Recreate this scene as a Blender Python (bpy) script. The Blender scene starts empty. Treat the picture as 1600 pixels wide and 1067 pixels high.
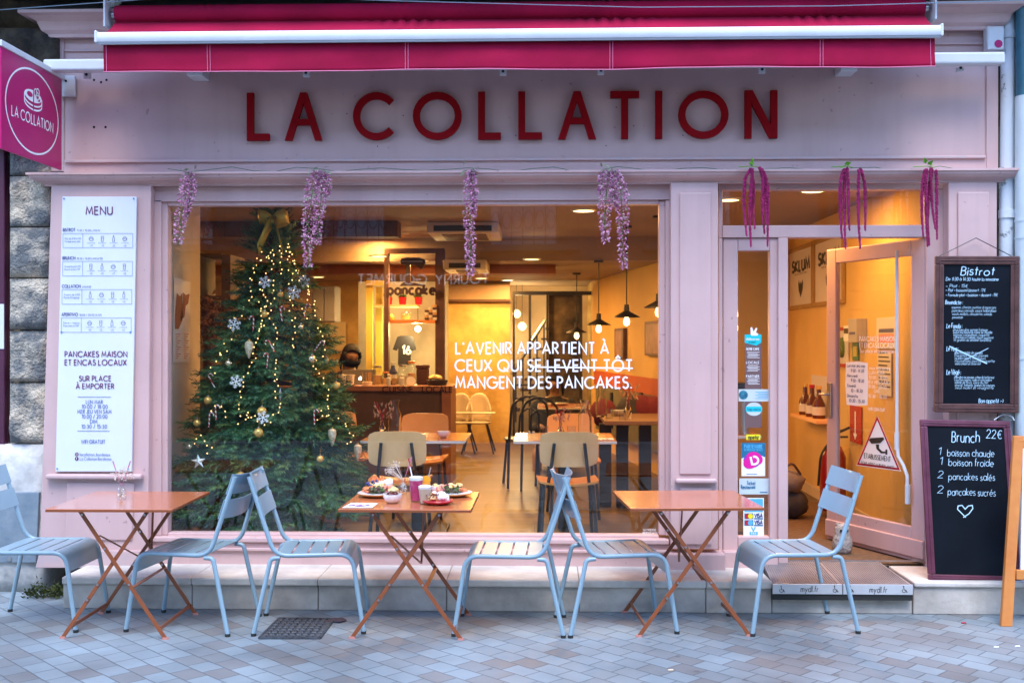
import bpy, bmesh, math, random
from mathutils import Vector as V, Matrix, noise as NZ
R = math.radians
sc = bpy.context.scene
col = sc.collection
# ---------------------------------------------------------------- camera, sky, sun, exposure
FPX, CZ, YAW = 1698.0, 1.59, R(1.69)
cam = bpy.data.cameras.new('camera'); cam_o = bpy.data.objects.new('camera', cam); col.objects.link(cam_o)
cam.sensor_width = 36; cam.lens = FPX/1600*36; cam.clip_start = .05; cam.clip_end = 500
cam_o.location = (0, 0, CZ); cam_o.rotation_euler = (R(90), 0, YAW)
cam.dof.use_dof = True; cam.dof.focus_distance = 6.3; cam.dof.aperture_fstop = 4.0
sc.camera = cam_o
SUN_EL, SUN_AZ = 62, 188      # degrees; the light falls from the street side, over the roofs
w = bpy.data.worlds.new('World'); sc.world = w; w.use_nodes = True
nt = w.node_tree; sky = nt.nodes.new('ShaderNodeTexSky'); sky.sky_type = 'NISHITA'; sky.sun_disc = False
sky.sun_elevation = R(SUN_EL); sky.sun_rotation = R(SUN_AZ); sky.air_density = 1.0; sky.dust_density = .6; sky.ozone_density = 5.0
bg = nt.nodes['Background']; bg.inputs[1].default_value = .15
nt.links.new(sky.outputs[0], bg.inputs[0])
sl = bpy.data.lights.new('sun', 'SUN'); sl.energy = .65; sl.angle = R(28); sl.color = (1, .98, .95)
so = bpy.data.objects.new('sun', sl); col.objects.link(so); so.rotation_euler = (R(90-SUN_EL), 0, R(SUN_AZ-180+0))
sc.view_settings.view_transform = 'Standard'; sc.view_settings.look = 'None'
sc.view_settings.exposure = 2.3; sc.view_settings.gamma = 1
sc.cycles.max_bounces = 8; sc.cycles.transparent_max_bounces = 16; sc.cycles.glossy_bounces = 4
sc.cycles.sample_clamp_indirect = 6; sc.cycles.use_denoising = True
sc.cycles.caustics_reflective = False; sc.cycles.caustics_refractive = False
random.seed(7)
rnd = random.random
def ru(a, b): return a+(b-a)*random.random()
# ---------------------------------------------------------------- photograph pixel -> plane helpers
SA, CA = math.sin(YAW), math.cos(YAW)
CAM = V((0, 0, CZ))
def ray(px, py):
    u, v = (px-800)/FPX, (533.5-py)/FPX
    return V((-SA+u*CA, CA+u*SA, v))
class F:                                   # a plane: origin, two unit axes and the normal towards the viewer
    def __init__(s, o, u, v):
        s.o, s.u, s.v = V(o), V(u).normalized(), V(v).normalized(); s.n = s.u.cross(s.v)
    def at(s, px, py):
        d = ray(px, py); t = (s.o-CAM).dot(s.n)/d.dot(s.n); p = CAM+d*t-s.o
        return p.dot(s.u), p.dot(s.v), t
    def w(s, a, b, n=0): return s.o+s.u*a+s.v*b+s.n*n
def FY(Y): return F((0, Y, 0), (1, 0, 0), (0, 0, 1))
def P(px, py, Y): a, b, t = FY(Y).at(px, py); return V((a, Y, b))
def PX(px, Y): return P(px, 533.5, Y).x
def GZ(px, py, z=0): d = ray(px, py); t = (z-CZ)/d.z; return CAM+d*t
# ---------------------------------------------------------------- mesh builder
class M:
    def __init__(s): s.v, s.f = [], []
    def add(s, vs, fs):
        b = len(s.v); s.v += [V(x) for x in vs]; s.f += [tuple(b+i for i in f) for f in fs]; return s
    def hexa(s, c):                        # 8 corners: bottom 4 then top 4
        return s.add(c, [(3, 2, 1, 0), (4, 5, 6, 7), (0, 1, 5, 4), (1, 2, 6, 5), (2, 3, 7, 6), (3, 0, 4, 7)])
    def box(s, x0, x1, y0, y1, z0, z1):
        return s.hexa([(x0, y0, z0), (x1, y0, z0), (x1, y1, z0), (x0, y1, z0), (x0, y0, z1), (x1, y0, z1), (x1, y1, z1), (x0, y1, z1)])
    def fbox(s, f, a0, a1, b0, b1, n0, n1):
        if a0 > a1: a0, a1 = a1, a0
        if b0 > b1: b0, b1 = b1, b0
        return s.hexa([f.w(a0, b0, n1), f.w(a1, b0, n1), f.w(a1, b0, n0), f.w(a0, b0, n0), f.w(a0, b1, n1), f.w(a1, b1, n1), f.w(a1, b1, n0), f.w(a0, b1, n0)])
    def pf(s, f, x0, y0, x1, y1, n0, n1):  # photo-pixel rectangle on plane f
        xm, ym = (x0+x1)/2, (y0+y1)/2
        return s.fbox(f, f.at(x0, ym)[0], f.at(x1, ym)[0], f.at(xm, y0)[1], f.at(xm, y1)[1], n0, n1)
    def pb(s, x0, y0, x1, y1, Y, t): return s.pf(FY(Y), x0, y0, x1, y1, -t, 0)
    def poly(s, pts, nvec, t):             # polygon extruded by t along nvec
        pts = [V(p) for p in pts]; k = len(pts); nv = V(nvec).normalized()*t
        return s.add(pts+[p+nv for p in pts], [tuple(range(k)), tuple(range(2*k-1, k-1, -1))]+[(i, i+k, (i+1) % k+k, (i+1) % k) for i in range(k)])
    def pp(s, pix, Y, t): return s.poly([P(x, y, Y) for x, y in pix], (0, 1, 0), t)
    def bar(s, a, b, wd, ht, up=(0, 0, 1)):
        a, b = V(a), V(b); d = (b-a).normalized(); r = d.cross(V(up))
        if r.length < 1e-4: r = d.cross(V((1, 0, 0)))
        r.normalize(); q = r.cross(d); r *= wd/2; q *= ht/2
        return s.hexa([a-r-q, a+r-q, b+r-q, b-r-q, a-r+q, a+r+q, b+r+q, b-r+q])
    def tube(s, pts, r, n=8, caps=True):
        pts = [V(p) for p in pts]; k = len(pts)
        rs = r if isinstance(r, (list, tuple)) else [r]*k
        b = len(s.v); ref = None
        for i, p in enumerate(pts):
            d = ((pts[min(i+1, k-1)]-pts[max(i-1, 0)])).normalized()
            if ref is None:
                ref = d.cross(V((0, 0, 1)) if abs(d.z) < .9 else V((1, 0, 0)))
            x = (ref-d*ref.dot(d)).normalized(); y = d.cross(x); ref = x
            for j in range(n):
                a = 2*math.pi*j/n; s.v.append(p+(x*math.cos(a)+y*math.sin(a))*rs[i])
        for i in range(k-1):
            for j in range(n):
                s.f.append((b+i*n+j, b+i*n+(j+1) % n, b+(i+1)*n+(j+1) % n, b+(i+1)*n+j))
        if caps: s.f.append(tuple(b+j for j in reversed(range(n)))); s.f.append(tuple(b+(k-1)*n+j for j in range(n)))
        return s
    def lathe(s, prof, c=(0, 0, 0), n=24, sx=1, sy=1, caps=True):
        c = V(c); b = len(s.v); k = len(prof)
        for r, z in prof:
            for j in range(n):
                a = 2*math.pi*j/n; s.v.append(c+V((r*math.cos(a)*sx, r*math.sin(a)*sy, z)))
        for i in range(k-1):
            for j in range(n):
                s.f.append((b+i*n+j, b+i*n+(j+1) % n, b+(i+1)*n+(j+1) % n, b+(i+1)*n+j))
        if caps and prof[0][0] > 1e-4: s.f.append(tuple(b+j for j in reversed(range(n))))
        if caps and prof[-1][0] > 1e-4: s.f.append(tuple(b+(k-1)*n+j for j in range(n)))
        return s
    def ball(s, c, r, n=12, sz=1, sx=1, sy=1):
        k = max(4, n//2)
        return s.lathe([(r*math.sin(math.pi*i/k)+1e-5, -r*sz*math.cos(math.pi*i/k)) for i in range(k+1)], c, n, sx, sy)
    def octa(s, c, r, sz=1):
        x, y, z = c; return s.add([(x+r, y, z), (x-r, y, z), (x, y+r, z), (x, y-r, z), (x, y, z+r*sz), (x, y, z-r*sz)],
            [(0, 2, 4), (2, 1, 4), (1, 3, 4), (3, 0, 4), (2, 0, 5), (1, 2, 5), (3, 1, 5), (0, 3, 5)])
    def leaf(s, p, d, l, wd, up=None):      # a folded leaf blade
        p, d = V(p), V(d).normalized(); up = V(up) if up else V((ru(-1, 1), ru(-1, 1), ru(-1, 1)))
        r = d.cross(up); r = r.normalized() if r.length > 1e-5 else V((1, 0, 0)); q = r.cross(d)
        return s.add([p, p+d*l*.45+r*wd/2+q*wd*.2, p+d*l, p+d*l*.45-r*wd/2+q*wd*.2], [(0, 1, 2), (0, 2, 3)])
    def disc(s, f, a, b, r, n0, n1=None, k=24, rb=None):
        pts = [f.w(a+r*math.cos(2*math.pi*i/k), b+(rb or r)*math.sin(2*math.pi*i/k), n0) for i in range(k)]
        if n1 is None: return s.add(pts, [tuple(range(k))])
        return s.poly(pts, f.n, n1-n0)
    # ribbon of width wd along 2-D points in plane f
    def ribbon(s, f, pts, wd, n0, t=0):
        q = [pts[0]]
        for p in pts[1:]:
            if abs(p[0]-q[-1][0])+abs(p[1]-q[-1][1]) > 1e-7: q.append(p)
        closed = len(q) > 3 and abs(q[0][0]-q[-1][0])+abs(q[0][1]-q[-1][1]) < 1e-6
        if closed: q = q[:-1]
        k = len(q)
        if k < 2: return s
        L, Rr = [], []
        for i in range(k):
            def sd(i, j):
                dx, dy = q[j][0]-q[i][0], q[j][1]-q[i][1]; l = math.hypot(dx, dy) or 1e-9; return dx/l, dy/l
            a = sd(i-1, i) if (i > 0 or closed) else None
            c = sd(i, (i+1) % k) if (i < k-1 or closed) else None
            a = a or c; c = c or a
            nx, ny = -(a[1]+c[1]), a[0]+c[0]; l = math.hypot(nx, ny)
            if l < .35: nx, ny, m = -a[1], a[0], 1
            else: nx, ny = nx/l, ny/l; m = min(2.4, 1/max(.2, nx*-a[1]+ny*a[0]))
            h = wd/2*m
            L.append((q[i][0]+nx*h, q[i][1]+ny*h)); Rr.append((q[i][0]-nx*h, q[i][1]-ny*h))
        top = n0+t
        vs = [f.w(*p, top) for p in L]+[f.w(*p, top) for p in Rr]
        seg = range(k if closed else k-1)
        fs = [(i+k, (i+1) % k+k, (i+1) % k, i) for i in seg]
        if t:
            o = 2*k; vs += [f.w(*p, n0) for p in L]+[f.w(*p, n0) for p in Rr]
            fs += [(i, (i+1) % k, (i+1) % k+o, i+o) for i in seg]+[(i+k+o, (i+1) % k+k+o, (i+1) % k+k, i+k) for i in seg]
            if not closed: fs += [(k, 0, o, k+o), (k-1, 2*k-1, 2*k-1+o, k-1+o)]
        return s.add(vs, fs)
def wloc(o):
    p = V((0, 0, 0))
    while o is not None: p += V(o.location); o = o.parent
    return p
def build(m, name, mt, parent=None, smooth=False, bevel=0, local=False, seg=2):
    me = bpy.data.meshes.new(name)
    off = V((0, 0, 0)) if (local or parent is None) else wloc(parent)
    me.from_pydata([tuple(x-off) for x in m.v], [], m.f); me.update()
    bm = bmesh.new(); bm.from_mesh(me); bmesh.ops.recalc_face_normals(bm, faces=bm.faces)
    bm.to_mesh(me); bm.free()
    o = bpy.data.objects.new(name, me); col.objects.link(o)
    if mt: me.materials.append(mt)
    if parent is not None: o.parent = parent
    if bevel:
        b = o.modifiers.new('bevel', 'BEVEL'); b.width = bevel; b.segments = seg; b.limit_method = 'ANGLE'; b.angle_limit = R(40)
    if smooth:
        for p in me.polygons: p.use_smooth = True
        if smooth != 2: me.set_sharp_from_angle(angle=R(40)) if hasattr(me, 'set_sharp_from_angle') else None
    return o
def thing(name, label, cat, loc=(0, 0, 0), group=None, rz=0):
    o = bpy.data.objects.new(name, None); col.objects.link(o); o.empty_display_size = .1
    o.location = loc; o.rotation_euler = (0, 0, rz); return tag(o, label, cat, group)
def tag(o, label, cat, group=None):
    o['label'] = label; o['category'] = cat
    if group: o['group'] = group
    return o
def struct(o, kind='structure', label=None):
    o['kind'] = kind
    if label: o['label'] = label
    return o
def copy_tree(o, parent=None):
    c = o.copy(); col.objects.link(c)
    if parent is not None: c.parent = parent; c.matrix_parent_inverse = o.matrix_parent_inverse
    for ch in [x for x in o.children]: copy_tree(ch, c)
    return c
# ---------------------------------------------------------------- materials
def mat(name, c, rough=.5, metal=0, var=.12, vs=6, bump=0, bs=40, emit=0, ecol=None, coat=0, bd=.01, c2=None, spec=None, trans=0, alpha=1, detail=4, lo=.35, hi=.65, rvar=0):
    m = bpy.data.materials.new(name); m.use_nodes = True; n = m.node_tree; b = n.nodes['Principled BSDF']; L = n.links.new
    b.inputs['Roughness'].default_value = rough; b.inputs['Metallic'].default_value = metal
    if coat: b.inputs['Coat Weight'].default_value = coat; b.inputs['Coat Roughness'].default_value = .15
    if spec is not None: b.inputs['Specular IOR Level'].default_value = spec
    if trans: b.inputs['Transmission Weight'].default_value = trans; b.inputs['IOR'].default_value = 1.35
    tc = n.nodes.new('ShaderNodeTexCoord')
    if var or c2:
        t = n.nodes.new('ShaderNodeTexNoise'); t.inputs['Scale'].default_value = vs; t.inputs['Detail'].default_value = detail; t.inputs['Roughness'].default_value = .6
        L(tc.outputs['Object'], t.inputs['Vector'])
        r = n.nodes.new('ShaderNodeValToRGB'); r.color_ramp.elements[0].position = lo; r.color_ramp.elements[1].position = hi
        a = c if c2 else tuple(x*(1-var) for x in c); d = c2 or tuple(min(1, x*(1+var)) for x in c)
        r.color_ramp.elements[0].color = (*a, 1); r.color_ramp.elements[1].color = (*d, 1)
        L(t.outputs[0], r.inputs[0]); L(r.outputs[0], b.inputs['Base Color'])
        if rvar:
            mr = n.nodes.new('ShaderNodeMapRange'); mr.inputs[3].default_value = max(0, rough-rvar); mr.inputs[4].default_value = min(1, rough+rvar)
            L(t.outputs[0], mr.inputs[0]); L(mr.outputs[0], b.inputs['Roughness'])
    else: b.inputs['Base Color'].default_value = (*c, 1)
    if bump:
        t2 = n.nodes.new('ShaderNodeTexNoise'); t2.inputs['Scale'].default_value = bs; t2.inputs['Detail'].default_value = 5
        L(tc.outputs['Object'], t2.inputs['Vector'])
        bp = n.nodes.new('ShaderNodeBump'); bp.inputs['Strength'].default_value = bump; bp.inputs['Distance'].default_value = bd
        L(t2.outputs[0], bp.inputs['Height']); L(bp.outputs[0], b.inputs['Normal'])
    if emit:
        b.inputs['Emission Color'].default_value = (*(ecol or c), 1); b.inputs['Emission Strength'].default_value = emit
    return m
def glass_mat(name, tint=(1, 1, 1), ior=1.5, rough=0.0, wob=0):
    m = bpy.data.materials.new(name); m.use_nodes = True; n = m.node_tree; n.nodes.clear(); L = n.links.new
    o = n.nodes.new('ShaderNodeOutputMaterial'); mx = n.nodes.new('ShaderNodeMixShader'); t = n.nodes.new('ShaderNodeBsdfTransparent'); g = n.nodes.new('ShaderNodeBsdfGlossy')
    t.inputs[0].default_value = (*tint, 1); g.inputs['Roughness'].default_value = rough
    fr = n.nodes.new('ShaderNodeFresnel'); fr.inputs[0].default_value = ior
    ge = n.nodes.new('ShaderNodeNewGeometry'); sb = n.nodes.new('ShaderNodeMath'); sb.operation = 'SUBTRACT'; sb.inputs[0].default_value = 1; L(ge.outputs['Backfacing'], sb.inputs[1])
    ml = n.nodes.new('ShaderNodeMath'); ml.operation = 'MULTIPLY'; L(fr.outputs[0], ml.inputs[0]); L(sb.outputs[0], ml.inputs[1])
    if wob:
        tc = n.nodes.new('ShaderNodeTexCoord'); nz = n.nodes.new('ShaderNodeTexNoise'); nz.inputs['Scale'].default_value = 1.1; nz.inputs['Detail'].default_value = 1; L(tc.outputs['Object'], nz.inputs['Vector']); bp = n.nodes.new('ShaderNodeBump'); bp.inputs['Strength'].default_value = wob; bp.inputs['Distance'].default_value = .02; L(nz.outputs[0], bp.inputs['Height']); L(bp.outputs[0], g.inputs['Normal'])
    L(ml.outputs[0], mx.inputs[0]); L(t.outputs[0], mx.inputs[1]); L(g.outputs[0], mx.inputs[2]); L(mx.outputs[0], o.inputs[0]); return m
# ---------------------------------------------------------------- stroke lettering
def arc(cx, cy, rx, ry, a0, a1, n=14):
    return [(cx+rx*math.cos(R(a0+(a1-a0)*i/n)), cy+ry*math.sin(R(a0+(a1-a0)*i/n))) for i in range(n+1)]
def full(cx, cy, rx, ry, n=28): q = arc(cx, cy, rx, ry, 90, 450, n); q[-1] = q[0]; return q
GL = {}
def gl(ch, wd, *st): GL[ch] = (wd, st)
gl('A', .74, [(0, 0), (.37, 1), (.74, 0)], [(.13, .31), (.61, .31)])
gl('B', .5, [(0, 0), (0, 1)], [(0, 1), (.22, 1)]+arc(.22, .77, .23, .23, 90, -90)+[(0, .54)], [(0, .54), (.24, .54)]+arc(.24, .27, .26, .27, 90, -90)+[(0, 0)])
gl('C', .86, arc(.5, .5, .5, .5, 42, 318, 24)); gl('D', .72, [(0, 0), (0, 1), (.22, 1)]+arc(.22, .5, .5, .5, 90, -90, 18)+[(0, 0)])
gl('E', .46, [(.46, 1), (0, 1), (0, 0), (.46, 0)], [(0, .53), (.43, .53)]); gl('F', .44, [(.44, 1), (0, 1), (0, 0)], [(0, .52), (.4, .52)])
gl('G', .96, arc(.5, .5, .5, .5, 42, 360, 26)+[(.55, .5)]); gl('H', .64, [(0, 0), (0, 1)], [(.64, 0), (.64, 1)], [(0, .53), (.64, .53)])
gl('I', .02, [(.01, 0), (.01, 1)]); gl('J', .34, [(.34, 1), (.34, .2)]+arc(.17, .2, .17, .2, 0, -170, 10)); gl('K', .58, [(0, 0), (0, 1)], [(.55, 1), (.02, .48), (.58, 0)])
gl('L', .44, [(0, 1), (0, 0), (.44, 0)]); gl('M', .86, [(0, 0), (.12, 1), (.43, .18), (.74, 1), (.86, 0)]); gl('N', .68, [(0, 0), (0, 1), (.68, 0), (.68, 1)])
gl('O', 1, full(.5, .5, .5, .5)); gl('P', .47, [(0, 0), (0, 1), (.2, 1)]+arc(.2, .74, .27, .26, 90, -90)+[(0, .48)]); gl('Q', 1, full(.5, .5, .5, .5), [(.52, .3), (.95, -.06)])
gl('R', .52, [(0, 0), (0, 1), (.2, 1)]+arc(.2, .74, .27, .26, 90, -90)+[(0, .48)], [(.2, .48), (.52, 0)])
gl('S', .5, arc(.25, .76, .22, .24, 30, 250, 12)+arc(.25, .27, .25, .27, 80, -160, 14)); gl('T', .54, [(0, 1), (.54, 1)], [(.27, 0), (.27, 1)])
gl('U', .6, [(0, 1), (0, .3)]+arc(.3, .3, .3, .3, 180, 360)+[(.6, 1)]); gl('V', .7, [(0, 1), (.35, 0), (.7, 1)]); gl('W', 1.04, [(0, 1), (.27, 0), (.52, .9), (.77, 0), (1.04, 1)])
gl('X', .64, [(0, 1), (.64, 0)], [(.64, 1), (0, 0)]); gl('Y', .62, [(0, 1), (.31, .48), (.62, 1)], [(.31, .48), (.31, 0)]); gl('Z', .58, [(0, 1), (.58, 1), (0, 0), (.58, 0)])
h = .3
gl('a', .6, full(h, h, h, h, 20), [(.6, .6), (.6, 0)]); gl('b', .6, [(0, 1), (0, 0)], full(h, h, h, h, 20)); gl('c', .5, arc(h, h, h, h, 48, 312)); gl('d', .6, full(h, h, h, h, 20), [(.6, 1), (.6, 0)])
gl('e', .6, [(0, .32), (.6, .32)]+arc(h, h, h, h, 5, 310, 18)); gl('f', .3, [(.12, 0), (.12, .85)]+arc(.27, .85, .15, .15, 180, 80, 5), [(0, .6), (.3, .6)])
gl('g', .6, full(h, h, h, h, 20), [(.6, .6), (.6, -.1)]+arc(h, -.1, h, .25, 0, -150, 10)); gl('h', .46, [(0, 1), (0, 0)], [(0, .35)]+arc(.23, .37, .23, .23, 180, 0, 10)+[(.46, 0)])
gl('i', .02, [(.01, 0), (.01, .6)], [(.01, .76), (.01, .86)]); gl('j', .12, [(.1, .6), (.1, -.2)]+arc(0, -.2, .1, .1, 0, -90, 4), [(.1, .76), (.1, .86)])
gl('k', .45, [(0, 0), (0, 1)], [(.42, .6), (0, .26), (.45, 0)]); gl('l', .02, [(.01, 0), (.01, 1)]); gl('m', .78, [(0, 0), (0, .6)], [(0, .4)]+arc(.195, .4, .195, .2, 180, 0, 8)+[(.39, 0)], [(.39, .4)]+arc(.585, .4, .195, .2, 180, 0, 8)+[(.78, 0)])
gl('n', .46, [(0, 0), (0, .6)], [(0, .35)]+arc(.23, .37, .23, .23, 180, 0, 10)+[(.46, 0)]); gl('o', .6, full(h, h, h, h, 20)); gl('p', .6, [(0, .6), (0, -.35)], full(h, h, h, h, 20)); gl('q', .6, full(h, h, h, h, 20), [(.6, .6), (.6, -.35)])
gl('r', .28, [(0, 0), (0, .6)], [(0, .38)]+arc(.2, .38, .2, .21, 180, 70, 6)); gl('s', .36, arc(.18, .45, .16, .15, 30, 250, 8)+arc(.18, .16, .18, .16, 80, -160, 10)); gl('t', .3, [(.14, .9), (.14, 0)], [(0, .6), (.3, .6)])
gl('u', .46, [(0, .6), (0, .23)]+arc(.23, .23, .23, .23, 180, 360, 10)+[(.46, .6)], [(.46, .6), (.46, 0)]); gl('v', .48, [(0, .6), (.24, 0), (.48, .6)]); gl('w', .72, [(0, .6), (.18, 0), (.36, .55), (.54, 0), (.72, .6)])
gl('x', .46, [(0, .6), (.46, 0)], [(.46, .6), (0, 0)]); gl('y', .5, [(0, .6), (.25, 0)], [(.5, .6), (.1, -.35)]); gl('z', .42, [(0, .6), (.42, .6), (0, 0), (.42, 0)])
gl('0', .54, full(.27, .5, .27, .5)); gl('1', .2, [(0, .8), (.2, 1), (.2, 0)]); gl('2', .5, arc(.25, .74, .23, .26, 170, -30, 12)+[(0, 0), (.5, 0)]); gl('3', .48, arc(.23, .76, .21, .24, 150, -90, 12)+arc(.23, .26, .25, .26, 90, -150, 12))
gl('4', .56, [(.42, 0), (.42, 1), (0, .28), (.56, .28)]); gl('5', .48, [(.42, 1), (.1, 1), (.05, .55)]+arc(.22, .32, .26, .32, 100, -150, 14)); gl('6', .5, full(.25, .27, .25, .27), [(.02, .36), (.32, 1)])
gl('7', .48, [(0, 1), (.48, 1), (.12, 0)]); gl('8', .46, full(.23, .76, .2, .24), full(.23, .26, .23, .26)); gl('9', .5, full(.25, .73, .25, .27), [(.48, .64), (.18, 0)])
gl('.', .06, [(.03, 0), (.03, .1)]); gl(',', .06, [(.06, .1), (.0, -.1)]); gl("'", .06, [(.04, 1.02), (.02, .8)]); gl('/', .4, [(0, -.05), (.4, 1.05)]); gl(':', .06, [(.03, .1), (.03, .2)], [(.03, .5), (.03, .6)])
gl('-', .28, [(0, .4), (.28, .4)]); gl('+', .36, [(0, .4), (.36, .4)], [(.18, .22), (.18, .58)]); gl('~', .5, [(0, .35), (.12, .46), (.25, .4), (.38, .34), (.5, .45)]); gl('_', .4, [(0, -.08), (.4, -.08)]); gl('?', .4, arc(.2, .78, .2, .22, 170, -60, 10)+[(.2, .3)], [(.2, 0), (.2, .1)])
gl('E_', .6, arc(.38, .5, .3, .5, 50, 310, 16), [(0, .6), (.45, .6)], [(0, .42), (.45, .42)]); GL['€'] = GL['E_']
gl(')', .2, arc(-.3, .45, .5, .65, 40, -40, 8)); gl('(', .2, arc(.5, .45, .5, .65, 140, 220, 8)); gl('*', .3, [(0, .4), (.3, .4)])
for ch, base, acc in (('À', 'A', [[(.2, 1.36), (.42, 1.14)]]), ('Ô', 'O', [[(.28, 1.14), (.5, 1.36), (.72, 1.14)]]), ('è', 'e', [[(.2, .92), (.4, .72)]]), ('é', 'e', [[(.22, .72), (.42, .92)]]), ('à', 'a', [[(.15, .92), (.35, .72)]]), ('É', 'E', [[(.12, 1.12), (.34, 1.34)]])):
    GL[ch] = (GL[base][0], tuple(GL[base][1])+tuple(acc))
def twidth(s, track=.26): return sum((.36 if c == ' ' else GL[c][0]+track) for c in s)-track
def txt(m, f, s, px, py, hp, wd=.14, align='l', n0=.002, t=0, track=.26, wp=None, slant=0, jit=0, mirror=False):
    a, b, d = f.at(px, py); sz = hp*d/FPX; tw = twidth(s, track); sx = sz
    if wp:
        sx = (f.at(px+wp, py)[0]-a)/tw
        if sx > sz*1.6:      # seen at a slant: stretch the whole letter, strokes too
            r = sx/sz; g = F(f.o, f.u, f.v); g.u = f.u*r; g.n = f.n; return raw_txt(m, g, s, a/r, b, sz, sz, wd, align, n0, t, track, slant, jit)
    return raw_txt(m, f, s, a, b, sz, sx, wd, align, n0, t, track, slant, jit)
def raw_txt(m, f, s, a, b, sz, sx=None, wd=.14, align='l', n0=.002, t=0, track=.26, slant=0, jit=0):
    sx = sx or sz; x = -twidth(s, track)*{'l': 0, 'c': .5, 'r': 1}[align]; k = 0
    for c in s:
        if c == ' ': x += .36; continue
        gw, st = GL[c]; jy = ru(-jit, jit); js = 1+ru(-jit, jit)
        for q in st:
            m.ribbon(f, [(a+(x+u*js+slant*v)*sx, b+(v*js+jy)*sz) for u, v in q], wd*sz, n0+(k % 3)*.00025, t); k += 1
        x += gw+track
    return m
# ---------------------------------------------------------------- shared materials
PAINT = mat('pink_paint', (.575, .385, .375), .45, var=.05, vs=2.2, bump=.06, bs=30)
_n = PAINT.node_tree; _b = _n.nodes['Principled BSDF']; _src = _b.inputs['Base Color'].links[0].from_socket; _tc = _n.nodes.new('ShaderNodeTexCoord'); _mp = _n.nodes.new('ShaderNodeMapping'); _mp.inputs['Scale'].default_value = (9, 9, .7); _n.links.new(_tc.outputs['Object'], _mp.inputs[0])
_nz = _n.nodes.new('ShaderNodeTexNoise'); _nz.inputs['Scale'].default_value = 1.6; _nz.inputs['Detail'].default_value = 8; _n.links.new(_mp.outputs[0], _nz.inputs['Vector']); _rp = _n.nodes.new('ShaderNodeValToRGB'); _rp.color_ramp.elements[0].position = .30; _rp.color_ramp.elements[1].position = .52; _rp.color_ramp.elements[0].color = (.80, .77, .77, 1); _n.links.new(_nz.outputs[0], _rp.inputs[0])
_nk = _n.nodes.new('ShaderNodeTexNoise'); _nk.inputs['Scale'].default_value = 21; _nk.inputs['Detail'].default_value = 9; _n.links.new(_tc.outputs['Object'], _nk.inputs['Vector']); _rk = _n.nodes.new('ShaderNodeValToRGB'); _rk.color_ramp.elements[0].position = .285; _rk.color_ramp.elements[1].position = .31; _rk.color_ramp.elements[0].color = (.55, .50, .50, 1); _n.links.new(_nk.outputs[0], _rk.inputs[0])
_mx = _n.nodes.new('ShaderNodeMix'); _mx.data_type = 'RGBA'; _mx.blend_type = 'MULTIPLY'; _mx.inputs[0].default_value = .25; _n.links.new(_src, _mx.inputs[6]); _n.links.new(_rp.outputs[0], _mx.inputs[7]); _my = _n.nodes.new('ShaderNodeMix'); _my.data_type = 'RGBA'; _my.blend_type = 'MULTIPLY'; _my.inputs[0].default_value = .6; _n.links.new(_mx.outputs[2], _my.inputs[6]); _n.links.new(_rk.outputs[0], _my.inputs[7]); _n.links.new(_my.outputs[2], _b.inputs['Base Color'])
PAINTD = mat('worn_pink_paint', (.50, .38, .39), .55, c2=(.575, .385, .375), vs=9, bump=.15, bs=35, lo=.4, hi=.55)
LEAD = mat('lead_sheet', (.025, .027, .032), .7, var=.3, vs=7, bump=.2)
WHITE = mat('white_metal', (.62, .64, .68), .35, var=.04, vs=5)
WHITEP = mat('white_panel', (.66, .69, .75), .4, var=.02)
STONE = mat('pale_limestone', (.50, .455, .41), .8, c2=(.66, .61, .56), vs=5, bump=.35, bs=55)
STONEK = mat('kerb_limestone', (.30, .265, .235), .75, c2=(.60, .545, .49), vs=3.5, bump=.25, bs=45, lo=.3, hi=.7)
OLDST = mat('weathered_stone', (.16, .165, .165), .95, c2=(.70, .59, .45), vs=6, bump=1, bs=60, bd=.03, lo=.44, hi=.64, detail=10)
DARKST = mat('dark_rough_stone', (.022, .02, .018), .95, c2=(.16, .12, .075), vs=3.2, bump=1, bs=30, lo=.40, hi=.72, detail=8)  # rough stone mottled from near black to brown
PLAST = mat('old_lime_plaster', (.30, .30, .30), .9, c2=(.68, .65, .61), vs=4, bump=.5, bs=30)
AWN = mat('raspberry_canvas', (.30, .003, .038), .85, var=.2, vs=2.2, bump=.12, bs=260, spec=.2)
REDL = mat('red_lacquer', (.26, .002, .006), .6, var=.08, spec=.1)
MAG = mat('raspberry_panel', (.46, .005, .125), .35, var=.04)
VINYL = mat('white_vinyl', (.88, .88, .90), .5, var=0)
PURP = mat('purple_print', (.12, .008, .085), .5, var=0)
BLUEP = mat('blue_print', (.12, .17, .36), .5, var=0)
DBLUE = mat('navy_print', (.05, .06, .20), .5, var=0)
BLACK = mat('black_metal', (.012, .012, .014), .4, var=0)
BLACKP = mat('black_print', (.02, .02, .022), .5, var=0)
DARK = mat('dark_void', (.01, .01, .01), .8, var=0)
GLASS = glass_mat('window_glass', (.92, .95, .94), 1.9, 0, .05)
TGLASS = mat('blown_glass', (.97, .98, .98), .0, var=0, trans=1)
CLEAR = glass_mat('clear_glass', (.95, .965, .97), 1.75)
BLUEM = mat('pale_blue_enamel', (.235, .345, .42), .35, var=.03, vs=3, coat=.25)
TERRA = mat('terracotta_enamel', (.48, .15, .062), .25, var=.04, vs=3, coat=.5)
TERRAL = mat('terracotta_legs', (.25, .068, .022), .35, var=.06, coat=.2)
STEEL = mat('steel', (.5, .5, .52), .3, 1, var=.05)
CREAM = mat('cream_wall', (.60, .45, .28), .8, var=.06, vs=2, bump=.08)
YELW = mat('warm_yellow_wall', (.66, .42, .15), .8, var=.05, vs=2, bump=.08)
CEIL = mat('ceiling_paint', (.30, .21, .14), .8, var=.05, vs=1.5)
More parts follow.
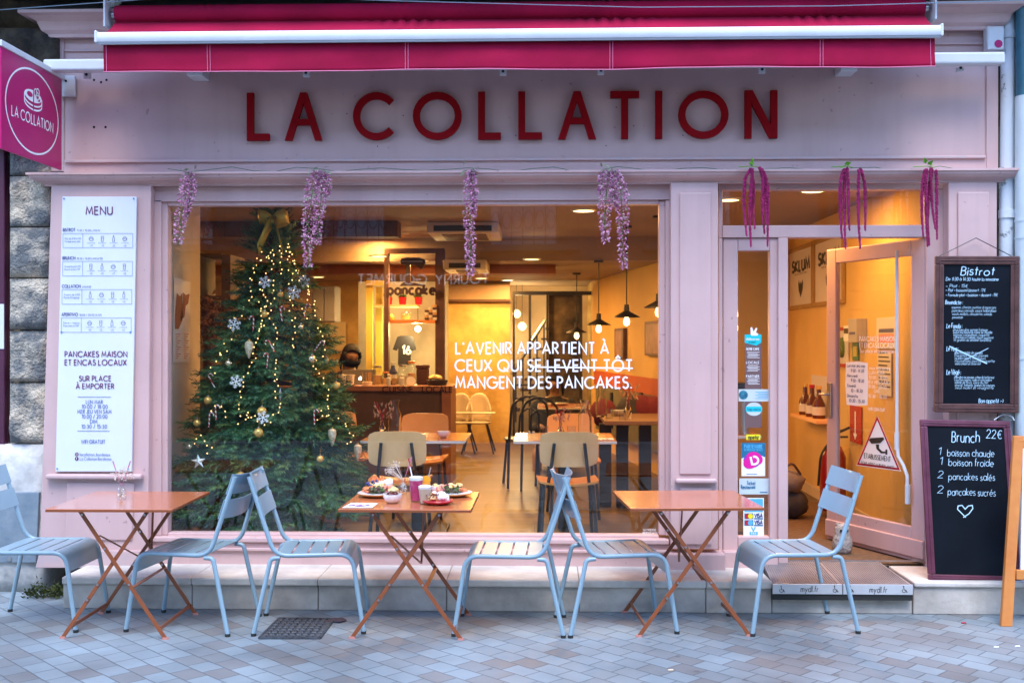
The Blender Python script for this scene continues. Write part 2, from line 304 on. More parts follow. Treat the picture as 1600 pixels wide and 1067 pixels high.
BRICKO = mat('orange_band_paint', (.50, .10, .03), .7, var=.08)
BROWNB = mat('brown_timber', (.10, .045, .035), .6, var=.25, vs=5, bump=.2)
PLY = mat('oak_plywood', (.80, .42, .17), .45, c2=(.90, .54, .27), vs=3, bump=.05)
HONEY = mat('orange_seat_wood', (.62, .25, .05), .35, var=.12, vs=4)
WOODO = mat('orange_pine', (.55, .17, .035), .5, c2=(.66, .25, .06), vs=4, bump=.1)
GOLD = mat('gold_bauble', (.78, .47, .13), .25, .45, var=.1)
GREENL = mat('green_leaf', (.07, .16, .03), .6, var=.3)
def wood_floor():
    m = mat('plank_floor', (.20, .12, .065), .38, var=.2, vs=3, bump=.05); n = m.node_tree; b = n.nodes['Principled BSDF']
    tc = n.nodes.new('ShaderNodeTexCoord'); br = n.nodes.new('ShaderNodeTexBrick'); n.links.new(tc.outputs['Object'], br.inputs['Vector'])
    br.inputs['Scale'].default_value = 1; br.inputs['Brick Width'].default_value = 1.8; br.inputs['Row Height'].default_value = .17; br.inputs['Mortar Size'].default_value = .004
    br.inputs['Color1'].default_value = (.15, .105, .065, 1); br.inputs['Color2'].default_value = (.085, .058, .038, 1); br.inputs['Mortar'].default_value = (.012, .008, .007, 1)
    n.links.new(br.outputs['Color'], b.inputs['Base Color']); return m
PLANK = wood_floor()
def paving():
    m = bpy.data.materials.new('brick_paving'); m.use_nodes = True; n = m.node_tree; b = n.nodes['Principled BSDF']; L = n.links.new
    tc = n.nodes.new('ShaderNodeTexCoord'); mp = n.nodes.new('ShaderNodeMapping'); L(tc.outputs['Object'], mp.inputs[0]); mp.inputs['Rotation'].default_value = (0, 0, R(44))
    wn = n.nodes.new('ShaderNodeTexNoise'); wn.inputs['Scale'].default_value = 2.2; wn.inputs['Detail'].default_value = 3; L(tc.outputs['Object'], wn.inputs['Vector'])
    wv = n.nodes.new('ShaderNodeVectorMath'); wv.operation = 'MULTIPLY_ADD'; wv.inputs[1].default_value = (.025, .025, 0); L(wn.outputs['Color'], wv.inputs[0]); L(mp.outputs[0], wv.inputs[2])
    br = n.nodes.new('ShaderNodeTexBrick'); L(wv.outputs[0], br.inputs['Vector']); br.inputs['Scale'].default_value = 1; br.inputs['Brick Width'].default_value = .152; br.inputs['Row Height'].default_value = .118
    br.inputs['Mortar Size'].default_value = .0045; br.inputs['Mortar Smooth'].default_value = .6; br.offset = .35; br.inputs['Bias'].default_value = -.2
    br.inputs['Color1'].default_value = (.23, .285, .32, 1); br.inputs['Color2'].default_value = (.15, .178, .20, 1); br.inputs['Mortar'].default_value = (.10, .12, .14, 1)
    # individual bricks: pinkish and ochre ones
    br2 = n.nodes.new('ShaderNodeTexBrick'); L(wv.outputs[0], br2.inputs['Vector']); br2.inputs['Scale'].default_value = 1; br2.inputs['Brick Width'].default_value = .152; br2.inputs['Row Height'].default_value = .118; br2.offset = .35
    br2.inputs['Mortar Size'].default_value = 0; br2.inputs['Color1'].default_value = (1, 1, 1, 1); br2.inputs['Color2'].default_value = (1.15, .78, .62, 1); br2.inputs['Bias'].default_value = -.6
    br2.offset_frequency = 2; br2.squash = 1
    mu = n.nodes.new('ShaderNodeMix'); mu.data_type = 'RGBA'; mu.blend_type = 'MULTIPLY'; mu.inputs[0].default_value = 1
    L(br.outputs['Color'], mu.inputs[6]); L(br2.outputs['Color'], mu.inputs[7])
    st = n.nodes.new('ShaderNodeTexNoise'); st.inputs['Scale'].default_value = 1.3; st.inputs['Detail'].default_value = 7; L(tc.outputs['Object'], st.inputs['Vector'])
    rp = n.nodes.new('ShaderNodeValToRGB'); rp.color_ramp.elements[0].position = .32; rp.color_ramp.elements[1].position = .68; rp.color_ramp.elements[0].color = (.66, .62, .60, 1); rp.color_ramp.elements[1].color = (1.18, 1.16, 1.14, 1); L(st.outputs[0], rp.inputs[0])
    m2 = n.nodes.new('ShaderNodeMix'); m2.data_type = 'RGBA'; m2.blend_type = 'MULTIPLY'; m2.inputs[0].default_value = 1; L(mu.outputs[2], m2.inputs[6]); L(rp.outputs[0], m2.inputs[7])
    vo = n.nodes.new('ShaderNodeTexVoronoi'); vo.inputs['Scale'].default_value = 4.5; L(tc.outputs['Object'], vo.inputs['Vector'])
    vr = n.nodes.new('ShaderNodeValToRGB'); vr.color_ramp.elements[0].position = .06; vr.color_ramp.elements[1].position = .085; vr.color_ramp.elements[0].color = (.55, .54, .55, 1); vr.color_ramp.elements[1].color = (1, 1, 1, 1); L(vo.outputs['Distance'], vr.inputs[0])
    m3 = n.nodes.new('ShaderNodeMix'); m3.data_type = 'RGBA'; m3.blend_type = 'MULTIPLY'; m3.inputs[0].default_value = .7; L(m2.outputs[2], m3.inputs[6]); L(vr.outputs[0], m3.inputs[7])
    L(m3.outputs[2], b.inputs['Base Color'])
    fn = n.nodes.new('ShaderNodeTexNoise'); fn.inputs['Scale'].default_value = 45; fn.inputs['Detail'].default_value = 5; L(tc.outputs['Object'], fn.inputs['Vector'])
    ad = n.nodes.new('ShaderNodeMath'); ad.operation = 'MULTIPLY_ADD'; ad.inputs[1].default_value = .35; L(fn.outputs[0], ad.inputs[0])
    iv = n.nodes.new('ShaderNodeMath'); iv.operation = 'SUBTRACT'; iv.inputs[0].default_value = 1; L(br.outputs['Fac'], iv.inputs[1]); L(iv.outputs[0], ad.inputs[2])
    bp = n.nodes.new('ShaderNodeBump'); bp.inputs['Strength'].default_value = .5; bp.inputs['Distance'].default_value = .004; L(ad.outputs[0], bp.inputs['Height']); L(bp.outputs[0], b.inputs['Normal'])
    rr = n.nodes.new('ShaderNodeMapRange'); rr.inputs[3].default_value = .35; rr.inputs[4].default_value = .75; L(st.outputs[0], rr.inputs[0]); L(rr.outputs[0], b.inputs['Roughness']); return m
PAV = paving()
ASPH = mat('asphalt', (.05, .05, .052), .85, var=.3, vs=20, bump=.4, bs=120)
# ---------------------------------------------------------------- ground
struct(build(M().add([(-30, -3.2, 0), (30, -3.2, 0), (30, 7.2, 0), (-30, 7.2, 0)], [(0, 1, 2, 3)]), 'pavement', PAV))
struct(build(M().add([(-120, -60, -.12), (120, -60, -.12), (120, 60, -.12), (-120, 60, -.12)], [(0, 1, 2, 3)]), 'road', ASPH))
struct(build(M().box(-30, 30, -3.42, -3.2, -.12, .004), 'kerb', STONEK, bevel=.015))
# stone step that runs along the front
YS, ZS = 6.40, .19
xs = [PX(98, YS)]+[PX(p, YS) for p in (300, 497, 698, 905, 1103, 1206)]
step = thing('stone_step', 'long pale limestone step running below the pink shop front', 'step', (0, YS, 0))
for i in range(6):
    m = M().box(xs[i]+.002, xs[i+1]-.002, YS, 6.9, 0, ZS-.045); build(m, 'riser_block', STONEK, step, bevel=.006)
    m = M().box(xs[i]+.001, xs[i+1]-.001, YS-.018, 6.9, ZS-.044, ZS); build(m, 'tread_slab', STONE, step, bevel=.008)
xr = PX(1427, YS)
build(M().box(xs[6]+.002, xr-.002, YS+.012, 6.9, 0, .088), 'threshold_block', STONEK, step, bevel=.006)
build(M().box(xr+.002, 6, YS+.004, 6.9, 0, ZS-.03), 'riser_block', STONEK, step, bevel=.006)
build(M().box(xr+.003, 6, YS-.012, 6.9, ZS-.029, ZS), 'tread_slab', STONE, step, bevel=.008)
# ---------------------------------------------------------------- the cafe building (one thing, many parts)
cafe = thing('cafe_building', 'pink painted wooden cafe shop front with large window and open glass door', 'shop front', (0, 6.8, 0))
def cp(name, m, mt=PAINT, par=None, **k): return build(m, name, mt, par or cafe, **k)
YP, YW, YG, YB = 6.74, 6.80, 6.875, 6.79
# fascia board
m = M(); m.pb(100, 30, 1541, 249, YB, .10); cp('fascia_panel', m, PAINT)
m = M(); m.pb(80, 58, 99.6, 268, YB-.012, .11); m.pb(1541.4, 58, 1560, 268, YB-.012, .11); m.pb(99.8, 250.5, 1541.2, 268, YB-.012, .11)
cp('fascia_surround', m, PAINT, bevel=.004)
m = M(); m.pb(100, 246.5, 1541, 251, YB-.03, .022); cp('fascia_bead', m, PAINTD, bevel=.004)
m = M(); m.pb(100.2, 72, 1541, 75, YB-.016, .02); cp('fascia_bead', m, PAINTD, bevel=.003)
def moulding(name, prof, px0, px1, Y0, py, mt=PAINT, ret=True):
    # prof: (out, up) in metres from wall plane Y0 and photo height py
    z0 = P(800, py, Y0).z; x0, x1 = PX(px0, Y0), PX(px1, Y0); m = M(); k = len(prof)
    a = [V((x0-(o if ret else 0), Y0-o, z0+u)) for o, u in prof]; b = [V((x1+(o if ret else 0), Y0-o, z0+u)) for o, u in prof]
    ab = [V((x0-(o if ret else 0), Y0+.08, z0+u)) for o, u in prof]; bb = [V((x1+(o if ret else 0), Y0+.08, z0+u)) for o, u in prof]
    m.add(a+b+ab+bb, [(i, i+1, k+i+1, k+i) for i in range(k-1)]+[(2*k+i, 2*k+i+1, i+1, i) for i in range(k-1)]+[(k+i, k+i+1, 3*k+i+1, 3*k+i) for i in range(k-1)])
    return cp(name, m, mt)
ogee = [(0, 0), (.02, 0), (.02, .012), (.035, .02), (.065, .03), (.085, .045), (.09, .06), (.10, .062), (.10, .076), (0, .08)]
moulding('lower_cornice', ogee, 76, 1566, YB-.02, 289)
moulding('upper_cornice', [(0, 0), (.03, 0), (.03, .02), (.05, .04), (.07, .09), (.11, .115), (.15, .12), (.15, .14), (0, .142)], 82, 1557, YB-.02, 55, PAINT)
x0, x1 = PX(82, YB)-.14, PX(1557, YB)+.14; zt = P(800, 55, YB-.02).z+.142
cp('lead_flashing', M().add([(x0, YB-.165, zt+.003), (x1, YB-.165, zt+.003), (x1-.22, YB+.08, zt+.13), (x0+.22, YB+.08, zt+.13)], [(0, 1, 2, 3)]), LEAD)
# sign letters
LET = [('L', 388, 423), ('A', 447, 505), ('C', 553, 617), ('O', 646, 722), ('L', 747.5, 783), ('L', 810, 847), ('A', 872, 931), ('T', 953, 998), ('I', 1023, 1034), ('O', 1059, 1137), ('N', 1162, 1213)]
ff = FY(YB)
for ch, pa, pb_ in LET:
    m = M(); xm = (pa+pb_)/2; sw = .0428; yb, yt = 221.5-(xm-405)*.0044, 147.3-(xm-405)*.0047
    gw, st = GL[ch]
    xa, xb = ff.at(pa, 180)[0], ff.at(pb_, 180)[0]; zb, z1 = ff.at(xm, yb)[1], ff.at(xm, yt)[1]
    k = 0
    if ch in 'AN':
        xc = (xa+xb)/2; W2 = lambda *q: m.poly([ff.w(x, z, .012) for x, z in q], ff.n, .026+k*.0006)
        if ch == 'A':
            qs = [((xa, zb), (xa+sw*1.05, zb), (xc+sw*.5, z1), (xc-sw*.5, z1)), ((xb-sw*1.05, zb), (xb, zb), (xc+sw*.5, z1), (xc-sw*.5, z1)), ((xa+sw*1.5, zb+.095), (xb-sw*1.5, zb+.095), (xb-sw*1.75, zb+.132), (xa+sw*1.75, zb+.132))]
        else:
            qs = [((xa, zb), (xa+sw, zb), (xa+sw, z1), (xa, z1)), ((xb-sw, zb), (xb, zb), (xb, z1), (xb-sw, z1)), ((xb-sw*1.15, zb), (xb, zb), (xa+sw*1.15, z1), (xa, z1))]
        for q in qs: W2(*q); k += 1
        st = ()
    for q in st:
        pts = []
        for u, v in q:
            fx = (xa+sw*.5)+(xb-xa-sw)*(u/gw if ch not in 'I' else .5)
            if ch == 'A': fx = xa+sw*.58+(xb-xa-sw*1.16)*(u/gw)
            if ch == 'T': fx = xa+(xb-xa)*(u/gw)
            vv = v
            fz = zb+(z1-zb)*v if ch in 'IN' else zb+sw*.5+(z1-zb-sw)*v
            if ch in 'T' and v == 0: fz = zb
            if ch in 'L' and v == 1: fz = z1
            if ch == 'L' and u > .1: fx = xb
            if ch == 'A' and v == 0: fz = zb
            if ch == 'A' and v == 1: fz = z1-sw*.7
            pts.append((fx, fz))
        m.ribbon(ff, pts, sw, .012, .026+k*.0006); k += 1
    cp('sign_letter', m, REDL)
for px, py in ((147, 125.5), (158, 129), (166.5, 125.5), (147, 199), (165, 199), (542, 178), (590, 229), (630, 181), (806, 212), (963, 168), (990, 197), (1067, 212), (947, 228)):
    a, b, d = ff.at(px, py); cp('screw_hole', M().disc(ff, a, b, .008 if px < 170 else .004, .0012, k=10), DARK)
# pilasters and frames
for name, xa, xb in (('pilaster', 70, 234), ('pilaster', 1048, 1122), ('pilaster', 1482, 1558)):
    m = M()
    if xa == 70: m.pp([(80, 290), (236, 290), (231, 887), (61, 887)], YP, .14)
    else: m.pb(xa, 285, xb, 862 if xa > 1400 else 858, YP, .14)
    cp(name, m, PAINT, bevel=.006)
pr = .012
cp('pilaster_panel', M().pp([(104, 754), (210, 754), (206, 844), (101, 844)], YP-pr, pr), PAINT, bevel=.006)
cp('pilaster_panel', M().pb(1062, 301, 1111, 741, YP-pr, pr), PAINT, bevel=.006)
cp('pilaster_panel', M().pb(1063, 762, 1112, 851, YP-pr, pr), PAINT, bevel=.006)
cp('pilaster_panel', M().pb(1497, 300, 1546, 741, YP-pr, pr), PAINT, bevel=.006)
cp('pilaster_ledge', M().pb(70, 741, 220, 749, YP-.05, .05), PAINT, bevel=.012, seg=3)
cp('pilaster_ledge', M().pb(1056, 748, 1121, 755.5, YP-.045, .045), PAINT, bevel=.012, seg=3)
cp('pilaster_base', M().pp([(62, 860), (232, 860), (231, 887), (55, 887)], YP-.02, .02), PAINTD, bevel=.004)
cp('pilaster_base', M().pb(1044, 866, 1134, 897, YP-.05, .19), PAINT, bevel=.006)
cp('pilaster_base', M().pb(1480, 866, 1560, 897, YP-.04, .18), PAINT, bevel=.006)
# large window: surround, frame, glass
m = M(); m.pb(234.5, 289, 1048, 313.5, YW, .12); m.pb(234.5, 313.6, 252, 836, YW, .12); m.pb(1040, 313.6, 1047.5, 836, YW, .12)
cp('window_surround', m, PAINT)
wf = cp('window_frame', M().pb(252.2, 313.8, 262, 836, YW+.018, .08).pb(1030, 313.8, 1039.8, 836, YW+.018, .08).pb(262.1, 313.8, 1029.9, 320.5, YW+.018, .08).pb(262.1, 834, 1029.9, 840, YW+.018, .08), PAINT, bevel=.006)
wg = cp('window_pane', M().pb(262, 320.5, 1030, 834, YG, .008), GLASS)
cp('window_sill', M().pb(230, 840.5, 1046, 849, YW-.035, .12), PAINT, bevel=.008)
cp('stall_riser', M().pb(232, 849.2, 1046, 889, YW-.015, .10), PAINT)
cp('riser_bead', M().pb(232, 857.5, 1045, 862, YW-.035, .02), PAINT, bevel=.004)
# window writing
VF = FY(YG-.0015)
m = M()
txt(m, VF, "L'AVENIR APPARTIENT À", 712.5, 552.5, 17.2, .155, wp=238, n0=.001)
txt(m, VF, 'CEUX QUI SE LEVENT TÔT', 711.5, 579.5, 17.2, .155, wp=276, n0=.001)
txt(m, VF, 'MANGENT DES PANCAKES.', 712.5, 606, 17.2, .155, wp=274, n0=.001)
a0, b0, d = VF.at(828, 573.2); a1, b1, _ = VF.at(989, 575.4); m.ribbon(VF, [(a0, b0), (a1, b1)], .0095, .003)
build(m, 'window_lettering', VINYL, wg)
m = M(); txt(m, VF, 'VITRERIE', 1005, 829, 3, .15, wp=20, n0=.001); txt(m, VF, 'URGENCE 24/24', 1004, 834-.5, 3, .15, wp=23, n0=.001); build(m, 'glazier_mark', VINYL, wg)
# door bay: transom, side light, post
YD = 6.83
m = M(); m.pb(1122.5, 287, 1482, 296.5, YD, .09); m.pb(1122.5, 296.6, 1129, 372, YD, .09); m.pb(1447.5, 296.6, 1481.8, 892, YD, .09); m.pb(1129.1, 352, 1447.4, 371, YD-.01, .10); m.pb(1122.6, 372.2, 1129, 862, YD, .09)
cp('door_surround', m, PAINT, bevel=.004)
tr = cp('transom_pane', M().pb(1129, 296.6, 1447.4, 352, YG, .008), GLASS)
m = M(); f2 = FY(YG-.002)
def swirl(m, f, px, py, s, fl=1):
    d = f.at(px, py)[2]/FPX; a, b, _ = f.at(px, py)
    for c in ([(0, 0)]+arc(8*fl, 4, 14, 14, 200, -100, 16), arc(10*fl, 6, 7, 7, -30, 260, 12), arc(-4*fl, -8, 16, 10, 80, -150, 14), [(-14*fl, -12), (-6*fl, 4), (0, 14), (4*fl, 22)]):
        m.ribbon(f, [(a+x*s*d, b+y*s*d) for x, y in c], .9*s*d, .001+ru(0, .0006))
cp('side_light_frame', M().pb(1130, 372.5, 1153, 862, YD+.005, .07).pb(1203, 372.5, 1216, 862, YD+.005, .07).pb(1153.2, 372.5, 1202.8, 392, YD+.005, .07).pb(1153.2, 838, 1202.8, 862, YD+.005, .07), PAINT, bevel=.006)
slp = cp('side_light_pane', M().pb(1153, 392, 1203, 838, YG, .008), GLASS)
cp('door_post', M().pb(1216.2, 371.5, 1231.5, 891, YD-.02, .10), PAINT, bevel=.006)
cp('side_light_base', M().pb(1131, 862, 1216, 890, YD-.06, .12), PAINT, bevel=.006)
# mat threshold, interior shell
RM_X0, RM_X1, YBK, ZF = -4.6, 2.44, 15.0, .19
cp('interior_floor', M().add([(RM_X0, 6.86, ZF), (RM_X1, 6.86, ZF), (RM_X1, 16.5, ZF), (RM_X0, 16.5, ZF)], [(0, 1, 2, 3)]), PLANK)
ZC1, ZC2, YC = 2.66, 2.42, 11.2
cp('ceiling', M().box(RM_X0, RM_X1, 6.9, YC, ZC1, ZC1+.1), CEIL); cp('ceiling', M().box(RM_X0, RM_X1, YC+.001, 16.5, ZC2, ZC1+.1), CEIL)
cp('ceiling_beam', M().box(RM_X0, PX(868, 12), YC+.5, YC+.8, ZC2-.10, ZC2-.002), mat('russet_beam', (.22, .075, .035), .7, var=.1)); cp('ceiling_beam', M().box(-3.2, -1.3, 9.6, 9.85, ZC1-.14, ZC1-.002), BROWNB)
cp('interior_wall', M().box(RM_X0-.1, RM_X0, 6.9, 16.5, ZF, ZC1), CREAM)
cp('interior_wall', M().box(RM_X1, RM_X1+.1, 6.9, 11.0, ZF, ZC1), YELW)
xa, xb = PX(925, 15), PX(1046, 11.0)
cp('interior_wall', M().poly([(xb, 11.0, ZF), (xa, 15.0, ZF), (xa+.15, 15.0, ZF), (xb+.15, 11.0, ZF)], (0, 0, 1), ZC2-ZF-.002), YELW)
cp('interior_wall', M().box(xb+.152, RM_X1+.1, 11.001, 11.1, ZF, ZC1), CREAM)
fo = F((xa, 15, 0), (xb-xa, -4, 0), (0, 0, 1))
cp('painted_band', M().pf(fo, 929, 586, 1040, 611, .004, .008), BRICKO)
cp('interior_wall', M().box(RM_X0, PX(392, 15), YBK, YBK+.1, ZF, ZC2), CREAM)
STW = mat('bare_stone_wall', (.46, .31, .11), .9, c2=(.74, .54, .20), vs=2.5, bump=.7, bs=14, detail=6)
cp('stone_back_wall', M().box(PX(392, 15)+.01, PX(797, 15), YBK, YBK+.1, ZF, ZC2), STW)
cp('wall_beam', M().pb(690, 446, 797, 468, YBK-.12, .11), CEIL); cp('wall_beam', M().pb(690, 468.5, 797, 471, YBK-.10, .09), BROWNB)
# window-side fin on the left and return walls beside the glass
cp('interior_wall', M().box(-2.66, -2.56, 6.9, 8.02, ZF, ZC1), mat('ivory_wall', (.78, .70, .60), .8, var=.04))
cp('interior_wall', M().box(RM_X0, -2.661, 6.95, 7.05, ZF, ZC1), CREAM)
cp('interior_wall', M().box(PX(300, 15)-.001, PX(300, 15)+.05, 8.9, 9.0, ZF, ZC1), CREAM)
cp('skirting', M().box(RM_X1-.018, RM_X1-.001, 7.1, 10.99, ZF, ZF+.10), CREAM, bevel=.003)
# room behind the metal screen
xs0, xs1 = PX(800, 15), PX(922, 15)
cp('interior_wall', M().box(xs0-.3, xs1+.3, 16.4, 16.5, ZF, ZC2), CREAM); cp('interior_wall', M().box(xs0-.4, xs0-.3, 15.1, 16.5, ZF, ZC2), CREAM); cp('interior_wall', M().box(xs1+.02, xs1+.12, 15.0, 16.5, ZF, ZC2), STW)
def pbm(lst, Y, t):
    m = M()
    for q in lst: m.pb(*q, Y, t)
    return m
ms = cp('metal_screen', pbm([(801, 455, 924, 461), (801, 461.2, 804.5, 690), (826, 461.2, 830, 690), (853.5, 461.2, 857, 690), (905, 461.2, 910, 690), (804.6, 600, 826-.1, 603), (830.2, 600, 853.4, 603)], 14.95, .05), BLACK)
build(pbm([(804.5, 461.2, 826, 690), (830, 461.2, 853.5, 690)], 14.99, .006), 'screen_glass', CLEAR, ms)
# slatted wall texture right of the screen, with greenery poster
cp('brick_reveal', M().pb(857.2, 461.2, 905, 690, 15.02, .04), DARKST)
st = thing('staircase', 'grey steel staircase with handrail rising behind the glazed metal screen', 'staircase', P(820, 690, 15.6))
for i in range(11):
    build(M().pb(800+i*6.5, 640-i*16, 812+i*6.5, 643-i*16, 15.6, .5), 'stair_tread', BROWNB, st)
build(M().tube([P(800, 585, 15.5), P(852, 500, 15.5)], .025), 'handrail', STEEL, st)
for i in range(5): build(M().tube([P(806+i*11, 576-i*18, 15.5), P(806+i*11, 660-i*16, 15.5)], .012, 6), 'baluster', BLACK, st)
# ---------------------------------------------------------------- open entrance door, hinged on the right
hb, ht = P(1448, 889, YD+.03), P(1448, 372.5, YD+.03); fb = P(1295, 858, 7.72)
hb.z = .205; u = V((fb.x-hb.x, fb.y-hb.y, 0)); LD = u.length
DF = F((hb.x, hb.y, 0), u, (0, 0, 1)); ZT = ht.z
def dfb(m, a0, a1, b0, b1, n0=-.02, n1=.02): return m.fbox(DF, a0, a1, b0, b1, n0, n1)
door = cp('entrance_door', dfb(dfb(dfb(dfb(dfb(M(), 0, .115, .205, ZT), LD-.10, LD, .205, ZT), .1152, LD-.1002, ZT-.10, ZT), .1152, LD-.1002, .205, .42), .0, LD, .23, .345, -.034, .034), PAINT, bevel=.006)
dp = build(dfb(M(), .115, LD-.10, .42, ZT-.10, -.004, .004), 'door_pane', GLASS, door)
DG = F(DF.o, -DF.u, DF.v)      # seen from the street the door face runs the other way
sgn = 1 if (CAM-DF.o).dot(DF.n) > 0 else -1
DV = F(DF.o+DF.n*.006*sgn, -DF.u if sgn < 0 else DF.u, DF.v)
pts = [(1411, 392), (1411, 690), (1413, 712), (1421, 726), (1427, 742), (1428, 786)]
q = []
for px, py in pts: a, b, _ = DV.at(px, py); q.append(DV.w(a, b, .05))
build(M().tube(q, .011, 8), 'pull_rod', WHITE, door, smooth=True)
build(M().tube([q[1]+V((0, 0, .06)), q[1]-V((0, 0, .05))], .016, 10).tube([q[-1]+V((0, 0, .12)), q[-1]], .017, 10), 'pull_handle', WHITE, door, smooth=True)
a, b, _ = DV.at(1300, 625); build(M().fbox(DV, a-.022, a+.022, b-.12, b+.12, .016, .028).tube([DV.w(a, b+.04, .03), DV.w(a, b+.04, .06), DV.w(a-.06, b+.04, .065)], .009), 'lock_plate', STEEL, door, bevel=.003)
m = M()
txt(m, DV, 'PANCAKES MAISON', 1343, 533, 7.2, .15, wp=56, n0=.001); txt(m, DV, 'ET ENCAS LOCAUX', 1343, 543, 7.2, .15, wp=55, n0=.001); build(m, 'door_lettering', VINYL, door); m = M(); txt(m, DV, 'Sur place et à emporter', 1344, 551, 6, .12, wp=54, n0=.001)
build(m, 'door_lettering', VINYL, door); m = M()
for i, (s, px, wp) in enumerate((('nos horaires', 1359, 32), ('LUN MAR', 1358, 24), ('10:00 - 18:00', 1358, 28), ('JEU VEN SAM', 1356, 32), ('10:00 - 20:00', 1357, 28), ('DIM', 1366, 8), ('10:30 - 15:30', 1357, 28))): txt(m, DV, s, px, 577+i*7.3, 5, .14, wp=wp, n0=.001)
build(m, 'door_lettering', VINYL, door); m = M(); txt(m, DV, 'WIFI GRATUIT', 1357, 641, 5, .14, wp=26, n0=.001)
build(m, 'door_lettering', VINYL, door)
build(M().fbox(DF, .2, .62, ZT-.07, ZT-.02, .021, .07), 'door_closer', STEEL, door, bevel=.006)
# ---------------------------------------------------------------- stone wall of the building above and to the left
def rough_block(m, x0, x1, y0, y1, z0, z1, amp, seed, n=9):
    # displaced front face grid with sides
    nx, nz = n, n; vs = []
    for j in range(nz+1):
        for i in range(nx+1):
            x = x0+(x1-x0)*i/nx; z = z0+(z1-z0)*j/nz
            e = min(i, nx-i, j, nz-j); k = {0: -.018, 1: .0}.get(e, .008)
            d = NZ.fractal(V((x*6+seed, z*6, seed*.7)), .9, 2.1, 5)*amp
            vs.append((x, y0-d*(0 if e == 0 else 1)-k, z))
    fs = [(j*(nx+1)+i, j*(nx+1)+i+1, (j+1)*(nx+1)+i+1, (j+1)*(nx+1)+i) for j in range(nz) for i in range(nx)]
    b = len(vs); vs += [(x0, y1, z0), (x1, y1, z0), (x1, y1, z1), (x0, y1, z1)]; t = nz*(nx+1)
    fs += [tuple([b]+[j*(nx+1) for j in range(nz+1)]+[b+3]), tuple([b+1]+[j*(nx+1)+nx for j in range(nz+1)]+[b+2]), tuple([b+3]+[t+i for i in range(nx+1)]+[b+2]), tuple([b]+[i for i in range(nx+1)]+[b+1])]
    m.add(vs, fs)
wall = thing('stone_wall', 'weathered dark stone wall with rusticated blocks beside and above the shop front', 'stone wall', (-3, 6.85, 0))
ys = [118, 195, 273, 354, 434, 516, 598, 694]
for i in range(len(ys)-1):
    zt_, zb_ = P(45, ys[i], 6.78).z, P(45, ys[i+1], 6.78).z
    m = M(); rough_block(m, PX(11, 6.78), PX(80-i*2.2, 6.78)+.02, 6.80, 7.2, zb_+.004, zt_-.004, .035, i*3.1+1, 14)
    build(m, 'rusticated_block', OLDST, wall, smooth=2)
m = M(); rough_block(m, PX(-40, 6.78), PX(66, 6.78)+.02, 6.80, 7.2, 0, P(40, 694, 6.78).z-.004, .02, 77, 12); build(m, 'plaster_base', PLAST, wall, smooth=2)
z0 = 3.02
for r in range(7):
    x = -5.2+ru(-.3, 0); hh = ru(.34, .44)
    while x < 5.2:
        wd = ru(.45, .8); m = M(); rough_block(m, x+.004, x+wd-.004, 6.88, 7.25, z0+.004, z0+hh-.004, .06, r*9+x, 9)
        if r < 3 or rnd() < 2: build(m, 'wall_block', DARKST, wall, smooth=2)
        x += wd
    z0 += hh
build(M().box(-14, 14, 7.0, 7.3, 3.0, 12), 'wall_core', DARKST, wall)
build(M().box(-14, 14, 6.36, 7.0, 3.80, 4.0), 'balcony_slab', DARKST, wall)  # balcony guessed from the dark wall top; unseen slab added to shade it
build(M().box(2.98, 5.2, 6.93, 7.3, 0, 3.6), 'wall_core', DARKST, wall)
m = M(); rough_block(m, PX(-20, 6.7), PX(72, 6.7), 6.70, 6.95, P(0, 230, 6.7).z, P(0, 122, 6.7).z, .05, 5.5, 12)
rough_block(m, PX(-40, 6.7), PX(85, 6.7), 6.74, 6.95, P(0, 118, 6.7).z, P(0, 40, 6.7).z, .08, 8.5, 12); build(m, 'corbel_block', DARKST, wall, smooth=2)
# slate plaque, moss, maroon neighbour door with notice
pl = tag(build(M().pp([(-8, 769), (61, 769), (56, 879), (-8, 879)], 6.77, .03), 'slate_plaque', mat('scratched_slate', (.14, .19, .24), .5, c2=(.24, .29, .33), vs=6, bump=.2), bevel=.004), 'scratched grey slate panel fixed low on the pale plaster by the left chair', 'slate panel')
build(M().disc(FY(6.77), *FY(6.77).at(15, 873)[:2], .014, .001, .006, 12), 'bolt', STEEL, pl)
m = M()
for i in range(420):
    x, z = ru(PX(46, 6.7), PX(102, 6.7)), abs(random.gauss(0, .035)); m.leaf((x, 6.74-ru(0, .12), z), (ru(-1, 1), ru(-1, .2), ru(.2, 1)), ru(.015, .035), .012)
struct(build(m, 'moss', mat('moss_green', (.05, .065, .012), .9, var=.4)), 'stuff', 'green moss growing in the corner beside the end of the step')
MAROON = mat('maroon_paint', (.075, .012, .04), .45, var=.1)
dn = thing('maroon_door', 'dark maroon panelled timber shutter at the left edge of the stone wall', 'shutter', P(0, 900, 6.83))
x0 = PX(11, 6.85)
build(M().box(x0-.6, x0, 6.86, 6.94, .05, 3.3), 'door_leaf', MAROON, dn)
build(M().box(x0-.06, x0-.002, 6.82, 6.858, .05, 3.3), 'door_stile', MAROON, dn, bevel=.006)
build(M().box(x0-.6, x0-.061, 6.825, 6.858, P(0, 345, 6.83).z, P(0, 290, 6.83).z), 'door_rail', MAROON, dn, bevel=.006)
tag(build(M().pb(-12, 475, 6, 545, 6.815, .004), 'paper_notice', WHITEP), 'white paper notice taped to the maroon shutter', 'notice')
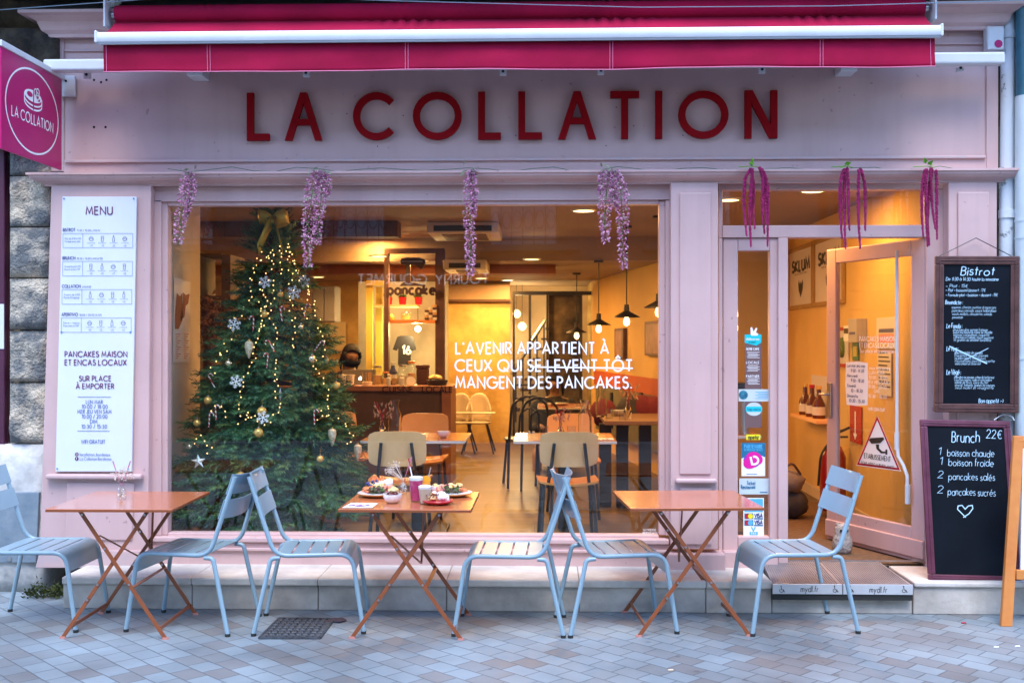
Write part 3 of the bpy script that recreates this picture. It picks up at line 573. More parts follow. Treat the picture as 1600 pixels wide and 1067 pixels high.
# ---------------------------------------------------------------- drain pipes on the right
PIPE = mat('flaking_white_pipe', (.62, .66, .70), .5, c2=(.20, .21, .22), vs=7, lo=.62, hi=.66, bump=.2, bs=30, detail=6)
dpn = thing('drainpipe', 'white painted drainpipe with flaking paint beside the pink front', 'drainpipe', (PX(1573, 6.8), 6.78, 0))
build(M().tube([P(1575, -40, 6.78), P(1574, 240, 6.78), P(1572, 420, 6.78), P(1572, 640, 6.78), P(1574, 900, 6.78), (PX(1574, 6.78), 6.78, .19)], .043, 14), 'pipe', PIPE, dpn, smooth=True)
for py in (55, 275, 335, 650): a = P(1574, py, 6.78); build(M().tube([a-V((0, 0, .025)), a+V((0, 0, .025))], .052, 14), 'pipe_collar', PIPE, dpn, smooth=True)
TEAL = mat('teal_pipe_paint', (.03, .13, .19), .4, var=.2); PALE = mat('pale_blue_pipe', (.55, .63, .66), .45, var=.06)
d2 = thing('drainpipe', 'wide pale drainpipe with teal upper half at the right edge', 'drainpipe', (PX(1604, 6.7), 6.7, 0))
build(M().tube([P(1603, -40, 6.7), P(1603, 153, 6.7)], .058, 16), 'upper_pipe', TEAL, d2, smooth=True)
build(M().tube([P(1604, 151, 6.7), V((PX(1604, 6.7), 6.7, .2))], .066, 16), 'lower_pipe', PALE, d2, smooth=True)
for py in (345, 372, 560): a = P(1604, py, 6.7); build(M().tube([a-V((0, 0, .006)), a+V((0, 0, .006))], .069, 16), 'pipe_joint', PALE, d2, smooth=True)
# alarm box
ab = thing('alarm_box', 'small white alarm box with a red dot at the top right of the fascia', 'alarm box', P(1556, 78, 6.72))
build(M().pb(1543, 41, 1569, 78, 6.70, .07), 'housing', WHITE, ab, bevel=.008)
f = FY(6.70); a, b, _ = f.at(1560, 69); build(M().disc(f, a, b, .024, .001, .003, 20), 'red_lens', MAG, ab)
# ---------------------------------------------------------------- awning
aw = thing('awning', 'half rolled raspberry red canvas awning with white front bar and hanging valance', 'awning', (0, 6.5, 3.4))
YA = 6.30
zb = P(800, 46, YA).z
x0, x1 = PX(153, YA), PX(1469, YA)
prof = [(-.028, 0), (-.034, .015), (-.034, .042), (-.026, .056), (-.008, .062), (.012, .058), (.022, .04), (.022, 0)]
m = M(); prof2 = [(YA+y, zb-.062+z) for y, z in prof]; m.poly([(x0, y, z) for y, z in prof2], (1, 0, 0), x1-x0)
build(m, 'front_bar', WHITE, aw, smooth=True)
for xx in (x0, x1): build(M().box(xx-.008, xx+.008, YA-.04, YA+.028, zb-.07, zb+.004), 'bar_end_cap', WHITE, aw, bevel=.012)
build(M().box(x0, x1, YA-.026, YA-.020, zb-.076, zb-.0625), 'bar_groove', STEEL, aw)
# valance: gently waving cloth with thickness
def cloth(m, n, fn, t=.003):
    a = [fn(i/n) for i in range(n+1)]; k = len(a[0]); b = len(m.v); vs = []
    for c in a: vs += [V(p) for p in c]
    fs = [(i*k+j, (i+1)*k+j, (i+1)*k+j+1, i*k+j+1) for i in range(n) for j in range(k-1)]
    m.add(vs, fs)
vx0, vx1 = PX(161, YA), PX(1461, YA); zv = P(800, 108.5, YA).z
def vfn(s):
    x = vx0+(vx1-vx0)*s; r = []
    for j in range(9):
        t = j/8; wv = (.006*math.sin(s*23)+.004*math.sin(s*61+1))*t+NZ.noise(V((x*2, t*2, 3)))*.008*t
        r.append((x, YA+.004+wv, zb-.072+(zv-zb+.072)*t+(.004*math.sin(s*17+1)*t)))
    return r
m = M(); cloth(m, 160, vfn); vo = build(m, 'valance', AWN, aw, smooth=2); so_ = vo.modifiers.new('solid', 'SOLIDIFY'); so_.thickness = .003
HEM = mat('pink_thread', (.72, .20, .36), .7, var=0)
m = M()
for k, c in enumerate([vfn(i/160)[8] for i in range(161)]): pass
m.tube([V(vfn(i/160)[8])+V((0, -.003, 0)) for i in range(161)], .0028, 5); build(m, 'valance_hem', HEM, vo)
for px in (327, 640, 960, 1285):
    for dx in (0, 4.5):
        s = (px+dx-161)/1300; build(M().tube([V(vfn(s)[j])+V((0, -.0045, 0)) for j in range(9)], .0014, 4), 'seam_stitch', HEM, vo)
for px in (166, 1454): s = (px-161)/1300; build(M().tube([V(vfn(s)[j])+V((0, -.0045, 0)) for j in range(9)], .0014, 4), 'seam_stitch', HEM, vo)
# roller with wrinkles and the sloping sheet down to the bar
YR = 6.62; zr = P(800, 19, YR).z; rx0, rx1 = PX(183, YR), PX(1442, YR); rr = .058
m = M(); n = 220; k = 20; vs = []
for i in range(n+1):
    s = i/n; x = rx0+(rx1-rx0)*s
    for j in range(k):
        a = 2*math.pi*j/k; wr = 0
        for c in (.12, .365, .62, .87): wr += math.exp(-((s-c)/.035)**2)*math.sin((s-c)*900/(1+abs(s-c)*9)+a*1.5)*.006
        vs.append((x, YR+(rr+wr)*math.cos(a), zr+(rr+wr)*math.sin(a)))
m.add(vs, [(i*k+j, i*k+(j+1) % k, (i+1)*k+(j+1) % k, (i+1)*k+j) for i in range(n) for j in range(k)]+[tuple(range(k)), tuple(n*k+j for j in range(k))])
build(m, 'canvas_roll', AWN, aw, smooth=2)
def sfn(s):
    x = rx0+(rx1-rx0)*s; xb_ = vx0+(vx1-vx0)*s; r = []
    for j in range(8):
        t = j/7; sg = -.012*math.sin(math.pi*t); wv = sum(math.exp(-((s-c)/.045)**2)*math.sin((s-c)*420)*.009 for c in (.37, .62, .87))*(1-t)
        r.append((x+(xb_-x)*t, YR-.035+(YA-.0-YR+.035)*t, zr-.055+(zb-.004-zr+.055)*t+sg+wv))
    return r
m = M(); cloth(m, 260, sfn); so_ = build(m, 'sloping_canvas', AWN, aw, smooth=2); so_ = so_.modifiers.new('solid', 'SOLIDIFY'); so_.thickness = .003
for xx in (rx0, rx1): build(M().tube([(xx-.03, YR, zr), (xx+.03, YR, zr)], .022, 12), 'roller_spigot', STEEL, aw, smooth=True)
for xx in (rx0-.055, rx1+.045): build(M().box(xx, xx+.012, YR-.08, YB+.2, zr-.09, zr+.085), 'end_bracket', WHITE, aw, bevel=.004); build(M().box(xx-.002, xx+.03, YR+.02, YB+.2, zr+.06, zr+.12), 'bracket_arm', WHITE, aw, bevel=.004)
ys_ = 6.60; za = P(800, 97, ys_).z
build(M().box(PX(71, ys_), PX(1567, ys_), ys_-.04, ys_+.04, za-.042, za+.03), 'torsion_bar', WHITE, aw, bevel=.014, seg=3)
for xx in (PX(300, ys_), PX(1330, ys_)):
    build(M().bar((xx, ys_-.03, za+.0), (xx+.5*(1 if xx < 0 else -1), YA+.02, zb-.05), .05, .035), 'folding_arm', WHITE, aw, bevel=.006)
    build(M().box(xx-.05, xx+.05, ys_+.04, YB+.0, za-.06, za+.05), 'wall_bracket', WHITE, aw, bevel=.006)
for px in (135, 478, 786, 939, 1191, 1501):
    cl = build(M().pb(px-5, 106, px+5, 122.5-(px-135)*.0078, 6.66, .03), 'clip', WHITE, aw, bevel=.002)
    f = FY(6.66); a, b, _ = f.at(px, 117-(px-135)*.0078); build(M().disc(f, a, b, .009, .001, .002, 10), 'clip_bolt', BLACK, cl)
# thin wires along the facade
tag(build(M().tube([P(-10, 42, 6.6)+V((0, 0, .1)), P(330, -8, 6.5), P(620, 2, 6.5), P(1000, 12, 6.5), P(1300, 10, 6.5), P(1500, 4, 6.5), P(1620, 0, 6.5)], .0028, 5), 'wire', mat('grey_wire', (.3, .4, .5), .5, var=0)), 'thin grey cable strung above the awning roll', 'cable')
gw = [P(262+i*33.5, 264+3*math.sin(i*1.7)+(2 if i % 3 else 0)-i*.03, 6.69) for i in range(40)]
tag(build(M().tube(gw, .0022, 5), 'wire', mat('green_wire', (.06, .16, .09), .6, var=0)), 'thin green wire along the cornice that carries the hanging flowers', 'wire')
# ---------------------------------------------------------------- projecting sign on the left
xp = P(96, 200, 6.72).x
f = F((xp, 6.72, 0), (0, 1, 0), (0, 0, 1))   # its visible face looks to +X
ps = thing('projecting_sign', 'square raspberry hanging sign with a white circle and pancake drawing at top left', 'sign', (xp, 6.3, 3))
a0, b0, _ = f.at(96.5, 126); a1, b1, _ = f.at(2, 71); _, b2, _ = f.at(96.5, 267.5); _, b3, _ = f.at(2, 231)
top, bot = (b0+b1)/2, (b2+b3)/2
build(M().fbox(f, a1, a0, bot, top, -.014, 0), 'sign_panel', MAG, ps, bevel=.002)
build(M().fbox(f, a1-.01, a0+.05, top+.001, top+.036, -.022, .008), 'top_rail', WHITE, ps, bevel=.004)
build(M().fbox(f, a0+.002, a0+.012, bot, top, -.01, -.002), 'edge_strip', WHITE, ps)
build(M().box(xp-.04, xp+.07, 6.752, 6.776, top-.10, top+.03), 'wall_plate', WHITE, ps, bevel=.003)
f2 = FY(6.752); build(M().disc(f2, *f2.at(103, 127)[:2], .008, .001, .003, 10), 'plate_bolt', BLACK, ps)
ca, cb = (a0+a1)/2-.004, (top+bot)/2; hw = (top-bot)/2
m = M(); m.ribbon(f, [(ca+x, cb+y) for x, y in full(0, 0, (a0-a1)*.435, hw*.86, 60)], .011, .0012); build(m, 'sign_ring', VINYL, ps)
m = M(); raw_txt(m, f, 'LA COLLATION', ca, cb-hw*.26, hw*.20, hw*.185, .14, 'c', .0012); build(m, 'sign_lettering', VINYL, ps)
m = M(); s = hw*.62
E = lambda cx, cy, rx, ry, a, b: [(ca+s*x, cb+hw*.26+s*y) for x, y in arc(cx, cy, rx, ry, a, b, 18)]
lw = .0075
def fill(pts, n): m.add([f.w(x, y, n) for x, y in pts], [tuple(range(len(pts)))])
fill(E(0, .10, .62, .20, 0, 360), .001)
for k in range(2): m.ribbon(f, E(0, -.02-k*.13, .62, .20, 178, 362), lw*1.3, .0012+k*.0003)
for sx in (-1, 1): m.ribbon(f, [(ca+sx*s*.62, cb+hw*.26+s*.10), (ca+sx*s*.62, cb+hw*.26-s*.14)], lw*1.3, .0018)
for cx, cy in ((.16, .26), (.32, .30), (.30, .16)): m.ribbon(f, E(cx, cy, .11, .12, 0, 360), lw*.9, .0024)
build(m, 'pancake_drawing', VINYL, ps); m = M(); fill(E(-.24, .12, .20, .09, 0, 360), .0016); fill(E(.40, .05, .10, .05, 0, 360), .0016)
for cx, cy in ((.16, .26), (.32, .30), (.30, .16)): fill(E(cx, cy, .10, .11, 0, 360), .0019)
m.ribbon(f, [(ca+s*.02, cb+hw*.26+s*.34), (ca+s*.02, cb+hw*.26-s*.36)], lw*1.6, .0022); build(m, 'drawing_gaps', MAG, ps)
# ---------------------------------------------------------------- white menu board
mb = thing('menu_board', 'tall white printed menu board screwed to the left pink pilaster', 'menu board', P(150, 737, 6.72))
Q = [(97.5, 307.5), (213.5, 307.5), (205.5, 736.5), (86.5, 736.5)]
build(M().pp(Q, 6.715, .018), 'panel', WHITEP, mb, bevel=.002)
fm = FY(6.713)
def mx(py): return (py-308)*-.0235     # the board leans, so its contents drift left going down
def mt_(m, s, px, py, hp, wd=.13, align='l', wp=None): txt(m, fm, s, px+0, py, hp, wd, align, .001, wp=wp)
def line(m, x0, y0, x1, y1, w_=.9):
    a = fm.at(x0, y0); b = fm.at(x1, y1); m.ribbon(fm, [a[:2], b[:2]], w_*a[2]/FPX, .001)
m1, m2, m3 = M(), M(), M()
mt_(m1, 'MENU', 134.5, 335.3, 12, .14, wp=41); build(m1, 'purple_lettering', PURP, mb); m1 = M()
for i, (nm, hrs, px, py, bx, by) in enumerate((('BISTROT', '11:30 / 15:00 LMMJV', 98.5, 361.5, (98.5, 365, 207.5, 387), 0), ('BRUNCH', '10:30 / 15:00 LMMJVSD', 98, 405.5, (98, 408.5, 207, 431), 0), ('COLLATION', 'LMMJVSD', 97, 449.5, (97, 452.5, 206, 475), 0), ('APERITIVO', '18:00 / 20:00 MJVS', 96.5, 493.5, (96, 496.5, 205, 519), 0))):
    wp = {'BISTROT': 19, 'BRUNCH': 19.5, 'COLLATION': 29, 'APERITIVO': 25}[nm]
    mt_(m2, nm, px, py, 4.6, .17, wp=wp); mt_(m2, hrs, px+wp+3, py, 2.9, .13, wp=len(hrs)*1.9)
    a, b, c, d = bx
    for q in ((a, b, c, b), (a, d, c, d), (a, b, a, d), (c, b, c, d), (a+31, b, a+31, d)): line(m3, *q, .55)
    tx = [('Plat de 9,50 à 13€', 'Formule avec plat'), ('Grand brunch 21€', 'Brunch enfant 13€'), ('A partir de 3,80€', 'Plus de 10 toppings'), ('Bière + tapas', 'Planches à 13€')][i]
    mt_(m3, tx[0], a+3, b+9, 2.5, .14, wp=25); mt_(m3, tx[1], a+3, b+13.5, 2.5, .14, wp=24)
    for k in range(4):
        cx, cy = a+44+k*17.5, b+8.5; A, B, dd = fm.at(cx, cy); u_ = dd/FPX
        if (i+k) % 3 == 0:   # bowl / cup
            m2.ribbon(fm, [(A+x*u_, B+y*u_) for x, y in arc(0, 1, 3.4, 4, 180, 360, 10)+[(-3.4, 1)]], .6*u_, .001); m2.ribbon(fm, [(A+x*u_, B+y*u_) for x, y in arc(0, 1.6, 2.4, 2, 0, 180, 8)], .5*u_, .001)
        elif (i+k) % 3 == 1:   # glass
            m2.ribbon(fm, [(A-2*u_, B+4*u_), (A-1.6*u_, B-4*u_), (A+1.6*u_, B-4*u_), (A+2*u_, B+4*u_), (A-2*u_, B+4*u_)], .55*u_, .001); m2.ribbon(fm, [(A-2*u_, B+1*u_), (A+2*u_, B+1*u_)], .5*u_, .0013)
        else:   # bottle
            m2.ribbon(fm, [(A+x*u_, B+y*u_) for x, y in [(-1.6, -4), (1.6, -4), (1.6, 1), (.6, 2.5), (.6, 5), (-.6, 5), (-.6, 2.5), (-1.6, 1), (-1.6, -4)]], .55*u_, .001)
        mt_(m3, ('salade', 'boisson', 'citron', 'cookie')[k], cx-6, b+15.5, 1.9, .13, wp=12); mt_(m3, '+2€', cx-2, b+20, 2.2, .14, wp=4.5)
mt_(m1, 'PANCAKES MAISON', 101.5, 557.3, 8.3, .16, wp=97); mt_(m1, 'ET ENCAS LOCAUX', 101.5, 570.3, 8.3, .16, wp=96)
build(m1, 'purple_lettering', PURP, mb); m1 = M(); mt_(m1, 'SUR PLACE', 124, 595, 7.8, .16, wp=49.5); mt_(m1, 'À EMPORTER', 119, 607, 7.8, .16, wp=59)
line(m3, 121.5, 620, 173.5, 620, .8); line(m3, 121, 673, 171.5, 673, .8)
for s, px, py, wp in (('LUN MAR', 134.5, 630.5, 26), ('10:00 / 18:00', 128, 637.8, 40), ('MER JEU VEN SAM', 121, 645.5, 53), ('10:00 / 20:00', 128, 653.2, 39.5), ('DIM', 141, 661, 11), ('10:30 / 15:30', 127.5, 668.8, 39.5), ('WIFI GRATUIT', 127, 692.5, 37)): mt_(m3, s, px, py, 5.6, .15, wp=wp)
build(m1, 'purple_lettering', PURP, mb); m1 = M(); mt_(m3, 'lacollation_bordeaux', 125, 712, 4.6, .12, wp=47); mt_(m3, 'La Collation Bordeaux', 125, 718.5, 4.6, .12, wp=49)
for py in (709.5, 716.3):
    a, b, d = fm.at(120, py); build(M().disc(fm, a, b, 2.9*d/FPX, .001), 'icon_disc', PURP, mb)
build(m2, 'navy_lettering', DBLUE, mb); build(m3, 'blue_lettering', BLUEP, mb)
m = M(); a, b, d = fm.at(120, 709.5); m.ribbon(fm, [(a+x, b+y) for x, y in full(0, 0, 1.3*d/FPX, 1.3*d/FPX, 12)], .5*d/FPX, .002); raw_txt(m, fm, 'f', a-.001, b-.034, .014, None, .18, 'c', .002); build(m, 'round_icon', VINYL, mb)
for px, py in ((100, 310.5), (209, 310.5), (96, 519), (204, 519), (89.5, 732), (200, 733)):
    a, b, d = fm.at(px, py); build(M().disc(fm, a, b, .005, 0, .003, 10), 'screw', mat('blue_screw', (.05, .2, .45), .4, var=0) if px == 100 else bpy.data.materials['blue_screw'], mb)
# ---------------------------------------------------------------- bistro chairs
def bend(p, r, n=6):
    # round the corners of a polyline
    p = [V(x) for x in p]; o = [p[0]]
    for i in range(1, len(p)-1):
        a, b = (p[i-1]-p[i]), (p[i+1]-p[i]); l = min(r, a.length*.45, b.length*.45)
        s, e = p[i]+a.normalized()*l, p[i]+b.normalized()*l
        for k in range(n+1):
            t = k/n; o.append(s*(1-t)**2+p[i]*2*t*(1-t)+e*t*t)
    return o+[p[-1]]
RUB = mat('black_rubber', (.015, .015, .015), .7, var=0)
def slat(m, prof, y0, y1, t=.004):
    k = len(prof); vs = []; nn = []
    for i in range(k):
        a, b = V(prof[max(0, i-1)]), V(prof[min(k-1, i+1)]); d = (b-a).normalized(); nn.append(V((-d.y, d.x)))
    for yy in (y0, y1):
        for sg in (0, -1):
            vs += [(prof[i][0]+nn[i].x*sg*t, yy, prof[i][1]+nn[i].y*sg*t) for i in range(k)]
    fs = []
    for i in range(k-1): fs += [(i, i+1, 2*k+i+1, 2*k+i), (k+i+1, k+i, 3*k+i, 3*k+i+1), (i+1, i, k+i, k+i+1), (2*k+i, 2*k+i+1, 3*k+i+1, 3*k+i)]
    fs += [(0, 2*k, 3*k, k), (k-1, 2*k-1, 4*k-1, 3*k-1)]
    m.add(vs, fs)
def make_chair():
    t = thing('bistro_chair', 'chair', 'chair')
    HW = .205; r = .0125
    for s in (-1, 1):
        y = s*HW; m = M()
        m.tube(bend([(.285, y+s*.012, .012), (.222, y, .432), (-.195, y, .428), (-.335, y*.93, .858)], .075), r, 10)
        build(m, 'side_frame', BLUEM, t, smooth=True, local=True)
        m = M(); m.tube(bend([(-.165, y, .418), (-.215, y, .415), (-.305, y+s*.014, .012)], .05), r, 10)
        build(m, 'rear_leg', BLUEM, t, smooth=True, local=True)
        for q in ((.285, y+s*.012), (-.305, y+s*.014)): build(M().tube([(q[0], q[1], 0), (q[0], q[1], .016)], .0145, 10), 'foot_cap', RUB, t, local=True)
    top = .4415
    def sp(a, b, n=6): return [(a+(b-a)*i/n, top-.006*math.sin(math.pi*((a+(b-a)*i/n)+.19)/.42)) for i in range(n+1)]
    for a, b in ((-.185, -.112), (-.100, -.028), (-.016, .056), (.068, .140)):
        m = M(); slat(m, sp(a, b), -HW+.004, HW-.004); build(m, 'seat_slat', BLUEM, t, smooth=True, local=True)
    fr = sp(.152, .17, 2)+[(.17+.055*math.sin(R(a)), top-.055+.055*math.cos(R(a))) for a in range(10, 81, 10)]+[(.232, .36), (.238, .325)]
    m = M(); slat(m, fr, -HW+.004, HW-.004); build(m, 'seat_front', BLUEM, t, smooth=True, local=True)
    def bp(f0, f1):   # back panel: curved sheet between the uprights
        m = M(); n = 10; d = V((-.14, 0, .43)); b0 = V((-.195, 0, .428)); k = []
        nv = V((.951, 0, .309))
        for th in (0, .004):
            for fz in (f0, f1):
                for i in range(n+1):
                    y = -1+2*i/n; p = b0+d*fz; hw = HW*(1-.07*fz)-.002
                    k.append(p+nv*(.0125+th-.030*(1-y*y)+.0)+V((0, y*(hw+.012), 0)))
        q = n+1; fs = []
        for i in range(n): fs += [(i, i+1, q+i+1, q+i), (2*q+i+1, 2*q+i, 3*q+i, 3*q+i+1), (i+1, i, 2*q+i, 2*q+i+1), (q+i, q+i+1, 3*q+i+1, 3*q+i)]
        fs += [(0, q, 3*q, 2*q), (n, 2*q+n, 3*q+n, q+n)]
        m.add(k, fs); build(m, 'back_panel', BLUEM, t, smooth=True, local=True)
    bp(.46, .70); bp(.77, 1.02)
    return t
ch0 = make_chair()
CH = [((116, 986), (-38, 985), (162.4, 958), (27.5, 956), 'pale blue metal chair partly cut off at the left edge by the slate panel'),
      ((205.7, 984.8), (344, 994), (256, 958), (397, 961.4), 'pale blue metal chair right of the table with the lone bottle vase'),
      ((555, 989), (400, 996), (574, 959.7), (437, 958.7), 'pale blue metal chair left of the table laid with food, over the drain cover'),
      ((714.4, 987.2), (872.6, 996.5), (722.3, 967.6), (872, 963.5), 'pale blue metal chair right of the table laid with food, facing left'),
      ((1045.3, 988.3), (895, 996.5), (1027.4, 960.4), (885.4, 963.2), 'pale blue metal chair left of the bare terracotta table, facing right'),
      ((1173, 990), (1328, 989), (1148.6, 964.9), (1287, 958.7), 'pale blue metal chair standing in front of the open glass door')]
for i, (nf, nr, ff_, fr, lb) in enumerate(CH):
    c = ch0 if i == 0 else copy_tree(ch0)
    p = [GZ(*q) for q in (nf, nr, ff_, fr)]
    o = (p[0]+p[1]+p[2]+p[3])/4; d = (p[0]-p[1]).normalized()+(p[2]-p[3]).normalized()
    c.location = (o.x, o.y, 0); c.rotation_euler.z = math.atan2(d.y, d.x); tag(c, lb, 'chair', 'pale blue chairs on the pavement')
# ---------------------------------------------------------------- folding tables
TH = .705
def make_table():
    t = thing('bistro_table', 'table', 'table')
    b = M(); b.box(-.355, .355, -.34, .34, TH-.006, TH); build(b, 'tabletop', TERRA, t, bevel=.003, local=True)
    for a in (((-.355, .355), (-.34, -.336)), ((-.355, .355), (.336, .34)), ((-.355, -.351), (-.336, .336)), ((.351, .355), (-.336, .336))): build(M().box(*a[0], *a[1], TH-.016, TH-.0061), 'rim', TERRAL, t, local=True)
    for s in (-1, 1):
        y = s*.262
        for k, (xa, xb) in enumerate(((-.195, .295), (.195, -.295))):
            yy = y+(k-.5)*.011*1
            build(M().bar((xb, yy, .006), (xa, yy, TH-.018), .007, .024, up=(0, 1, 0)) if False else M().hexa([(xb-.013, yy-.004, .004), (xb+.013, yy-.004, .004), (xb+.013, yy+.004, .004), (xb-.013, yy+.004, .004), (xa-.013, yy-.004, TH-.016), (xa+.013, yy-.004, TH-.016), (xa+.013, yy+.004, TH-.016), (xa-.013, yy+.004, TH-.016)]), 'leg', TERRAL, t, bevel=.0015, local=True)
            build(M().hexa([(xb-.018, yy-.006, 0), (xb+.018, yy-.006, 0), (xb+.018, yy+.006, 0), (xb-.018, yy+.006, 0), (xb-.014, yy-.006, .012), (xb+.014, yy-.006, .012), (xb+.014, yy+.006, .012), (xb-.014, yy+.006, .012)]), 'foot_cap', mat('pink_plastic', (.55, .22, .18), .5, var=0) if 'pink_plastic' not in bpy.data.materials else bpy.data.materials['pink_plastic'], t, local=True)
            for fr in ((.42 if k else .42), .965, .70 if k == 0 else .3):
                x = xb+(xa-xb)*fr; build(M().tube([(x, y-.012, .004+fr*(TH-.02)), (x, y+.012, .004+fr*(TH-.02))], .0065, 10), 'rivet', STEEL, t, local=True)
    for xx, z in ((-.262, .055), (.262, .055)):
        build(M().bar((xx, -.256, z), (xx, .256, z), .006, .02), 'stretcher', TERRAL, t, local=True)
    build(M().bar((.105, -.256, .275), (.105, .256, .275), .022, .006), 'stretcher', TERRAL, t, local=True)
    build(M().bar((-.085, -.25, .55), (.02, .256, .30), .012, .005), 'stay_bar', TERRAL, t, local=True)
    build(M().bar((.02, .256, .30), (.04, .24, TH-.02), .012, .005), 'stay_bar', TERRAL, t, local=True)
    return t
tb0 = make_table()
TB = [(((58.5, 794.6), (256, 795.6), (337.8, 767.8), (161.7, 767.8)), 'terracotta folding metal table with a single small bottle vase by the menu board'),
      (((525, 797), (734, 798), (751, 767), (565, 766)), 'terracotta folding metal table laid with plates of food in front of the window'),
      (((977.5, 794.6), (1187.5, 793), (1151, 765), (963.8, 766)), 'bare terracotta folding metal table beside the doorway')]
TP = []
for i, (q, lb) in enumerate(TB):
    c = tb0 if i == 0 else copy_tree(tb0)
    p = [GZ(*x, z=TH) for x in q]; o = (p[0]+p[1]+p[2]+p[3])/4; d = (p[1]-p[0]).normalized()+(p[2]-p[3]).normalized()
    c.location = (o.x, o.y, 0); c.rotation_euler.z = math.atan2(d.y, d.x); c.scale = ((p[1]-p[0]+p[2]-p[3]).length/2/.71, 1, 1)
    tag(c, lb, 'table', 'terracotta folding tables on the pavement'); TP.append(o)
# ---------------------------------------------------------------- food on the middle table
ZTT = TH+.001
def tt(px, py): return GZ(px, py, ZTT)
PORC = mat('white_porcelain', (.80, .80, .82), .15, var=0, coat=.3)
TAN = mat('tan_stoneware', (.55, .33, .13), .35, var=.1); REDP = mat('red_glaze', (.45, .02, .04), .2, var=.05)
SALM = mat('salmon_topping', (.75, .22, .08), .5, var=.3, vs=40); CREAMF = mat('whipped_cream', (.85, .82, .78), .6, var=.03, bump=.3, bs=60)
EGG = mat('fried_egg_yellow', (.80, .48, .10), .5, c2=(.80, .62, .38), vs=50); LEAFG = mat('salad_leaf', (.05, .20, .03), .5, c2=(.16, .03, .06), vs=30); PINKF = mat('pink_slaw', (.70, .16, .26), .5, c2=(.75, .36, .14), vs=60)
PANC = mat('pancake_crumb', (.60, .33, .13), .7, c2=(.72, .48, .24), vs=30, bump=.2); CHOC = mat('dark_sauce', (.12, .02, .02), .25, var=.2); BERRY = mat('berry_smoothie', (.50, .02, .13), .2, c2=(.70, .10, .30), vs=12); LATTE = mat('milk_coffee', (.62, .48, .34), .3, var=.05); FOAM = mat('milk_foam', (.85, .80, .74), .6, var=.02)
ORANGE = mat('orange_slice', (.85, .36, .02), .4, var=.1)
def plate(nm, lb, p, r, m1, m2, cat='plate', grp=None):
    t = thing(nm, lb, cat, p, grp)
    build(M().lathe([(r*.55, .001), (r*.6, 0), (r*.95, .014), (r, .02), (r*.985, .022), (r*.9, .017)], p, 40), 'plate_rim', m2, t, smooth=True)
    build(M().lathe([(.0001, .010), (r*.58, .010), (r*.9, .0172), (r*.985, .0222)], p, 40), 'plate_face', m1, t, smooth=True)
    return t
def clump(m, c, r, n, s, h=.03):
    for i in range(n):
        a, q = ru(0, 6.28), r*math.sqrt(rnd()); m.leaf((c[0]+q*math.cos(a), c[1]+q*math.sin(a), c[2]+ru(0, h)), (ru(-1, 1), ru(-1, 1), ru(-.1, .9)), ru(.6, 1.3)*s, s*.6)
def lump(m, c, r, sz=.6, amp=.3, n=16):
    k = 9; b = len(m.v); sd = ru(0, 99); vs = []
    for i in range(k+1):
        for j in range(n):
            th, ph = math.pi*i/k, 2*math.pi*j/n; d = V((math.sin(th)*math.cos(ph), math.sin(th)*math.sin(ph), math.cos(th)))
            rr_ = r*(1+amp*NZ.fractal(d*2.2+V((sd, 0, 0)), .8, 2, 3)); vs.append(V(c)+V((d.x*rr_, d.y*rr_, d.z*rr_*sz)))
    m.add(vs, [(i*n+j, i*n+(j+1) % n, (i+1)*n+(j+1) % n, (i+1)*n+j) for i in range(k) for j in range(n)])
def piece(nm, mt, par, fn, sm=2): m = M(); fn(m); return build(m, nm, mt, par, smooth=sm)
def salad_plate(lb, p, fl=1):
    t = plate('dinner_plate', lb, p, .118, PORC, TAN, grp='food laid on the middle table'); x, y, z = p
    piece('salmon', SALM, t, lambda m: [lump(m, (x-.055*fl+ru(-.025, .02), y+ru(-.02, .04), z+.025+ru(0, .02)), ru(.016, .024), .5) for _ in range(6)])
    piece('salad', LEAFG, t, lambda m: clump(m, (x, y-.035, z+.015), .05, 130, .026, .035), 0)
    piece('slaw', PINKF, t, lambda m: [lump(m, (x+.055*fl+ru(-.03, .03), y+ru(-.02, .03), z+.03+ru(0, .025)), ru(.011, .02), .7) for _ in range(12)])
    piece('egg', EGG, t, lambda m: [lump(m, (x+.01+ru(-.03, .03), y+.02+ru(-.03, .03), z+.03+ru(0, .03)), ru(.016, .024), .6) for _ in range(8)])
    return t
salad_plate('tan rimmed plate with salmon and salad behind the white bowl', tt(584, 776)+V((.02, .03, 0)))
salad_plate('tan rimmed plate with salad and pink slaw at the right end of the food table', tt(706, 775)+V((0, .02, 0)), -1)
p = tt(683, 789)+V((0, .045, 0)); t = plate('dessert_plate', 'small red plate of pancake and whipped cream at the table front', p, .088, REDP, REDP, grp='food laid on the middle table'); x, y, z = p
piece('cream', CREAMF, t, lambda m: [lump(m, (x+.012+ru(-.022, .03), y+ru(-.02, .02), z+.03+ru(-.005, .018)), ru(.02, .028), .8, .2) for _ in range(7)])
piece('pancake_slice', PANC, t, lambda m: [lump(m, (x-.04+ru(-.015, .015), y+ru(-.025, .025), z+.024+ru(0, .012)), .02, .5) for _ in range(5)])
piece('sauce', CHOC, t, lambda m: [m.tube([(x-.06+i*.018, y-.035+ru(-.01, .01), z+.045+ru(-.012, .008)), (x-.05+i*.02, y, z+.055), (x-.045+i*.02, y+.02, z+.045)], .003, 6) for i in range(5)])
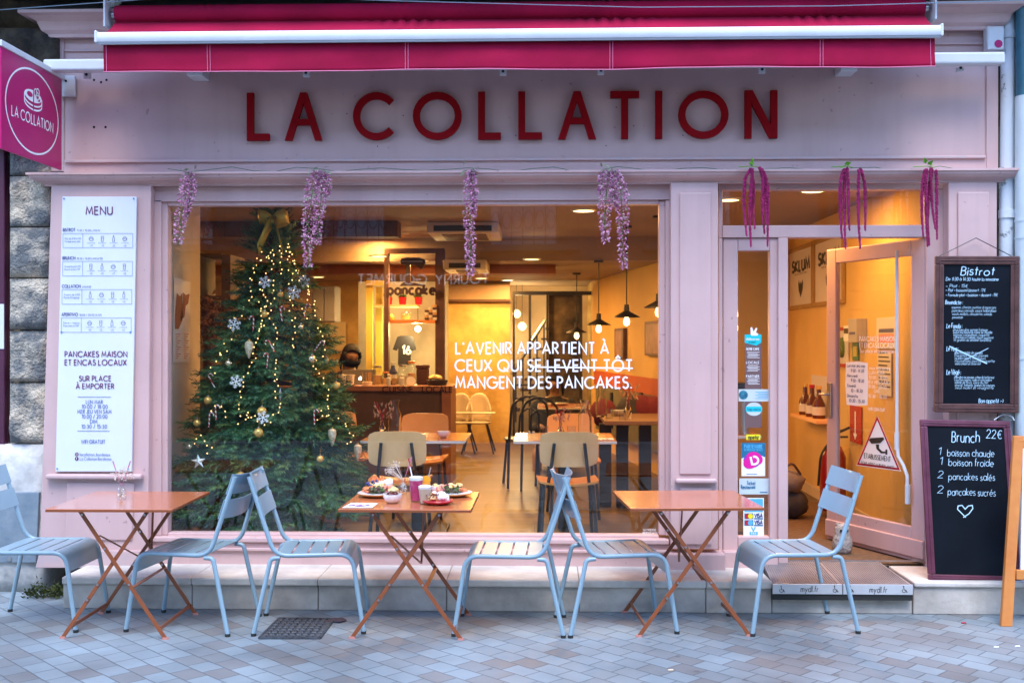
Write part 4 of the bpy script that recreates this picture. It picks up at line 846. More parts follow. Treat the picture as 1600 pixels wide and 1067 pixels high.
def bowl(nm, lb, p, r, h, fill, fm_, grp=None):
    t = thing(nm, lb, 'bowl', p, grp)
    build(M().lathe([(r*.45, 0), (r*.8, h*.3), (r*.97, h*.7), (r, h), (r*.95, h), (r*.9, h*.7), (r*.5, h*.15), (.0001, h*.12)], p, 32), 'bowl_body', PORC, t, smooth=True)
    if fill: piece(fill, fm_, t, lambda m: [lump(m, (p[0]+ru(-.5, .5)*r, p[1]+ru(-.5, .5)*r, p[2]+h*.85+ru(-.005, .01)), r*.3, .6) for _ in range(9)])
    return t
FG = 'food laid on the middle table'
b_ = bowl('bowl', 'white bowl of granola with sauce at the front of the food table', tt(612, 787)+V((0, .035, 0)), .053, .05, 'granola', CHOC, FG)
piece('topping', EGG, b_, lambda m: [lump(m, (wloc(b_).x+ru(-.02, .03), wloc(b_).y+ru(-.01, .03), ZTT+.055+ru(0, .02)), ru(.014, .02), .7) for _ in range(5)])
bowl('bowl', 'small white bowl of yellow mash behind the latte glass', tt(685, 770), .045, .042, 'mash', EGG, FG)
p = tt(590, 770)+V((.01, .07, 0)); t = plate('dessert_plate', 'cream covered pancake plate at the back left of the food table', p, .085, PORC, PORC, grp=FG); x, y, z = p
piece('pancake_stack', PANC, t, lambda m: [m.lathe([(.0001, .01+k*.013), (.05, .011+k*.013), (.054, .017+k*.013), (.05, .0225+k*.013), (.0001, .023+k*.013)], (x-.02, y, z), 20) for k in range(3)])
piece('cream', CREAMF, t, lambda m: [lump(m, (x-.005+ru(-.02, .065), y+ru(-.02, .02), z+.045+ru(-.01, .015)), ru(.02, .026), .75, .2) for _ in range(8)])
piece('dark_berry', DBLUE, t, lambda m: [m.ball((x-.05+ru(-.03, .03), y-.03+ru(-.015, .02), z+.03+ru(0, .035)), .008, 8) for _ in range(14)])
piece('orange_wedge', SALM, t, lambda m: [m.leaf((x-.04+k*.02, y-.005, z+.05), (ru(-.4, .4), 0, 1), .045, .03) for k in range(3)], 0)
def glass_cup(nm, lb, p, r0, r1, h, liq, top=None, foam=0, straw=None, cat='glass', grp=None):
    t = thing(nm, lb, cat, p, grp)
    if liq: build(M().lathe([(r0*.9, .006), (r0+(r1-r0)*.85-.0016, h*.85), (.0001, h*.86)], p, 28), 'drink', liq, t, smooth=True)
    if foam: build(M().lathe([(r0+(r1-r0)*.85-.0012, h*.852), (r1-.0018, h*.97), (r1*.7, h*(.97+foam*.6)), (.0001, h*(.97+foam))], p, 24), 'foam', top, t, smooth=True)
    build(M().lathe([(.0001, .0), (r0, .0), (r1, h), (r1-.0012, h), (r0-.0012, .004), (.0001, .004)], p, 28), 'glass_wall', CLEAR, t, smooth=True)
    return t
p = tt(650, 783)+V((0, .0, 0)); t = glass_cup('drink_glass', 'tall glass of raspberry pink smoothie with straw on the food table', p, .030, .041, .138, BERRY, FOAM, .04, grp=FG); x, y, z = p
build(M().tube([(x-.005, y, z+.06), (x-.04, y+.01, z+.215)], .0034, 8), 'straw', mat('pale_straw', (.75, .72, .78), .4, var=0), t); build(M().tube([(x-.0335, y+.008, z+.19), (x-.043, y+.011, z+.235)], .0036, 8), 'straw_tip', REDP, t)
p2 = p+V((.045, .03, 0)); t2 = glass_cup('drink_glass', 'glass of orange juice with fruit slice behind the pink smoothie', p2, .028, .036, .11, ORANGE, grp=FG); x, y, z = p2
build(M().disc(F((x+.01, y-.005, z+.115), (1, .2, 0), (0, 0, 1)), 0, 0, .024, 0, .006, 20), 'orange_slice', ORANGE, t2); build(M().tube([(x, y, z+.05), (x+.035, y-.01, z+.185)], .003, 8), 'straw', STEEL, t2)
p = tt(664, 787); glass_cup('drink_glass', 'faceted glass of foamy latte at the middle of the food table', p, .028, .039, .098, LATTE, FOAM, .10, grp=FG)
p = tt(626, 779)+V((.045, .02, 0)); glass_cup('shot_glass', 'tiny clear glass beside the white granola bowl', p, .014, .019, .045, None, grp=FG)
# flyer
ft = [tt(534, 793.5), tt(581, 793.5), tt(591, 786), tt(549, 785.5)]
t = thing('flyer', 'white printed flyer with blue drawing at the left corner of the food table', 'flyer', ft[0], FG)
build(M().add([q+V((0, 0, .0015)) for q in ft], [(0, 1, 2, 3)]), 'paper', VINYL, t)
def bil(q, u, v): return q[0].lerp(q[1], u).lerp(q[3].lerp(q[2], u), v)
m = M()
for k in range(9): u0 = .12+k*.08; m.add([bil(ft, u0, .25+.1*math.sin(k))+V((0, 0, .003)), bil(ft, u0+.1, .3)+V((0, 0, .003)), bil(ft, u0+.07, .55+.2*math.sin(k*2))+V((0, 0, .003)), bil(ft, u0-.02, .5)+V((0, 0, .003))], [(0, 1, 2, 3)])
build(m, 'printed_drawing', mat('print_blue', (.08, .2, .45), .5, c2=(.35, .05, .25), vs=25), t)
# little vases of dried flowers
DRY = mat('dried_white_flower', (.62, .52, .42), .8, c2=(.75, .68, .62), vs=60); DRYP = mat('dried_pink_grass', (.50, .10, .22), .7, c2=(.55, .25, .35), vs=50)
def dry_vase(lb, p, s=1, fan=0, grp=None):
    t = thing('bud_vase', lb, 'vase', p, grp); x, y, z = p
    build(M().lathe([(.0001, 0), (.024*s, 0), (.026*s, .01*s), (.026*s, .05*s), (.012*s, .068*s), (.011*s, .08*s), (.013*s, .083*s), (.011*s, .083*s), (.0095*s, .07*s), (.023*s, .048*s), (.0001, .004)], p, 20), 'bottle', CLEAR, t, smooth=True)
    m, m2, m3 = M(), M(), M()
    for i in range(16):
        a = ru(-1, 1); e = V((x+a*.05*s, y+ru(-.03, .03)*s, z+ru(.11, .17)*s))
        if fan: th = R(ru(88, 158)); ln = ru(.075, .115)*s; e = V((x+ln*math.cos(th), y+ru(-.03, .03)*s, z+.08*s+ln*math.sin(th))); m.tube([(x+ru(-.008, .008), y, z+.02*s), (x, y, z+.08*s), e], .0009, 4)
        for k in range(9 if fan else 16): m2.leaf(e+V((ru(-.016, .016), ru(-.01, .01), ru(-.02, .012)))*s, (ru(-1, 1), ru(-1, 1), ru(-.3, 1)), .009*s, .006*s)
    for k in range(60): m2.leaf((x+ru(-.016, .016)*s, y+ru(-.012, .012)*s, z+ru(.01, .06)*s), (ru(-1, 1), ru(-1, 1), ru(-1, 1)), .014*s, .006*s)
    for sx in (-1, 1):
        if fan and sx < 0: continue
        m3.tube([(x, y, z+.07*s), (x+sx*.028*s, y, z+.15*s), (x+sx*.05*s, y, z+.215*s)], [.001, .0022, .004], 6)
    build(m, 'stem', DRY, t); build(m2, 'dried_flower', DRY, t); build(m3, 'grass_head', DRYP, t)
dry_vase('small clear bottle vase of dried flowers alone on the left table', tt(190, 780), 1.0)
dry_vase('clear bottle vase of white dried flowers standing among the plates', tt(630, 772), 1.0, -1.4, FG)
# ---------------------------------------------------------------- hanging flowers on the cornice
WIS = mat('mauve_wisteria', (.38, .07, .24), .6, c2=(.78, .50, .62), vs=38, lo=.35, hi=.7); AMA = mat('magenta_amaranth', (.20, .004, .065), .7, c2=(.42, .02, .15), vs=45)
HG = 'flower bunches hanging from the cornice'
def wisteria(lb, strands, Y=6.64):
    t = thing('wisteria_spray', lb, 'hanging flowers', P(*strands[0][0][0], Y), HG)
    ms, mb_, mg = M(), M(), M()
    for pts, wpx in strands:
        q = [P(px, py, Y) for px, py in pts]; q[0].y = 6.66; ms.tube(q, .0025, 5)
        tot = sum((q[i+1]-q[i]).length for i in range(len(q)-1)); n = int(tot*1150)
        for _ in range(n):
            s = rnd(); x = s*(len(q)-1); i = min(int(x), len(q)-2); c = q[i].lerp(q[i+1], x-i); r = wpx*.004*(1-.55*s**1.6)*(.35+.65*min(1, s*6))
            a = ru(0, 6.28); rr_ = r*math.sqrt(rnd()); c = c+V((rr_*math.cos(a), rr_*math.sin(a)*.7-.01, ru(-.008, .008)))
            (mg if rnd() < .10 else mb_).leaf(c, (math.cos(a)*.8, math.sin(a)*.8, ru(-1, .3)), ru(.013, .022), ru(.009, .014))
    for k in range(7): q = P(strands[0][0][0][0]+ru(-14, 12), strands[0][0][0][1]+ru(-6, 3), 6.66); mg.leaf(q, (ru(-1, 1), -.3, ru(-.6, .4)), ru(.04, .07), .014)
    build(ms, 'stem', GREENL, t); build(mb_, 'blossom', WIS, t); build(mg, 'leaf', mat('pale_leaf', (.20, .26, .12), .6, c2=(.40, .42, .30), vs=30) if 'pale_leaf' not in bpy.data.materials else bpy.data.materials['pale_leaf'], t)
wisteria('shortest mauve wisteria spray hanging over the left window corner', [([(293, 268), (292, 300), (283, 340), (279, 380)], 11), ([(296, 270), (300, 300), (290, 340)], 7)])
wisteria('mauve wisteria spray with two trails hanging right of the tree top', [([(497, 266), (488, 300), (482, 350), (481, 418)], 12), ([(502, 268), (503, 300), (498, 340), (496, 380)], 9), ([(506, 270), (513, 285), (512, 305)], 6)])
wisteria('single mauve wisteria trail hanging at the window centre', [([(737, 266), (735, 300), (734, 360), (736, 430)], 10), ([(735, 268), (741, 300), (738, 330)], 6)])
wisteria('thick mauve wisteria spray with long right trail by the right window edge', [([(950, 266), (948, 300), (944, 340), (947, 378)], 11), ([(962, 266), (970, 300), (973, 350), (974, 420)], 11), ([(942, 268), (940, 290), (938, 305)], 6), ([(958, 268), (960, 300), (962, 325)], 8)])
def amaranth(lb, tas, Y=6.63):
    t = thing('amaranth_bunch', lb, 'hanging flowers', P(tas[0][0][0], tas[0][0][1], Y), HG)
    for pts in tas:
        q = bend([P(px+ru(-1, 1), py, Y+ru(-.02, .02)) for px, py in pts], .08, 5); q = [q[0]]+q; m = M(); L_ = [0]
        for i in range(len(q)-1): L_.append(L_[-1]+(q[i+1]-q[i]).length)
        n = int(L_[-1]*1150); i = 0
        for k in range(n):
            s = L_[-1]*k/n
            while i < len(q)-2 and L_[i+1] < s: i += 1
            c = q[i].lerp(q[i+1], (s-L_[i])/max(1e-6, L_[i+1]-L_[i])); f_ = k/n; r = .0085*(1-.7*max(0, (f_-.45)/.55))
            a = ru(0, 6.28); m.octa(c+V((math.cos(a)*r*rnd()**.5, math.sin(a)*r*rnd()**.5, ru(-.003, .003))), ru(.004, .0062), 1.2)
        build(m, 'tassel', AMA, t)
    m = M(); c = P(tas[1][0][0], tas[1][0][1]-4, Y)
    for k in range(3): m.leaf(c+V((ru(-.02, .02), 0, ru(0, .02))), (ru(-1, 1), -.4, ru(-.3, .6)), .045, .03)
    m.tube([c+V((-.08, .02, 0)), c, c+V((.05, .02, -.005))], .003, 5); build(m, 'leaf', mat('bright_leaf', (.16, .40, .03), .5, var=.2) if 'bright_leaf' not in bpy.data.materials else bpy.data.materials['bright_leaf'], t)
amaranth('magenta amaranth tassels hanging left over the side light', [[(1172, 265), (1164, 278), (1161, 320), (1167, 368)], [(1176, 264), (1174, 285), (1171, 330), (1174, 385)], [(1173, 263), (1177, 290), (1177, 330), (1179, 357)], [(1186, 262), (1192, 280), (1191, 330), (1194, 365)], [(1190, 264), (1200, 285), (1201, 330), (1199, 385)], [(1188, 263), (1196, 282), (1196, 320), (1197, 350)]])
amaranth('magenta amaranth tassels hanging over the middle of the doorway', [[(1318, 265), (1313, 285), (1312, 330), (1315, 372)], [(1321, 264), (1319, 290), (1319, 340), (1321, 389)], [(1323, 263), (1326, 285), (1325, 330), (1328, 360)], [(1342, 266), (1341, 290), (1342, 340), (1344, 388)], [(1344, 263), (1351, 285), (1353, 320), (1352, 360)]])
amaranth('magenta amaranth tassels hanging above the corner of the chalkboards', [[(1446, 266), (1441, 285), (1441, 330), (1443, 370)], [(1449, 264), (1447, 290), (1448, 340), (1449, 385)], [(1455, 263), (1455, 290), (1456, 320), (1462, 358)], [(1463, 266), (1464, 285), (1464, 330), (1465, 374)], [(1457, 264), (1450, 300), (1450, 350), (1452, 383)]])
# ---------------------------------------------------------------- chalkboards
FRB = mat('dark_brown_frame', (.060, .022, .020), .4, c2=(.11, .045, .04), vs=12, bump=.1); FRM = mat('maroon_frame', (.085, .014, .032), .4, c2=(.13, .03, .06), vs=10, bump=.1)
SLATE = mat('chalkboard_black', (.002, .004, .008), .7, c2=(.005, .008, .014), vs=3, rvar=.1, spec=.12); CHALK = mat('blue_white_chalk', (.46, .68, .85), .9, var=0)
def board(nm, lb, c, fw, fmat, cat='chalkboard'):
    # c: four outer world corners TL TR BR BL
    u = (c[1]-c[0]).normalized(); v = (c[0]-c[3]).normalized(); o = c[3]; f = F(o, u, v); f.v = f.n.cross(f.u)
    W_, H_ = (c[1]-c[0]).length, (c[0]-c[3]).length
    t = thing(nm, lb, cat, o); k = fw
    m = M(); m.fbox(f, 0, W_, 0, k, -.02, .006); m.fbox(f, 0, W_, H_-k, H_, -.02, .006); m.fbox(f, 0, k, k+.0003, H_-k-.0003, -.02, .006); m.fbox(f, W_-k, W_, k+.0003, H_-k-.0003, -.02, .006)
    build(m, 'frame', fmat, t, bevel=.006, seg=3)
    k2 = k*.45; m = M()
    m.fbox(f, 0+k2, W_-k2, k2, k2+.006, .0062, .010); m.fbox(f, k2, W_-k2, H_-k2-.006, H_-k2, .0062, .010); m.fbox(f, k2, k2+.006, k2+.0063, H_-k2-.0063, .0062, .010); m.fbox(f, W_-k2-.006, W_-k2, k2+.0063, H_-k2-.0063, .0062, .010)
    build(m, 'frame_bead', fmat, t, bevel=.002)
    build(M().fbox(f, k+.0005, W_-k-.0005, k+.0005, H_-k-.0005, -.012, -.004), 'board_face', SLATE, t)
    return t, f
Yb = 6.665
bt, bf = board('chalkboard', 'upper brown framed chalkboard headed Bistrot hanging beside the door', [P(1461, 400, Yb), P(1592.5, 400.5, Yb), P(1594.5, 645, Yb), P(1460, 643.8, Yb)], .052, FRB)
bf.o = bf.o-bf.n*.003
a = P(1525, 372, 6.70); build(M().tube([P(1468, 400, Yb+.01), a, P(1580, 400, Yb+.01)], .003, 5), 'hanging_cord', BLACK, bt)
def chalk(t, f, s, px, py, hp, wp=None, wd=.12, jit=.06): m = M(); txt(m, f, s, px, py, hp, wd, 'l', .0008, wp=wp, slant=.14, jit=jit, track=.2); build(m, 'chalk_line', CHALK, t)
chalk(bt, bf, 'Bistrot', 1501, 430, 13, 52, .11)
chalk(bt, bf, 'De 11:30 à 14:30 toute la semaine', 1478, 438.5, 5, 82)
for s, y, wp in (('~ Plat : 15€', 449, 34), ('~ Plat + boisson/dessert : 17€', 455.5, 62), ('~ Formule plat + boisson + dessert : 19€', 463, 81)): chalk(bt, bf, s, 1477.5, y, 4.6, wp, .10)
def para(lines, px, y0, dy, wps):
    for i, s in enumerate(lines): chalk(bt, bf, s, px+i*.3, y0+i*dy, 4.2, wps[i], .08)
chalk(bt, bf, 'Benedicte :', 1477, 475.5, 6.5, 27); para(['saumon, chorizo, petites d asperges', 'pancakes sarrasin, sauce hollandaise', 'oeufs mollets, ciboulette, salade', 'parmesan'], 1487, 482, 5.2, [69, 69, 62, 16])
chalk(bt, bf, 'Le Fondu :', 1479, 512.5, 7, 24); para(['deux pancakes sarrasin fromage', 'boeuf à la moutarde crème de cheddar', 'oignons caramélisés, roquette', 'cornichons et salade, sauce au poivre', 'et graines de sésame torréfiées'], 1489, 517, 4.0, [54, 61, 56, 62, 58])
chalk(bt, bf, 'Le Veg :', 1479, 548, 7, 18); para(['galettes de blé de sarrasin', 'courgettes, tomates, poivrons', 'aubergines marinées', 'mozzarella, pesto, roquette', 'sauce yaourt et citron vert'], 1491, 553, 4.2, [44, 52, 48, 62, 40])
m = M()
for (x0_, y0_, x1_, y1_, w_) in ((1483, 541, 1542, 568, 2.0), (1544, 544, 1508, 562, 1.0)):
    a, b = bf.at(x0_, y0_), bf.at(x1_, y1_); m.ribbon(bf, [a[:2], b[:2]], w_*a[2]/FPX, .0022)
build(m, 'chalk_cross', CHALK, bt)
chalk(bt, bf, 'Le Végé :', 1479, 585, 7.5, 22); para(['pancakes au sarrasin, crème de betterave', 'carottes rapées, radis et concombre', 'salade de fèves, sauce du chef', 'avocat, tomates, graines de courges', 'oeuf mollet et vinaigrette'], 1491, 591, 4.1, [62, 58, 52, 62, 60])
chalk(bt, bf, 'Bon appetit :-)', 1529, 629, 6.5, 38)
bt2, bf2 = board('chalkboard', 'lower maroon framed chalkboard headed Brunch leaning on the step', [P(1445.6, 655, 6.66), P(1586.5, 658, 6.66), P(1591, 915, 6.46), P(1451, 908, 6.46)], .042, FRM)
bf2.o = bf2.o-bf2.n*.003
build(M().tube(bend([P(1553, 656, 6.67), P(1568, 646, 6.69), P(1582, 651, 6.68), P(1585, 657, 6.67)], .03), .003, 5), 'hanging_cord', WHITE, bt2)
for s, x, y, hp, wp in (('Brunch', 1487, 690, 17, 43), ('22€', 1541, 684, 13, 24), ('1', 1466, 710, 11, 3.2), ('boisson chaude', 1480, 712, 11, 73), ('1', 1468, 725, 11, 3.2), ('boisson froide', 1482, 727, 11, 70), ('2', 1465, 746, 11, 8), ('pancakes salés', 1482, 749, 11, 72), ('2', 1464.5, 770, 11, 8), ('pancakes sucrés', 1481, 773, 11, 74)): chalk(bt2, bf2, s, x, y, hp, wp, .065, .05)
m = M(); hpix = [(1509, 808), (1496, 795), (1497, 790), (1503, 789), (1508, 795), (1513, 790), (1519, 789), (1520, 794), (1514, 802), (1505, 808)]
q = [bf2.at(*z_)[:2] for z_ in hpix]; m.ribbon(bf2, q, .006, .0008); build(m, 'chalk_heart', CHALK, bt2)
# ---------------------------------------------------------------- pavement sign, ramp, drain cover, litter
g0 = GZ(1572, 978); t = thing('easel_sign', 'orange wooden easel sign with white poster at the right edge', 'pavement sign', g0)
topz = 1.05
build(M().hexa([(g0.x-.03, g0.y-.01, 0), (g0.x+.032, g0.y-.01, 0), (g0.x+.032, g0.y+.022, 0), (g0.x-.03, g0.y+.022, 0), (g0.x+.105, g0.y+.14, topz), (g0.x+.162, g0.y+.14, topz), (g0.x+.162, g0.y+.17, topz), (g0.x+.105, g0.y+.17, topz)]), 'leg', WOODO, t, bevel=.004)
build(M().hexa([(g0.x+.66, g0.y-.06, 0), (g0.x+.72, g0.y-.06, 0), (g0.x+.72, g0.y-.03, 0), (g0.x+.66, g0.y-.03, 0), (g0.x+.56, g0.y+.12, topz), (g0.x+.62, g0.y+.12, topz), (g0.x+.62, g0.y+.15, topz), (g0.x+.56, g0.y+.15, topz)]), 'leg', WOODO, t, bevel=.004)
build(M().box(g0.x+.068, g0.x+.64, g0.y+.02, g0.y+.045, .255, .31), 'rail', WOODO, t, bevel=.004); build(M().box(g0.x+.125, g0.x+.59, g0.y+.135, g0.y+.16, .98, 1.03), 'rail', WOODO, t, bevel=.004)
build(M().hexa([(g0.x+.095, g0.y+.03, .311), (g0.x+.62, g0.y+.03, .311), (g0.x+.62, g0.y+.045, .311), (g0.x+.095, g0.y+.045, .311), (g0.x+.15, g0.y+.13, .98), (g0.x+.58, g0.y+.13, .98), (g0.x+.58, g0.y+.145, .98), (g0.x+.15, g0.y+.145, .98)]), 'poster', VINYL, t)
ALU = mat('ribbed_aluminium', (.30, .28, .30), .5, .6, c2=(.42, .40, .42), vs=4); ALUP = mat('brushed_aluminium', (.62, .63, .66), .4, .5, var=.05)
yr0 = 6.37; xr0, xr1 = PX(1207, yr0), PX(1426, yr0); xm = (xr0+xr1)/2
rp = thing('access_ramp', 'low ribbed metal access ramp in front of the open door', 'ramp', (xm, yr0, .1))
zt0 = P(1316, 912.5, yr0).z; zt1 = zt0+.035; zb0 = P(1316, 928, yr0).z
def ramp_z(y): return zt0+(zt1-zt0)*min(1, (y-yr0)/.5)
m = M(); n = 56
for i in range(n):
    a = xr0+.01+(xr1-xr0-.02)*i/n; b = a+(xr1-xr0-.02)/n*.55
    if abs((a+b)/2-xm+.005) < .006: continue
    sh = .0
    m.hexa([(a, yr0+.004, zt0-.004), (b, yr0+.004, zt0-.004), (b-(b-xm)*.10, 6.84, zt1-.004), (a-(a-xm)*.10, 6.84, zt1-.004), (a, yr0+.004, zt0+.003), (b, yr0+.004, zt0+.003), (b-(b-xm)*.10, 6.84, zt1+.003), (a-(a-xm)*.10, 6.84, zt1+.003)])
build(m, 'ribbed_tread', ALU, rp)
build(M().hexa([(xr0, yr0+.003, .10), (xr1, yr0+.003, .10), (xr1-.1*(xr1-xm), 6.85, .10), (xr0-.1*(xr0-xm), 6.85, .10), (xr0, yr0+.003, zt0-.003), (xr1, yr0+.003, zt0-.003), (xr1-.1*(xr1-xm), 6.85, zt1-.003), (xr0-.1*(xr0-xm), 6.85, zt1-.003)]), 'base_plate', ALU, rp)
for a, b in ((xr0, xm-.003), (xm+.003, xr1)): build(M().box(a, b, yr0-.006, yr0, zb0, zt0+.002), 'front_plate', ALUP, rp, bevel=.002)
build(M().box(xr0, xr1, yr0+.001, yr0+.012, .088, zb0-.002), 'rubber_foot', RUB, rp)
build(M().box(PX(1228, 6.84), PX(1448, 6.84), 6.842, 6.858, zt1+.004, zt1+.011), 'rear_trim', STEEL, rp)
rf = FY(yr0-.0065)
def wheelchair(m, px, py):
    a, b, d = rf.at(px, py); s = 10*d/FPX
    m.ribbon(rf, [(a+x*s, b+y*s) for x, y in arc(0, .3, .28, .28, 130, 380, 14)], .09*s, .0005); m.ribbon(rf, [(a+x*s, b+y*s) for x, y in [(-.05, .9), (0, .45), (.3, .42), (.42, .08), (.55, .12)]], .1*s, .0008); m.disc(rf, a-.06*s, b+1.0*s, .09*s, .0005, k=10)
m = M()
for px, py in ((1221, 925), (1304.5, 925), (1329, 925), (1412.5, 925.5)): wheelchair(m, px, py)
txt(m, rf, 'mydl.fr', 1251, 924, 9, .1, wp=27, n0=.0005, slant=.15); txt(m, rf, 'mydl.fr', 1358.5, 925, 9, .1, wp=27, n0=.0005, slant=.15); build(m, 'printed_marking', BLACKP, rp)
IRON = mat('cast_iron', (.06, .067, .08), .55, .3, var=.3, vs=30, bump=.5, bs=90)
q = [GZ(405, 998), GZ(500, 998), GZ(522, 968), GZ(436, 967)]; t = thing('drain_cover', 'square cast iron drain cover sunk in the paving below the third chair', 'drain cover', q[0])
o = (q[0]+q[2])/2
build(M().add([p+V((0, 0, .004)) for p in q], [(0, 1, 2, 3)]), 'plate', IRON, t)
m = M()
for i in range(9):
    for j in range(8):
        c = bil(q, (i+.5)/9, (j+.5)/8); e1, e2 = (q[1]-q[0])/9*.36, (q[3]-q[0])/8*.36
        z0_, z1_ = V((0, 0, .004)), V((0, 0, .010)); m.hexa([c-e1-e2+z0_, c+e1-e2+z0_, c+e1+e2+z0_, c-e1+e2+z0_, c-e1*.8-e2*.8+z1_, c+e1*.8-e2*.8+z1_, c+e1*.8+e2*.8+z1_, c-e1*.8+e2*.8+z1_])
build(m, 'tread_pattern', IRON, t)
m = M()
for i in range(4): a, b = q[i], q[(i+1) % 4]; m.bar(a+V((0, 0, .005)), b+V((0, 0, .005)), .012, .012)
build(m, 'rim', IRON, t)
c = GZ(526, 970); tag(build(M().poly([c+V((x, y, .004)) for x, y in ((-.05, -.03), (.03, -.05), (.06, -.01), (.03, .04), (-.03, .03))], (0, 0, 1), .008), 'slate_chip', mat('plum_slate', (.05, .035, .05), .6, var=.3), bevel=.003), 'broken dark slate chip lying at the corner of the drain cover', 'slate chip')
BUTT = mat('cigarette_paper', (.70, .52, .36), .8, var=.1)
for px, py, lb in ((1048, 1048, 'cigarette end lying on the paving at the bottom of the photo'), (1506, 974, 'red scrap of litter on the paving near the easel sign'), (1590, 1011, 'white scrap of litter on the paving at the right edge'), (1557, 1012, 'small white pebble on the paving below the easel sign')):
    c = GZ(px, py); tag(build(M().tube([c+V((-.012, 0, .005)), c+V((.012, .005, .005))], .0045, 8), 'cigarette_end' if px == 1048 else 'litter_scrap', BUTT if px == 1048 else (REDP if px == 1506 else VINYL)), lb, 'litter')
m = M(); c = GZ(1464, 956)
for i in range(40): m.leaf(c+V((ru(-.02, .02), ru(-.01, .01), 0)), (ru(-1, 1), ru(-1, .2), ru(.2, 1)), ru(.02, .05), .010)
tag(build(m, 'weed', GREENL), 'tiny green weed growing at the foot of the step', 'weed')
# ---------------------------------------------------------------- lamps of the room
WARM = (1, .46, .13)
BULB = mat('warm_lamp', (1, .75, .45), .5, var=0, emit=1.1, ecol=(1, .68, .28)); BULBG = mat('pale_lamp', (.9, 1, .85), .5, var=0, emit=1.0, ecol=(.80, 1, .62)); FAIRY = mat('fairy_bulb', (1, .7, .3), .5, var=0, emit=1.3, ecol=(1, .60, .20))
LK = .2
def lamp(kind, loc, e, size=.12, c=WARM, par=None, spot=None):
    l = bpy.data.lights.new('lamp_glow', kind); l.energy = e*LK; l.color = c
    if kind == 'AREA': l.shape = 'DISK'; l.size = size
    elif kind == 'POINT': l.shadow_soft_size = size
    o = bpy.data.objects.new('lamp_glow', l); col.objects.link(o); o.location = loc
    if par is not None: o.parent = par; o.location = V(loc)-wloc(par)
    return o
def downlight(px, py, zc, e, lb, m=None, r=.075):
    d = ray(px, py); t_ = (zc-CZ)/d.z; p = CAM+d*t_
    t = thing('ceiling_spotlight', lb, 'ceiling light', p, 'round spotlights in the cafe ceiling')
    build(M().lathe([(r, -.012), (r+.018, -.010), (r+.02, -.001)], p, 24, caps=False), 'trim_ring', WHITE, t); build(M().lathe([(.0001, -.011), (r-.001, -.0112), (r-.001, -.002)], p, 24), 'lens', m or BULB, t)
    lamp('AREA', p+V((0, 0, -.03)), e, .14, par=t)
downlight(912, 328, ZC1, 30, 'round ceiling spotlight nearest the glass at its top right', r=.085); downlight(590, 369, ZC1, 34, 'round ceiling spotlight right of the second wisteria spray'); downlight(831, 404, ZC2, 26, 'round ceiling spotlight in the low ceiling left of the hanging lamps')
downlight(808, 428, ZC2, 26, 'round ceiling spotlight just above the green tinted one'); downlight(793, 437, ZC2, 20, 'pale green tinted ceiling spotlight above the glazed metal screen', BULBG); downlight(592, 399, ZC2, 22, 'small ceiling spotlight above the mixer sign left post'); downlight(604, 417, ZC2, 16, 'greenish ceiling spotlight behind the mixer sign left post', BULBG, .06)
downlight(1139, 311, ZC1, 22, 'bright ceiling spotlight seen through the left end of the transom'); downlight(497, 432, ZC2, 14, 'small ceiling spotlight right of the tree top')
# unseen helper spotlights added to brighten the passage, left bay and window tables
for x, y, e in ((1.9, 7.75, 30), (-3.3, 9.6, 22), (-.8, 8.0, 30)):
    p = V((x, y, ZC1)); t = thing('ceiling_spotlight', {1.9: 'added unseen fill spotlight above the entrance passage', -3.3: 'added unseen fill spotlight over the tall shelves on the left', -.8: 'added unseen fill spotlight above the window head'}[x], 'ceiling light', p, 'round spotlights in the cafe ceiling')
    build(M().lathe([(.075, -.012), (.093, -.010), (.095, -.001)], p, 24, caps=False), 'trim_ring', WHITE, t); build(M().lathe([(.0001, -.011), (.074, -.0112), (.074, -.002)], p, 24), 'lens', BULB, t); lamp('AREA', p+V((0, 0, -.03)), e, .14, par=t)
downlight(752, 434, ZC2, 80, 'round ceiling spotlight added to brighten the yellow stone wall'); downlight(655, 407, ZC2, 40, 'ceiling spotlight over the kitchen hatch shelves')  # stone wall spotlight is added to lift the dull back wall
for px, py, lb in ((807, 490, 'upper glowing globe lamp behind the glazed metal screen'), (816, 510, 'lower glowing globe lamp behind the glazed metal screen')):
    p = P(px, py, 15.9); t = thing('globe_lamp', lb, 'lamp', p, 'globe lamps behind the metal screen'); build(M().ball(p, .06, 16), 'globe', BULB, t, smooth=2); build(M().tube([p, (p.x, p.y, ZC2)], .004, 5), 'cord', BLACK, t); lamp('POINT', p+V((0, -.12, -.03)), 24, .05, (1, .72, .36), t)
